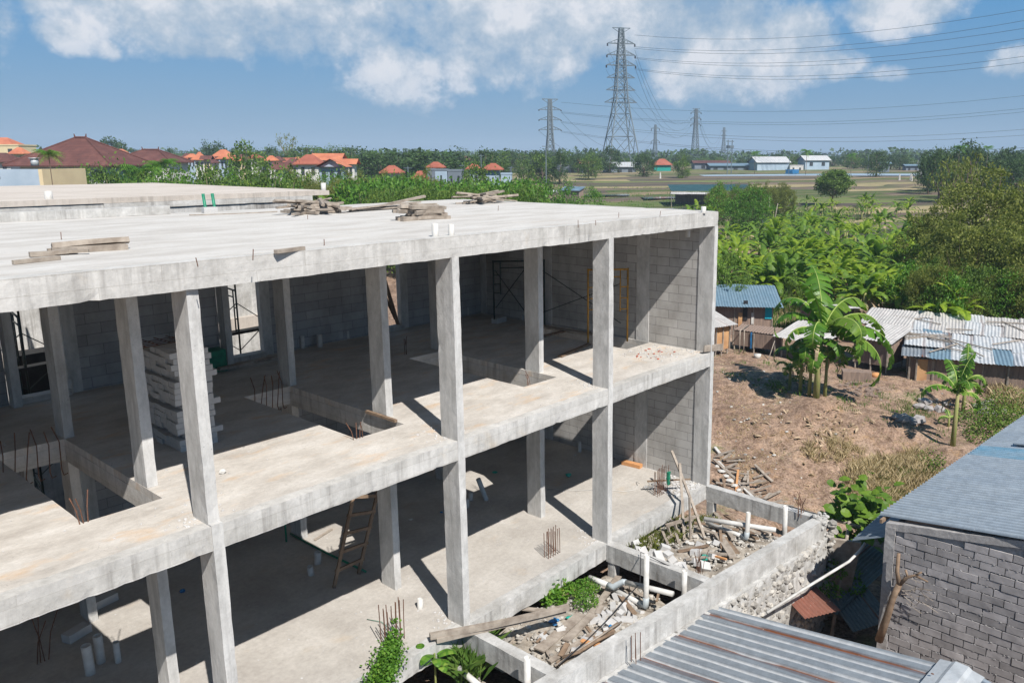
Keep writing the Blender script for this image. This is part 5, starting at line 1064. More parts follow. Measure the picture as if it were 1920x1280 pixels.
house('white warehouse with pale gable roof', 1408, 1484, 305, 294, 275, 'wallblue', 'sheetmix', 'gable', win=0, rot=.35, ratio=.5); house('second pale gabled warehouse right of the white one', 1500, 1560, 301, 292, 280, 'wallblue', 'sheetmix', 'gable', win=2, rot=.35, ratio=.5); house('low grey sheds left of the white warehouse', 1330, 1412, 311, 306, 278, 'wallgrey', 'sheetblue', 'gable', win=4)
house('long dark shed row behind the paddies', 1300, 1372, 306, 301, 290, 'wallgrey', 'tiledk', 'gable'); house('small white shop between the warehouses', 1482, 1508, 311, 306, 276, 'wallw', 'wallw', 'flat', over=.1); house('blue roofed shed among the right trees', 1698, 1730, 311, 308, 265, 'wallgrey', 'sheetblue', 'gable'); house('blue roofed shed left of the tall right tree', 1650, 1674, 307, 304, 250, 'wallgrey', 'sheetblue', 'gable'); house('pinkish long roof behind the olive trees', 1788, 1892, 320, 315, 185, 'wallw', 'sheetmix', 'gable', ratio=.3)
# grey boundary wall at left, water tank
c = at(35, 320, 62); zt_ = zpx(317, 62)
bw = thing('boundary_wall', 'plain pale blue grey wall at the left edge in front of the large house', 'wall', (c.x, c.y, H(c.x, c.y)), YAW-pi/2)
mb = MB(); mb.lat(-9, 1.5, 0, .25, -.5, zt_-H(c.x, c.y), .8, .01); mb.build('panel', M['wallblue'], bw); mb = MB(); mb.lat(1.5, 1.8, 0, 5.5, -.5, zt_-H(c.x, c.y), .8, .01); mb.build('return_wall', M['wallcream'], bw)
for k in range(3): mb = MB(); mb.box(-3.7+k*1.0, -3.5+k*1.0, -.02, .02, zt_-H(c.x, c.y)-.75, zt_-H(c.x, c.y)-.55); mb.build('vent', M['glassdk'], bw)
p = at(65, 305, 63); mb = MB(); mb.tube([(0,0,0),(0,0,.55)], .28, 12); mb.tube([(0,0,.55),(0,0,.62)], .38, 12); tag(mb.build('water_tank', M['zinclt'], smooth=True, loc=(p.x, p.y, zpx(311, 63))), 'small steel tank on the end of the pale wall', 'tank')
# fields: sheds
def px_hut(label, x0, x1, yb, h, hb, depth, roof, wall, D=None, over=.4, open_=False, name='field_shed'):
    return hut(label, (x0, yb), (x1, yb), depth, h, hb, roof, wall, over, 0, None, open_, .3, name=name)
M['sheetdk'] = simple('dark_teal_roof_sheet', (0.02, 0.055, 0.06), (0.03, 0.08, 0.08), .5, 1, .4)
px_hut('open livestock shed with dark green roof and white awning', 1262, 1410, 387, 2.6, 3.4, 6, 'sheetdk', 'hutwood', open_=True)
hut('white awning along the front of the dark green roofed shed', (1258, 389), (1408, 391), 1.2, 2.25, 2.5, 'sheetwhite', 'hutwood', .1, 0, None, True, .3, name='field_shed')
px_hut('dark clutter wall at the back of the open livestock shed', 1266, 1400, 384, 1.9, 1.9, 1.5, 'sheetdk', 'hutwood')
hut('small hut under an arched light blue tin roof beyond the roof slab', (1052, 378), (1086, 379), 1.5, 2.1, 2.6, 'zincblue', 'hutwood', .3, 0, None, False, .3, name='field_shed')
hut('open thatch shelter left of the blue tin hut', (1020, 376), (1052, 377), 1.6, 1.6, 1.8, 'sheetmix', 'hutwood', .4, 0, None, True, .3, name='field_shed')
p = gz(1445, 392); mb = MB(); rn = random.Random(4)
for k in range(7): mb.rock((rn.uniform(-1, 1), rn.uniform(-.5, .5), .3), rn.uniform(.4, .7), rn, .7)
tag(mb.build('blue_tarp', simple('bright_blue_tarpaulin', (0.05, 0.26, 0.55), (0.30, 0.45, 0.60), .6, .8), loc=p), 'bright blue tarpaulin heap by the pond', 'tarpaulin')
p = gz(1485, 326); mb = MB(); mb.lat(-2.2, 2.2, -1.2, 1.2, 0, 1.3, .6, .1); tag(mb.build('blue_tarp', M['blue'], loc=p), 'distant blue tarpaulin in the paddies', 'tarpaulin')
for k, x in enumerate(range(1728, 1766, 7)):
    p = gz(x, 332.5); mb = MB(); mb.lat(-.55, .55, -.5, .5, 0, 1.3, .4, .12); tag(mb.build('white_bale', M['whitecl'], loc=p), 'white sack in the row on the far field bank', 'sack', 'white sacks in a row on the far bank')
for x, y in ((1686, 339), (1707, 339), (1709, 340), (1727, 339), (1743, 339), (766, 350), (1238, 335)):
    p = gz(x, y); mb = MB(); mb.tube([(0,0,0),(0,0,1.2),(0,0,1.7)], .28, 6, r1=.12); tag(mb.build('white_flag', M['whitecl'], loc=p), 'white cloth scarecrow standing in the field', 'scarecrow', 'white scarecrows in the fields')
for x, y, h, ln in ((1443, 412, 3.2, -.4), (1450, 425, 3.0, 1.0), (1336, 400, 3, .2), (838, 352, 3.6, 0), (865, 355, 2.4, 0), (868, 350, 3.2, .2), (942, 352, 2.6, .4), (950, 350, 2.4, -.3), (970, 350, 2.3, .2), (905, 352, 2.0, 0), (1030, 372, 2.2, 0), (680, 360, 2, .2)):
    p = gz(x, y); tubeobj('field_pole', 'thin bare pole standing in the fields', 'pole', [p, p+Vector((ln, 0, h))], .06, 'wood', 6, group='poles standing in the fields')

# ================================================================ PYLONS AND POWER LINES
M['steel'] = simple('weathered_tower_steel', (0.10, 0.13, 0.15), (0.14, 0.17, 0.19), .6, .2, .3)
M['wire'] = simple('power_line_wire', (0.06, 0.08, 0.10), (0.06, 0.08, 0.10), .6, .2, .3)
def pylon(label, x, ytop, ybase, wb, ww, ywaist, arms, D, th, wtop=None, head=None):
    c = at(x, 298, D); zb = H(c.x, c.y)-.5; k = D/F; zt = zpx(ytop, D); zw = zpx(ywaist, D); t = thing('transmission_tower', label, 'pylon', (c.x, c.y, zb), YAW-pi/2+.25)
    Hh = zt-zb; hw = zw-zb; B = wb*k/2/1.15; Wd = ww*k/2/1.15; Wt = (wtop or ww*.6)*k/2/1.15
    def r(z): return B+(Wd-B)*z/hw if z < hw else Wd+(Wt-Wd)*(z-hw)/(Hh-hw)
    mb = MB(); cs = ((1,1),(-1,1),(-1,-1),(1,-1)); nl = []
    z = 0
    while z < Hh-.5: nl.append(z); z += max(2*r(z)*.95, Hh*.03)
    nl.append(Hh)
    for a, b_ in zip(nl, nl[1:]):
        ra, rb_ = r(a), r(b_)
        for i in range(4):
            p, q = cs[i], cs[(i+1) % 4]
            mb.bar((p[0]*ra, p[1]*ra, a), (p[0]*rb_, p[1]*rb_, b_), th*1.25, th*1.25)
            mb.bar((p[0]*ra, p[1]*ra, a), (q[0]*rb_, q[1]*rb_, b_), th*.7, th*.7); mb.bar((q[0]*ra, q[1]*ra, a), (p[0]*rb_, p[1]*rb_, b_), th*.7, th*.7)
            mb.bar((p[0]*rb_, p[1]*rb_, b_), (q[0]*rb_, q[1]*rb_, b_), th*.7, th*.7)
    mb.build('lattice_body', M['steel'], t)
    for (ya, half, ins) in arms:
        z = zpx(ya, D)-zb; L_ = half*k; rr = r(z); mb = MB(); hh = max(1.2, L_*.3)
        for s in (-1, 1):
            for e in (-1, 1): mb.bar((-rr, e*rr, z), (rr, e*rr, z), th*.8, th*.8); mb.bar((s*rr, e*rr, z), (s*L_, 0, z), th*.8, th*.8); mb.bar((s*rr, e*rr, z+hh), (s*L_, 0, z), th*.7, th*.7)
            for f_ in (.33, .66): mb.bar((s*(rr+(L_-rr)*f_), 0, z), (s*(rr+(L_-rr)*f_), 0, z+hh*(1-f_)), th*.5, th*.5)
        mb.build('crossarm', M['steel'], t)
        if ins:
            for s in (-1, 1): mb = MB(); mb.tube([(s*L_, 0, z-.1), (s*L_, 0, z-ins*k)], th*1.1, 6); mb.build('insulator', M['black'], t)
    if head: mb = MB(); L_ = head*k; mb.bar((-L_, 0, Hh), (L_, 0, Hh), th, th); mb.bar((-L_, 0, Hh), (0, 0, Hh-2), th*.7, th*.7); mb.bar((L_, 0, Hh), (0, 0, Hh-2), th*.7, th*.7); mb.build('top_bar', M['steel'], t)
    return t
pylon('tallest pylon with six crossarms in the centre of the skyline', 1163, 65, 318, 74, 26, 197, [(92, 26, 5), (112, 27, 5), (130, 28, 5), (152, 27, 0), (174, 28, 0), (196, 31, 0)], 300, .26, 8, 17)
pylon('second pylon left of the tallest one, three crossarms', 1032, 190, 312, 22, 10, 250, [(209, 21, 2), (227, 21, 2), (245, 21, 2)], 330, .30, 6, 15)
pylon('small pylon just right of the tallest one', 1228, 236, 308, 11, 5, 268, [(243, 8, 4), (266, 8, 4)], 560, .24, 3)
pylon('slim pylon right of the tallest one, right of the small one', 1303, 207, 304, 16, 7, 240, [(214, 10, 3), (225, 10, 3), (236, 10, 3)], 480, .24, 4, 7)
pylon('faintest most distant pylon near the warehouses', 1356, 241, 304, 10, 4, 262, [(248, 6, 0), (256, 6, 0)], 760, .26, 3)
def wire(x0, y0, D0, x1, y1, D1, sag, r=.055, grp='power lines crossing the sky'):
    a = at(x0, y0, D0); b_ = at(x1, y1, D1); pts = [a+(b_-a)*(i/14)+Vector((0, 0, -4*sag*(i/14)*(1-i/14))) for i in range(15)]; p = pts[0]
    mb = MB(); mb.tube([q-p for q in pts], r, 4, False); tag(mb.build('power_line', M['wire'], loc=p), 'thin dark line among the '+grp, 'power line', grp)
for (y0, y1) in ((66, -12), (88, 8), (91, 26), (108, 46), (110, 63), (129, 83), (131, 98)): wire(1190, y0, 300, 2150, y1-14, 190, 5.5, .05, 'upper power lines running right from the tallest pylon')
for (y0, y1) in ((192, 150), (210, 176), (212, 184), (228, 222), (230, 236), (246, 262), (248, 268)): wire(1052, y0, 330, 2200, y1-8, 260, 7, .05, 'lower power lines starting at the second pylon')
for (xa, ya, xb, yb) in ((1190, 94, 1296, 216), (1140, 94, 1310, 216), (1192, 113, 1295, 227), (1192, 131, 1294, 238), (1136, 131, 1308, 238), (1140, 112, 1308, 227)): wire(xa, ya, 300, xb, yb, 480, 14, .05, 'power lines running to the slim pylon')
for (xa, ya, xb, yb) in ((1052, 210, 1222, 246), (1052, 229, 1222, 268), (1012, 247, 1221, 270)): wire(xa, ya, 330, xb, yb, 560, 14, .06, 'power lines running to the small pylon')
for (xa, ya, xb, yb) in ((1310, 214, 1352, 248), (1310, 226, 1352, 257), (1311, 237, 1360, 257)): wire(xa, ya, 480, xb, yb, 760, 14, .07, 'power lines running to the faintest pylon')
p = gz(1023, 330); c = at(1024, 330, 190); mb = MB(); mb.tube([(0,0,0),(0,0,zpx(278, 190)-H(c.x, c.y))], .14, 6); mb.bar((-1.2,0,9),(1.2,0,9),.15,.15); tag(mb.build('utility_pole', M['steel'], loc=(c.x, c.y, H(c.x, c.y))), 'dark utility pole in front of the second pylon', 'pole')
c = at(1368, 300, 240); mb = MB(); mb.tube([(-1.2,0,0),(-1.2,0,10)], .15, 6); mb.tube([(1.2,0,0),(1.2,0,10)], .15, 6); mb.bar((-2,0,9.6),(2,0,9.6),.25,.25); mb.bar((-1.2,0,8),(1.2,0,8),1.2,.8); tag(mb.build('transformer_pole', M['steel'], loc=(c.x, c.y, H(c.x, c.y))), 'twin pole transformer left of the white warehouse', 'pole')
for (x, yt, D) in ((764, 312, 95), (902, 290, 140), (958, 312, 130), (867, 308, 110), (1480, 292, 235), (1628, 290, 240)):
    c = at(x, 300, D); g = H(c.x, c.y); hh = zpx(yt, D)-g; mb = MB(); mb.tube([(0,0,0),(0,0,hh)], .08, 6); mb.bar((-.6,0,hh-.2),(.6,0,hh-.2),.08,.08); tag(mb.build('street_pole', M['steel'], loc=(c.x, c.y, g)), 'thin distant pole among the houses', 'pole', 'thin distant poles')
# ================================================================ VEGETATION
LF = {
 'bright': leafmat('bright_leaf', (0.045, 0.13, 0.015), (0.12, 0.26, 0.03), .35, .5, (0.24, 0.34, 0.06)),
 'banana': leafmat('banana_leaf', (0.10, 0.19, 0.015), (0.27, 0.37, 0.03), .45, .55, (0.50, 0.48, 0.10), .5),
 'bananadk': leafmat('deep_banana_leaf', (0.05, 0.12, 0.015), (0.15, 0.25, 0.03), .35, .5, None, .5),
 'hero': leafmat('glossy_banana_leaf', (0.045, 0.13, 0.015), (0.12, 0.25, 0.03), .35, .38, (0.24, 0.33, 0.06), .8),
 'mid': leafmat('mid_green_leaf', (0.04, 0.095, 0.015), (0.13, 0.21, 0.035), .3, .6, (0.25, 0.28, 0.06), .3),
 'dark': leafmat('dark_green_leaf', (0.02, 0.05, 0.012), (0.06, 0.11, 0.028), .2, .6, None, .15),
 'olive': leafmat('olive_leaf', (0.08, 0.11, 0.02), (0.21, 0.235, 0.05), .35, .6, (0.40, 0.36, 0.11), .25),
 'dry': leafmat('dry_straw', (0.40, 0.31, 0.19), (0.60, 0.49, 0.31), .35, .9, (0.72, 0.62, 0.44)),
 'grass': leafmat('green_grass', (0.05, 0.12, 0.02), (0.12, 0.22, 0.04), .3, .6, (0.20, 0.26, 0.07)),
 'deadleaf': leafmat('dead_banana_leaf', (0.26, 0.18, 0.12), (0.48, 0.37, 0.26), .2, .9)}
bark = simple('tree_bark', (0.20, 0.15, 0.11), (0.12, 0.09, 0.07), .95, 3, .1, bd=.01)
pseudo = simple('banana_stem', (0.20, 0.25, 0.07), (0.28, 0.24, 0.12), .7, 4, .2, stretch=(3, 3, .5))
def leafquad(mb, p, s, rn, up_=.3, asp=.5, n=None):
    if n is None:
        n = Vector((rn.gauss(0, 1), rn.gauss(0, 1), rn.gauss(up_, 1))).normalized()
    a = n.orthogonal().normalized(); th = rn.uniform(0, 2*pi); a = a*cos(th)+n.cross(a)*sin(th); b = n.cross(a)
    l = s*rn.uniform(.7, 1.3); w_ = l*asp; fold = n*(-.12*l)
    mb.add([p-a*l*.5, p+b*w_*.5+fold*.3, p+a*l*.5+fold, p-b*w_*.5+fold*.3], [(0, 1, 2, 3)])
def bigleaf(mb, p, l, rn, n, asp=.75):   # pointed leaf with a folded midrib
    a = n.orthogonal().normalized(); th = rn.uniform(0, 2*pi); a = a*cos(th)+n.cross(a)*sin(th); b = n.cross(a); w_ = l*asp*.5
    q = [p-a*l*.5, p-a*l*.15+n*l*.03, p+a*l*.2, p+a*l*.55-n*l*.12]
    L_ = [p-a*l*.42+b*w_*.55+n*l*.05, p-a*l*.08+b*w_+n*l*.09, p+a*l*.25+b*w_*.7+n*l*.03]; R_ = [p-a*l*.42-b*w_*.55+n*l*.05, p-a*l*.08-b*w_+n*l*.09, p+a*l*.25-b*w_*.7+n*l*.03]
    mb.add(q+L_+R_, [(0, 1, 5, 4), (1, 2, 6, 5), (2, 3, 6), (0, 7, 8, 1), (1, 8, 9, 2), (2, 9, 3)])
def crown(seed, clumps, per, s, shape=(1, 1, 1), rough=.5, flat=0, cz=.6, rr=.22, low=-.5, asp=.55):
    rn = random.Random(seed); mb = MB(); cs = []
    for i in range(clumps):
        while True:
            v = Vector((rn.uniform(-1, 1), rn.uniform(-1, 1), rn.uniform(low, 1)))
            if .35 < v.length < 1: break
        v = v.normalized()*(.55+.45*rn.random()**.5)*(1+rough*noise.noise(v*1.7+Vector((seed, 0, 0))))
        c = Vector((v.x*.5*shape[0], v.y*.5*shape[1], cz+v.z*(1-cz)*shape[2])); r0 = rr*rn.uniform(.5, 1.2); cs.append((c, r0))
        for k in range(per):
            d = Vector((rn.gauss(0, 1), rn.gauss(0, 1), rn.gauss(0, .7))); d = d.normalized()*r0*rn.random()**.4
            leafquad(mb, c+d*Vector((1, 1, .8)) if False else c+Vector((d.x, d.y, d.z*.75)), s, rn, .6, asp)
    # fit the crown to its box: top at 1, width 1
    zs = sorted(v[2] for v in mb.v); rs = sorted(max(abs(v[0]), abs(v[1])) for v in mb.v); zt_ = zs[int(len(zs)*.985)]; zb_ = zs[int(len(zs)*.01)]; kr = .5/rs[int(len(rs)*.97)]
    lo = max(.02, zb_) if low > -.8 else .03; kz = (1-lo)/(zt_-zb_)
    mb.v = [(v[0]*kr, v[1]*kr, lo+(v[2]-zb_)*kz) for v in mb.v]; cs = [(Vector((c.x*kr, c.y*kr, lo+(c.z-zb_)*kz)), r0) for c, r0 in cs]
    return mb, cs
def treeproto(name, seed, leaf, clumps, per, s, shape=(1, 1, 1), cz=.6, trunk=.035, **k):
    mb, cs = crown(seed, clumps, per, s, shape, cz=cz, **k); me = mb.build('crown', leaf)
    tb = MB(); rn = random.Random(seed+1); tb.tube([(0, 0, -.08), (rn.uniform(-.02, .02), 0, cz*.45), (rn.uniform(-.03, .03), .01, cz*.8)], trunk, 6, r1=trunk*.6)
    for c, r0 in cs[:9]: tb.tube([(0, 0, cz*rn.uniform(.3, .7)), Vector((c.x*.5, c.y*.5, cz*.75)), c], trunk*.4, 5, r1=trunk*.12)
    tr = tb.build('trunk', bark, None, True); d1, d2 = me.data, tr.data
    bpy.data.objects.remove(me); bpy.data.objects.remove(tr); return (d1, d2)
TP = {
 'broad': [treeproto('b', 11+i, LF['dark'], 80, 34, .065, (1.05, 1.05, 1), .52, rough=.6, low=-.85) for i in range(4)],
 'green': [treeproto('g', 31+i, LF['mid'], 80, 36, .06, (1, 1, 1), .50, rough=.6, low=-.85) for i in range(4)],
 'bush': [treeproto('u', 51+i, LF['bright'], 70, 34, .055, (1.1, 1.1, 1), .42, .02, low=-.9) for i in range(3)],
 'olive': [treeproto('o', 71+i, LF['olive'], 230, 85, .034, (1.1, 1.1, 1.05), .48, .02, rough=.7, rr=.13, asp=.42, low=-.95) for i in range(3)],
 'round': [treeproto('r', 89, LF['mid'], 170, 60, .05, (1, 1, 1), .66, .03, rough=.25, rr=.16, low=-.75)],
 'sparse': [treeproto('s', 91, LF['olive'], 26, 14, .05, (1.1, .9, .7), .75, .03, rr=.12)],
 'shrub': [treeproto('h', 95+i, LF['mid'], 90, 40, .045, (1.2, 1.2, 1), .42, .015, low=-.95, rr=.18) for i in range(3)],
 'papaya': [treeproto('p', 101+i, LF['bright'], 26, 34, .085, (1, 1, .9), .6, .025, rr=.22) for i in range(2)]}
def tree(kind, label, x, yt, yb, wpx, D=None, v=0, group=None, cat='tree', name='tree', wz=None):
    if D is None: g = ground_at(x, yb); D = (g-CAM).dot(FW)/1.0; D = (g-CAM).dot(FW)
    else: c = at(x, 298, D); g = Vector((c.x, c.y, H(c.x, c.y)))
    c = g; h = zpx(yt, D)-c.z; w_ = max(wpx*D/F, .62*h); d1, d2 = TP[kind][v % len(TP[kind])]
    t = thing(name, label, cat, c, RN.uniform(0, 6.28), group); t.scale = (w_, w_, h); t.location.z -= .05
    o1 = link('crown', d1, t); o2 = link('trunk', d2, t); return t
tree('broad', 'dark round tree on the skyline behind the tiny orange roof', 210, 261, 290, 58, 250, 0); tree('broad', 'round tree on the skyline left of the orange roofed house', 402, 268, 300, 52, 230, 1)
tree('green', 'biggest leafy green tree above the village hedge', 468, 273, 345, 92, 112, 0); tree('sparse', 'tall sparse pale tree rising on the skyline', 540, 252, 300, 34, 230)
tree('broad', 'small dark tree on the skyline near the middle left', 317, 280, 300, 16, 250, 2); tree('broad', 'spreading dark green canopy left of the red tower roof', 806, 283, 330, 135, 170, 3); tree('broad', 'dark tree mass left of the spreading canopy', 715, 282, 335, 110, 175, 1)
tree('broad', 'dark tree behind the pale blue houses', 905, 283, 315, 70, 190, 2); tree('green', 'leafy tree between the two pale blue houses', 893, 308, 345, 40, 108, 2); tree('broad', 'dark feathery tree at the left leg of the tall pylon', 1143, 277, 312, 46, 250, 0)
tree('round', 'round dense tree standing alone in the fields', 1560, 320, 388, 64, None, 0); tree('broad', 'tallest dark tree on the right skyline', 1815, 270, 325, 90, 165, 1); tree('broad', 'dark tree right of the warehouses', 1645, 285, 320, 44, 215, 2)
tree('green', 'tree at the right of the turquoise house', 1280, 290, 318, 36, 215, 1); tree('broad', 'dark tree left of the turquoise house', 1208, 289, 318, 40, 225, 3)
rn = random.Random(77)
for i, x in enumerate(range(435, 680, 13)): tree(('broad', 'green')[i % 2], 'dark tree in the belt behind the village', x+rn.uniform(-8, 8), rn.uniform(277, 290), 310, rn.uniform(34, 60), rn.uniform(185, 240), i, 'trees in the belt behind the village')
for i, x in enumerate(range(680, 1120, 13)): tree(('broad', 'broad', 'green')[i % 3], 'dark tree in the skyline belt at the centre', x+rn.uniform(-8, 8), rn.uniform(284, 294), 315, rn.uniform(28, 58), rn.uniform(190, 300), i, 'trees in the central skyline belt')
for i, x in enumerate(range(1120, 1900, 19)): tree(('broad', 'green', 'broad')[i % 3], 'dark tree in the right skyline belt', x+rn.uniform(-9, 9), rn.uniform(289, 299) if x < 1620 else rn.uniform(285, 300), 318, rn.uniform(22, 50), rn.uniform(300, 380) if x < 1580 else rn.uniform(240, 330), i, 'trees in the right skyline belt')
for i in range(22): tree('broad', 'dark tree near the tallest right tree', rn.uniform(1740, 1930), rn.uniform(282, 305), 335, rn.uniform(30, 60), rn.uniform(140, 200), i, 'trees round the tallest right tree')
for i, x in enumerate(range(100, 560, 15)): tree(('green', 'bush', 'green')[i % 3], 'leafy shrub in the hedge before the village', x+rn.uniform(-6, 6), rn.uniform(318, 338), 355, rn.uniform(38, 62), rn.uniform(68, 100), i, 'shrubs in the hedge before the village')
for i, x in enumerate(range(540, 820, 14)): tree(('green', 'olive', 'bush')[i % 3], 'shrub in the hedge left of the tower house', x+rn.uniform(-6, 6), rn.uniform(326, 340), 352, rn.uniform(34, 56), rn.uniform(88, 105), i, 'shrubs left of the tower house')
for i, x in enumerate(range(650, 1010, 9)): tree('papaya', 'young bright green papaya tree in the garden row', x+rn.uniform(-4, 4), rn.uniform(338, 349), 368, rn.uniform(16, 26), rn.uniform(78, 94), i, 'papaya trees in the garden row')
for i in range(26): tree('shrub', 'low grey green shrub behind the roof slab', rn.uniform(700, 1010), rn.uniform(352, 362), 372, rn.uniform(26, 46), rn.uniform(60, 74), i, 'low shrubs behind the roof slab')
for i, (x, yt, w_) in enumerate(((1030, 340, 40), (1065, 342, 34), (1000, 338, 36), (1110, 352, 24), (1410, 348, 28), (1380, 350, 26), (1432, 352, 24), (1350, 345, 24), (1395, 362, 20))): tree('bush', 'bright bush in the fields near the sheds', x, yt, 378, w_, 98, i, 'bright bushes near the field sheds')
for i in range(12): tree('olive', 'straggly olive shrub beside the field shed', rn.uniform(1340, 1480), rn.uniform(344, 356), 375, rn.uniform(18, 34), rn.uniform(112, 125), i, 'olive shrubs beside the field shed')
# olive thicket on the right
for i, (x, yt, yb, w_, k) in enumerate(((1840, 335, 560, 190, 'olive'), (1750, 395, 560, 150, 'olive'), (1905, 345, 560, 170, 'olive'), (1800, 410, 590, 170, 'olive'), (1880, 430, 600, 170, 'olive'), (1960, 380, 620, 200, 'olive'), (1740, 450, 560, 100, 'shrub'))):
    tree(k, 'big feathery olive tree in the thicket at the right edge', x, yt, yb, w_, None, i, 'olive trees at the right edge')
for i in range(40): tree(('shrub', 'bush', 'olive', 'shrub')[i % 4], 'dense green shrub in the slope below the olive trees', rn.uniform(1690, 1950), rn.uniform(480, 570), rn.uniform(600, 645), rn.uniform(70, 120), None, i, 'shrubs below the olive trees', 'shrub', 'shrub')
for i in range(4): tree('sparse', 'bare twiggy treetop poking above the olive thicket', rn.uniform(1770, 1915), rn.uniform(275, 310), 500, rn.uniform(30, 50), rn.uniform(85, 100), 0, 'twiggy treetops above the thicket')
# layered small trees by the building corner
for i, (x, yt, yb, w_) in enumerate(((1366, 470, 610, 56), (1395, 500, 590, 40), (1480, 510, 590, 60), (1445, 470, 560, 50))): tree('shrub', 'small layered tree beyond the right corner of the building', x, yt, yb, w_, None, i, 'small trees beyond the building corner')
# ---- palms
def palm_mesh(seed, nf=22, L=.5, droop=.8):
    rn = random.Random(seed); mb = MB()
    for i in range(nf):
        a = 2*pi*i/nf+rn.uniform(-.2, .2); e = rn.uniform(-.2, 1.1); d = Vector((cos(a), sin(a), 0)); pts = []
        for k in range(8):
            s = k/7; pts.append(d*(L*s*cos(e*(1-s)))+Vector((0, 0, L*(s*sin(e)-droop*s*s*.8))))
        side = Vector((-sin(a), cos(a), 0))
        for k in range(7):
            wd = L*.34*sin(pi*min(1, (k+1)/7.5))+.015
            for sg in (-1, 1):
                for q in range(2):
                    p = pts[k]+(pts[k+1]-pts[k])*(q/2); r_ = pts[k]+(pts[k+1]-pts[k])*(q/2+.32); e_ = p+(pts[k+1]-pts[k])*.7+side*sg*wd+Vector((0, 0, -wd*.5)); mb.add([p, r_, e_], [(0, 1, 2)])
    return mb
PM = []
for i in range(2):
    o = palm_mesh(i).build('fronds', LF['bright' if i == 0 else 'mid']); PM.append(o.data); bpy.data.objects.remove(o)
tb = MB(); tb.tube([(0, 0, -1), (.02, 0, -.5), (0, 0, 0)], .022, 7, r1=.015); o = tb.build('trunk', bark, None, True); PT = o.data; bpy.data.objects.remove(o)
def palm(label, x, yc, D, wpx, v=0, mat=None):
    c = at(x, 298, D); g = H(c.x, c.y); zc = zpx(yc, D); w_ = wpx*D/F/1.05; t = thing('palm_tree', label, 'palm', (c.x, c.y, zc), RN.uniform(0, 6)); f = link('fronds', PM[v % 2], t); f.scale = (w_*1.25, w_*1.25, w_*1.25)
    tr = link('trunk', PT, t); tr.scale = (w_*1.2, w_*1.2, zc-g+.3)
for (x, yc, D, w_, lab) in ((92, 288, 58, 44, 'young palm in front of the large brown roof'), (1512, 284, 232, 22, 'coconut palm behind the second warehouse'), (1416, 287, 240, 18, 'coconut palm behind the white warehouse'), (1597, 291, 235, 16, 'palm right of the second warehouse'), (1798, 277, 160, 26, 'palm on the left of the tallest right tree'), (1851, 277, 160, 18, 'fan palm right of the tallest right tree'),
        (738, 286, 200, 12, 'left small palm above the central trees'), (702, 286, 210, 12, 'small palm left of centre above the dark trees'), (262, 320, 75, 70, 'bushy palm in the village hedge'), (300, 308, 78, 60, 'darker palm right of the bushy one'), (596, 282, 240, 12, 'left one of the tiny palms by the sparse tree'), (607, 283, 240, 12, 'right one of the tiny palms by the sparse tree'), (840, 287, 200, 14, 'ragged palm above the spreading canopy')):
    palm(lab, x, yc, D, w_)
# ---- banana plants
def banana_leaf(mb, a, e, L, W, rn, seg=9, droop=1.0, split=.5, base=0.0, cup=.25):
    d = Vector((cos(a), sin(a), 0)); side = Vector((-sin(a), cos(a), 0)); pts = [Vector((0, 0, base))]; ang = e; st = L/(seg+2)
    mp = []
    for k in range(seg+3):
        mp.append(Vector(pts[-1])); pts.append(pts[-1]+(d*cos(ang)+Vector((0, 0, sin(ang))))*st); ang -= droop*(.06+.30*k/seg)/1.4
    for k in range(2, seg+2):
        t0 = (k-2)/seg; t1 = (k-1)/seg; w0 = W*.5*(sin(pi*min(1, t0*.93+.07))**.55); w1 = W*.5*(sin(pi*min(.999, t1*.93+.07))**.55)*(1 if t1 < .97 else .35)
        tan = (mp[k+1 if k+1 < len(mp) else k]-mp[k]).normalized(); nn = side.cross(tan)*-1
        for sg in (-1, 1):
            cu = cup+rn.uniform(-.15, .35)*split; gap = rn.uniform(0, .22)*split
            a0 = mp[k]; a1 = mp[k+1]; e0 = side*sg*w0*cos(cu)-Vector((0, 0, 1))*w0*sin(cu)*1.0; e1 = side*sg*w1*cos(cu)-Vector((0, 0, 1))*w1*sin(cu)
            e1m = e1*(1)-tan*st*gap
            mb.add([a0, a0+e0*.5+nn*.02*W, a0+e0, a1+e1m, a1+e1*.5+nn*.02*W, a1], [(0, 1, 4, 5), (1, 2, 3, 4)] if sg > 0 else [(5, 4, 1, 0), (4, 3, 2, 1)])
    return mp
def banana_proto(seed, n=9, hstem=.42, seg=6):
    rn = random.Random(seed); mb = MB()
    for i in range(n):
        a = i*2.4+rn.uniform(-.3, .3); e = rn.choice((1.35, 1.1, .85, .6, .35))+rn.uniform(-.1, .1); L = rn.uniform(.50, .72)
        banana_leaf(mb, a, e, L, L*.19, rn, seg, rn.uniform(.9, 1.5), .8, hstem)
    o = mb.build('crown', LF['banana'] if seed % 3 else LF['bananadk']); cr = o.data; bpy.data.objects.remove(o)
    sb = MB(); sb.tube([(0, 0, -.05), (0, 0, hstem*.6), (0, 0, hstem+.06)], .045, 7, r1=.022); o = sb.build('stem', pseudo, None, True); st = o.data; bpy.data.objects.remove(o)
    db = MB()
    for i in range(4): banana_leaf(db, rn.uniform(0, 6.3), -.3, .3, .08, rn, 4, 1.6, 1, hstem*.9)
    o = db.build('dead_leaves', LF['deadleaf']); dl = o.data; bpy.data.objects.remove(o)
    return cr, st, dl
BP = [banana_proto(201+i, rn.choice((10, 11, 12)), seg=8) for i in range(7)]
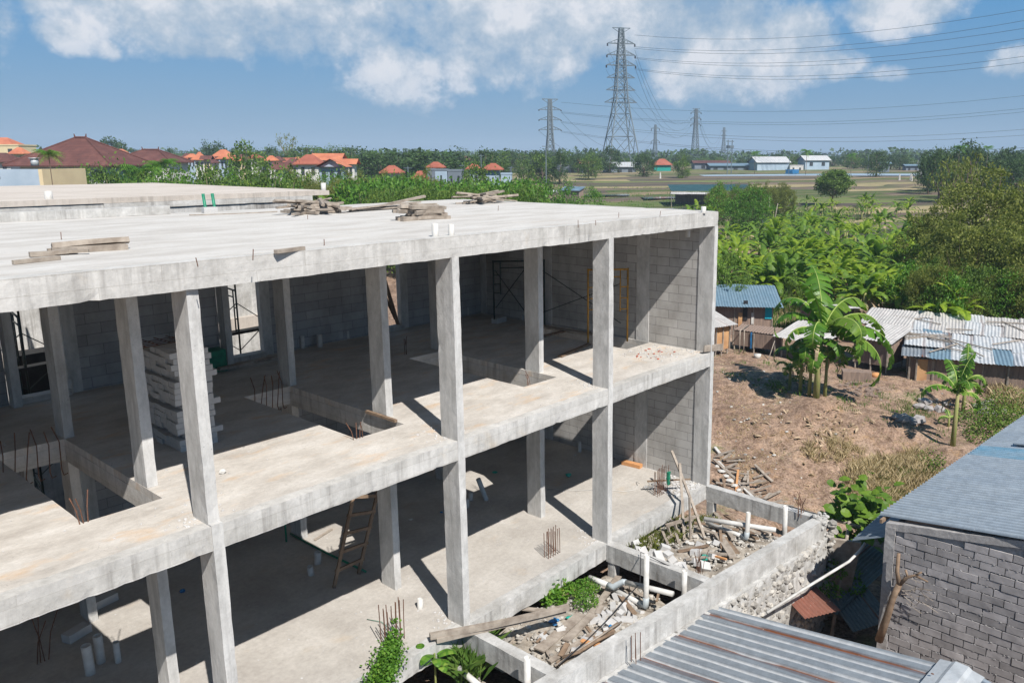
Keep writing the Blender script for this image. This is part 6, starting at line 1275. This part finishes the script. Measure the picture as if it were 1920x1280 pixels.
def banana(label, x, yb, h, v, group, D=None, name='banana_plant'):
    g = ground_at(x, yb) if D is None else None
    if g is None: c = at(x, 298, D); g = Vector((c.x, c.y, H(c.x, c.y)))
    t = thing(name, label, 'banana plant', g, RN.uniform(0, 6.28), group); t.scale = (h, h, h); cr, st, dl = BP[v % 7]
    link('crown', cr, t); link('stem', st, t)
    if v % 2: link('dead_leaves', dl, t)
    return t
rn = random.Random(88); n_ = 0
POLY = [(1352, 575), (1352, 470), (1420, 440), (1560, 425), (1700, 440), (1745, 480), (1760, 600), (1600, 612), (1500, 590)]
def inpoly(x, y, P_):
    c = False; j = len(P_)-1
    for i in range(len(P_)):
        if (P_[i][1] > y) != (P_[j][1] > y) and x < (P_[j][0]-P_[i][0])*(y-P_[i][1])/(P_[j][1]-P_[i][1])+P_[i][0]: c = not c
        j = i
    return c
while n_ < 230:
    x, y = rn.uniform(1350, 1765), 425+190*rn.random()
    if inpoly(x, y, POLY): banana('leafy banana plant in the crowded grove beyond the shacks', x, y, rn.uniform(2.5, 4.0), n_, 'banana plants in the grove beyond the shacks'); n_ += 1
for i in range(52):
    D_ = rn.uniform(84, 98); yt_ = rn.uniform(312, 342)
    banana('bright banana plant in the hedge before the village', rn.uniform(105, 650), 350, (zpx(yt_, D_)+.7)*.92, i, 'banana plants before the village', D_)
for i, (x, yb, h) in enumerate(((1142, 385, 3.6), (1352, 400, 3.4), (1310, 352, 4), (1296, 352, 3.6), (1340, 352, 3.6), (620, 385, 3.2))): banana('single banana plant standing beyond the roof slab', x, yb, h, i, 'lone banana plants beyond the roof slab', 58 if i == 0 else (70 if i == 1 else (45 if i == 5 else 105)))
for i in range(26): banana('blue green banana plant at the foot of the terraces', rn.uniform(1440, 1720), rn.uniform(388, 415), rn.uniform(2.2, 3.2), i, 'banana plants at the foot of the terraces')
for i, (x, yb) in enumerate(((1755, 640), (1795, 642), (1770, 630))): banana('banana leaves rising behind the long pale roof', x, yb, 3.6, i+1, 'banana plants behind the long pale roof')
# the two big plants on the slope: every leaf its own part
def hero(label, x, yb, hpx, leaves, D=None, stem=(.5, .11), lw=.26, lean=0):
    g = ground_at(x, yb); D = (g-CAM).dot(FW); h = hpx*D/F; t = thing('banana_plant', label, 'banana plant', g); rr = random.Random(int(x))
    hs = h*stem[0]; mb = MB(); mb.tube([(0, 0, -.1), (.02, 0, hs*.5), (lean, 0, hs+.1)], stem[1], 10, r1=stem[1]*.55); mb.build('stem', pseudo, t, True)
    for (a, e, L, W, dr) in leaves:
        mb = MB(); aa = YAW-pi/2+a; mp = banana_leaf(mb, aa, e, L*h, W*h, rr, 22, dr, 1.1, 0, .3); ob = mb.build('leaf', LF['hero'] if rr.random() < .7 else LF['bananadk'], t); ob.location = (lean, 0, hs)
        mr = MB(); mr.tube(mp[:-1], .035, 6, r1=.008); o2 = mr.build('midrib', simple('leaf_midrib', (0.30, 0.38, 0.10), (0.24, 0.32, 0.08)) if 'leaf_midrib' not in bpy.data.materials else bpy.data.materials['leaf_midrib'], ob, True)
    mb = MB()
    for k in range(3): banana_leaf(mb, rr.uniform(0, 6.3), -.2, .24*h, .022*h, rr, 6, 1.8, 1.2, 0)
    o3 = mb.build('dead_leaves', LF['deadleaf'], t); o3.location = (lean*.8, 0, hs*.92)
    return t, h, hs
hero('tallest banana plant with big arching leaves on the dirt slope', 1530, 748, 300, [(0.15, .75, .56, .18, .8), (.0, .35, .64, .17, .7), (-.3, .1, .60, .17, .75), (.5, 1.15, .50, .18, .7), (1.6, 1.35, .52, .19, .35), (2.5, 1.25, .48, .15, .8), (2.9, .95, .46, .13, .95), (3.2, .5, .40, .12, 1.1), (4.2, .9, .42, .14, 1.1), (3.6, 1.4, .42, .15, .3), (5.4, 1.0, .46, .15, 1.1), (1.0, .9, .5, .15, .8), (-.8, .6, .45, .13, 1.1)], None, (.42, .14), lean=.25)
for (x, yb, h, lab) in ((1500, 738, 170, 'small banana sucker left of the tallest plant'), (1517, 744, 205, 'second banana sucker against the tallest stem'), (1546, 747, 190, 'banana sucker right of the tallest stem'), (1480, 730, 95, 'lowest banana sucker on the left of the clump')):
    hero(lab, x, yb, h, [(.2+k*1.3+RN.uniform(-.3, .3), RN.uniform(.4, 1.1), RN.uniform(.38, .55), .16, RN.uniform(.8, 1.3)) for k in range(5)], None, (.45, .08))
hero('young banana plant with upright leaves at the right of the slope', 1786, 838, 205, [(.1, 1.5, .42, .17, .2), (.5, .7, .42, .14, .7), (0.0, .35, .36, .12, 1.0), (3.0, .7, .42, .14, .7), (2.7, 1.15, .38, .13, .5), (1.7, 1.35, .40, .15, .4), (4.6, 1.2, .38, .15, .6)], None, (.50, .10), lean=.05)
tr_ = hero('second young banana plant just behind the first one', 1805, 775, 150, [(1.2, 1.5, .48, .19, .15), (.3, .6, .44, .14, .8), (3.0, .6, .42, .14, .9), (0, .2, .36, .12, 1.2), (3.4, 1.1, .4, .13, .8), (-.6, .9, .36, .12, 1)], None, (.42, .09))
hero('smallest banana shoot at the lower left of the young plant', 1778, 800, 60, [(3.0, .5, .5, .2, .9), (0, .6, .5, .2, .9), (1.6, 1.2, .4, .2, .5)], None, (.3, .06))
# dead banana leaves
for i in range(70):
    x, y = rn.gauss(1550, 62), rn.gauss(800, 45)
    if y < 755: continue
    p = ground_at(x, y); mb = MB()
    for q in range(rn.choice((2, 3, 4))): bigleaf(mb, Vector((rn.gauss(0, .06), rn.gauss(0, .06), rn.uniform(.02, .10))), rn.uniform(.12, .28), rn, Vector((rn.gauss(0, .5), rn.gauss(0, .5), 1)).normalized(), .35)
    tag(mb.build('dead_leaf', LF['deadleaf'], loc=p+up*.02), 'dry brown banana leaf lying below the tallest banana plant', 'dead leaf', 'dry banana leaves on the slope')
# ---- grass and weeds (nobody could count the blades)
def blades(mb, p, n, h, spread, rn, w_=.012, lean=.5):
    for i in range(n):
        a = rn.uniform(0, 2*pi); b = Vector((p.x+rn.gauss(0, spread), p.y+rn.gauss(0, spread), p.z-.02)); hh = h*rn.uniform(.5, 1.2); l = lean*hh*rn.random(); d = Vector((cos(a), sin(a), 0)); s = Vector((-sin(a), cos(a), 0))*w_
        mb.add([b-s, b+s, b+d*l*.4+Vector((0, 0, hh*.6))+s*.7, b+d*l+Vector((0, 0, hh)), b+d*l*.4+Vector((0, 0, hh*.6))-s*.7], [(0, 1, 2, 3, 4)])
def patch(name, label, mat, region, count, n, h, spread, seed, w_=.012, lean=.5):
    rn = random.Random(seed); mb = MB(); P_ = region; xs = [q[0] for q in P_]; ys = [q[1] for q in P_]; k = 0
    while k < count:
        x, y = rn.uniform(min(xs), max(xs)), rn.uniform(min(ys), max(ys))
        if not inpoly(x, y, P_): continue
        k += 1; blades(mb, ground_at(x, y), n, h*rn.uniform(.6, 1.3), spread, rn, w_, lean)
    return tag(mb.build(name, mat), label, 'grass', kind='stuff')
SL = [(1345, 700), (1520, 760), (1780, 850), (1700, 930), (1600, 985), (1480, 960), (1345, 860)]
patch('dry_stubble', 'sparse dry stubble over the dirt slope', LF['dry'], SL, 2400, 7, .07, .10, 1, .005, 1.2)
patch('dry_stubble', 'sparse weeds on the flat by the shacks', LF['grass'], [(1345, 640), (1520, 680), (1800, 760), (1780, 840), (1500, 745), (1345, 710)], 160, 12, .16, .12, 2)
patch('dry_grass', 'tall dry straw grass above the corrugated roof', LF['dry'], [(1600, 880), (1720, 850), (1760, 900), (1640, 975), (1590, 950)], 260, 60, .34, .16, 3, .0035, .7)
patch('dry_grass', 'dry bleached brush beside the long shed', LF['dry'], [(1850, 700), (1925, 690), (1925, 770), (1870, 770)], 160, 60, .45, .16, 4, .004, .8)
patch('dry_grass', 'pale dry tufts in the middle of the slope', LF['dry'], [(1480, 850), (1560, 820), (1620, 850), (1540, 880)], 26, 60, .26, .1, 5, .0035, .8)
patch('green_grass', 'green grass edging the corrugated roof', LF['grass'], [(1640, 900), (1730, 870), (1760, 880), (1700, 935), (1640, 960)], 90, 30, .22, .14, 6, .006, .8)
patch('green_grass', 'green weeds around the boulders', LF['grass'], [(1680, 750), (1760, 765), (1740, 790), (1680, 780)], 36, 22, .16, .14, 7, .007, .7)
patch('green_grass', 'bright grass on the bank below the grove', LF['grass'], [(1350, 520), (1440, 530), (1440, 590), (1350, 600)], 260, 16, .3, .3, 8, .02)
patch('green_grass', 'green weeds behind the shacks', LF['grass'], [(1350, 480), (1560, 440), (1560, 620), (1350, 620)], 500, 14, .45, .35, 9, .03)
patch('dry_grass', 'dry grass on the bank behind the shacks', LF['dry'], [(1350, 480), (1540, 450), (1540, 620), (1350, 620)], 420, 12, .4, .4, 10, .02)
patch('green_grass', 'grass around the pond and tarpaulin', LF['grass'], [(1380, 395), (1620, 392), (1620, 430), (1400, 450)], 500, 12, .5, .7, 11, .05)
patch('green_grass', 'green ground cover beyond the roof slab', LF['grass'], [(1000, 350), (1340, 352), (1340, 398), (1000, 385)], 300, 12, .35, .6, 12, .05)
mb = MB(); rn = random.Random(62)
for i in range(7000):
    x, y = rn.uniform(1345, 1790), rn.uniform(665, 965)
    if inpoly(x, y, SL) or y < 760:
        if noise.noise(Vector((x*.02, y*.03, 1))) > -.15: leafquad(mb, ground_at(x, y)+up*.02, rn.choice((.05, .07, .1)), rn, 3, .5)
tag(mb.build('leaf_litter', LF['dry']), 'pale dry leaf litter and scraps on the slope', 'litter', kind='stuff')
mb = MB(); rn = random.Random(61)
for i in range(650):
    x, y = rn.uniform(1345, 1800), rn.uniform(690, 960)
    if inpoly(x, y, SL) or y < 760: mb.rock(ground_at(x, y), rn.choice((.02, .03, .04, .07)), rn, .6)
tag(mb.build('pebbles', bpy.data.materials['river_stone']), 'pebbles and stone chips on the dirt slope', 'pebbles', kind='stuff')
def shrubmass(name, label, cat, pts, mat, count, s, rad, seed, asp=.6, flat=.6, up_=.8):
    rn = random.Random(seed); mb = MB()
    for (p, r_) in pts:
        for i in range(int(count*r_/rad)):
            d = Vector((rn.gauss(0, 1), rn.gauss(0, 1), abs(rn.gauss(0, 1))*flat)).normalized()*r_*rn.random()**.35; leafquad(mb, p+d, s, rn, up_, asp)
    return tag(mb.build(name, mat), label, cat)
pts = [(ground_at(x, y)+up*.15, r_) for x, y, r_ in ((1830, 800, .9), (1860, 790, 1.0), (1895, 780, 1.1), (1845, 830, .8), (1880, 815, .9), (1915, 800, 1.0))]
shrubmass('creeping_shrub', 'low green creeper shrub behind the corner of the blue grey roof', 'shrub', pts, LF['mid'], 700, .09, 1, 3)
pts = [(ground_at(x, y)+up*.1, r_) for x, y, r_ in ((1745, 870, .5), (1755, 885, .45), (1500, 718, .35), (1450, 730, .4), (1465, 738, .35))]
shrubmass('weed_clump', 'scattered low green weeds on the slope', 'weeds', pts, LF['mid'], 260, .07, .5, 4)
bl = thing('broad_leaf_shrub', 'broad heart leaved shrub between the slope and the blue grey roof', 'shrub'); mb = MB(); rn = random.Random(14); c0 = at(1612, 965, 20.4)
for i in range(230):
    d = Vector((rn.gauss(0, .5), rn.gauss(0, .42), rn.gauss(0, .38))); p = c0+d; nn = Vector((-FW.x*.4+rn.gauss(0, .35), -FW.y*.4+rn.gauss(0, .35), .9)).normalized(); bigleaf(mb, p, rn.uniform(.2, .34), rn, nn, .85)
mb.build('leaves', LF['bananadk'], bl); mb = MB(); mb.tube([(c0.x, c0.y, -2.9), c0-up*.8, c0], .04, 6); 
for k in range(7): mb.tube([c0-up*.6, c0+Vector((rn.uniform(-.6, .6), rn.uniform(-.5, .5), rn.uniform(-.2, .4)))], .012, 5)
mb.build('stem', bark, bl)
pts = [(atz(1598, 1050+k*18, -2.0+k*.0), .35) for k in range(4)]+[(at(1560, 1075, 19.0), .35), (at(1558, 1110, 18.8), .3)]
shrubmass('alley_weeds', 'green weeds at the end of the stone wall', 'weeds', pts, LF['bright'], 160, .09, .35, 6)
# front yard plants
pts = [(yz(1030, 1102, .12), .30), (yz(1050, 1112, .15), .30), (yz(1015, 1115, .1), .22), (yz(1040, 1128, .06), .25)]
shrubmass('broad_shrub', 'bright broad leaved shrub against the ground beam, left of the pair', 'shrub', pts, LF['bright'], 170, .13, .3, 8, .45)
pts = [(yz(1092, 1108, .16), .27), (yz(1108, 1100, .14), .24), (yz(1098, 1130, .12), .28), (yz(1075, 1110, .12), .2)]
shrubmass('fine_shrub', 'fine leaved green shrub beside the white drain pipe, right of the pair', 'shrub', pts, LF['bright'], 620, .045, .27, 9, .55)
# creeper over the starter bars
rn = random.Random(31); mb = MB(); path = [atz(740, 1165, .45), atz(738, 1188, .30), atz(736, 1205, .16), atz(733, 1222, .10), atz(728, 1240, .08), atz(722, 1258, .06), atz(716, 1276, .02), atz(708, 1296, -.1), atz(702, 1318, -.3), atz(698, 1340, -.5)]
for k, q in enumerate(path):
    r_ = (.07, .10, .14, .19, .22, .23, .23, .24, .25, .26)[k]
    for i in range((40, 110, 300, 520, 620, 620, 620, 600, 600, 600)[k]):
        d = Vector((rn.gauss(0, 1), rn.gauss(0, 1), rn.gauss(0, .7)))*r_*.5; d.z = abs(d.z) if q.z > 0 else d.z; leafquad(mb, q+d, .048, rn, .9, .9)
tag(mb.build('creeper', LF['bright']), 'bright green creeper spilling over the slab edge from the starter bars', 'creeper')
tubeobj('creeper_tendril', 'thin creeper tendril reaching over the slab', 'tendril', [atz(735, 1180, .02), atz(715, 1165, .03), atz(688, 1160, .02)], .006, 'green', 4)
lp = thing('leafy_plant', 'glossy large leaved plant growing at the foot of the slab edge', 'plant'); c0 = atz(815, 1232, -.22); rn = random.Random(5)
for k in range(11):
    mb = MB(); banana_leaf(mb, k*2.4, rn.uniform(.2, .9), rn.uniform(.32, .48), .17, rn, 8, 1.2, 0.05, 0, .15); o = mb.build('leaf', LF['bright'], lp); o.location = c0+Vector((rn.uniform(-.03, .03), rn.uniform(-.03, .03), rn.uniform(-.12, .1)))
mb = MB(); mb.tube([c0-up*.9, c0+up*.08], .018, 6); mb.build('stem', pseudo, lp)
mb = MB(); rn = random.Random(6)
for k in range(12): p = atz(rn.uniform(835, 900), rn.uniform(1220, 1275), -.75); blades(mb, p, 60, .55, .07, rn, .008, 1.1)
tag(mb.build('grass_clump', LF['grass']), 'long bladed grass clump beside the left cross beam', 'grass')
mb = MB(); rn = random.Random(7)
for k in range(70): x = rn.uniform(9.2, 12.2); p = Vector((x, -.12-rn.random()*.55, bayz(x, 0))); blades(mb, p, 12, .22, .06, rn, .006, .9)
tag(mb.build('dry_weeds', LF['olive']), 'yellowing weeds along the ground beam in the right bay', 'weeds', kind='stuff')
# marigolds
mb = MB(); rn = random.Random(12)
for k in range(240): p = ground_at(rn.uniform(1418, 1462), rn.uniform(391, 397)); mb.rock(p+up*rn.uniform(.2, .5), .12, rn, .7)
tag(mb.build('marigold_bed', simple('orange_marigold', (0.65, 0.28, 0.02), (0.55, 0.33, 0.03))), 'orange flower bed beside the blue tarpaulin', 'flowers', kind='stuff')
# far woods
mb = MB(); rn = random.Random(13)
for i in range(620):
    az = YAW+radians(rn.uniform(-62, 62)); D = rn.uniform(430, 620); c = Vector((CAM.x+cos(az)*D, CAM.y+sin(az)*D, 0)); c.z = H(c.x, c.y); hh = rn.uniform(3.5, 8.5); w_ = rn.uniform(5, 11)
    for k in range(34): d = Vector((rn.gauss(0, .4)*w_, rn.gauss(0, .4)*w_, hh*rn.random()**.7)); leafquad(mb, c+d, 2.1, rn, .8, .7)
tag(mb.build('distant_woods', LF['dark']), 'dark line of woods along the horizon', 'woods', kind='stuff')
mb = MB()
for i in range(500):
    az = YAW+radians(rn.uniform(-62, 62)); D = rn.uniform(800, 1250); c = Vector((CAM.x+cos(az)*D, CAM.y+sin(az)*D, 0)); c.z = H(c.x, c.y); hh = rn.uniform(5, 13); w_ = rn.uniform(10, 26)
    for k in range(30): d = Vector((rn.gauss(0, .4)*w_, rn.gauss(0, .4)*w_, hh*rn.random()**.7)); leafquad(mb, c+d, 4.0, rn, .8, .7)
tag(mb.build('distant_woods', LF['dark']), 'hazy farthest woods on the horizon', 'woods', kind='stuff')
# ---- haze: one even box of air round everything
HAZE = 0.0004
if HAZE:
    mb = MB(); mb.box(-1700, 2300, -1700, 2300, -5, 66); m = bpy.data.materials.new('air_haze'); m.use_nodes = True; t = m.node_tree; t.nodes.clear(); o = N(t, 'ShaderNodeOutputMaterial'); v = N(t, 'ShaderNodeVolumePrincipled')
    v.inputs['Density'].default_value = HAZE; v.inputs['Color'].default_value = (0.66, 0.82, 1.0, 1); v.inputs['Anisotropy'].default_value = 0.0; t.links.new(v.outputs[0], o.inputs['Volume']); tag(mb.build('haze', m), kind='stuff')
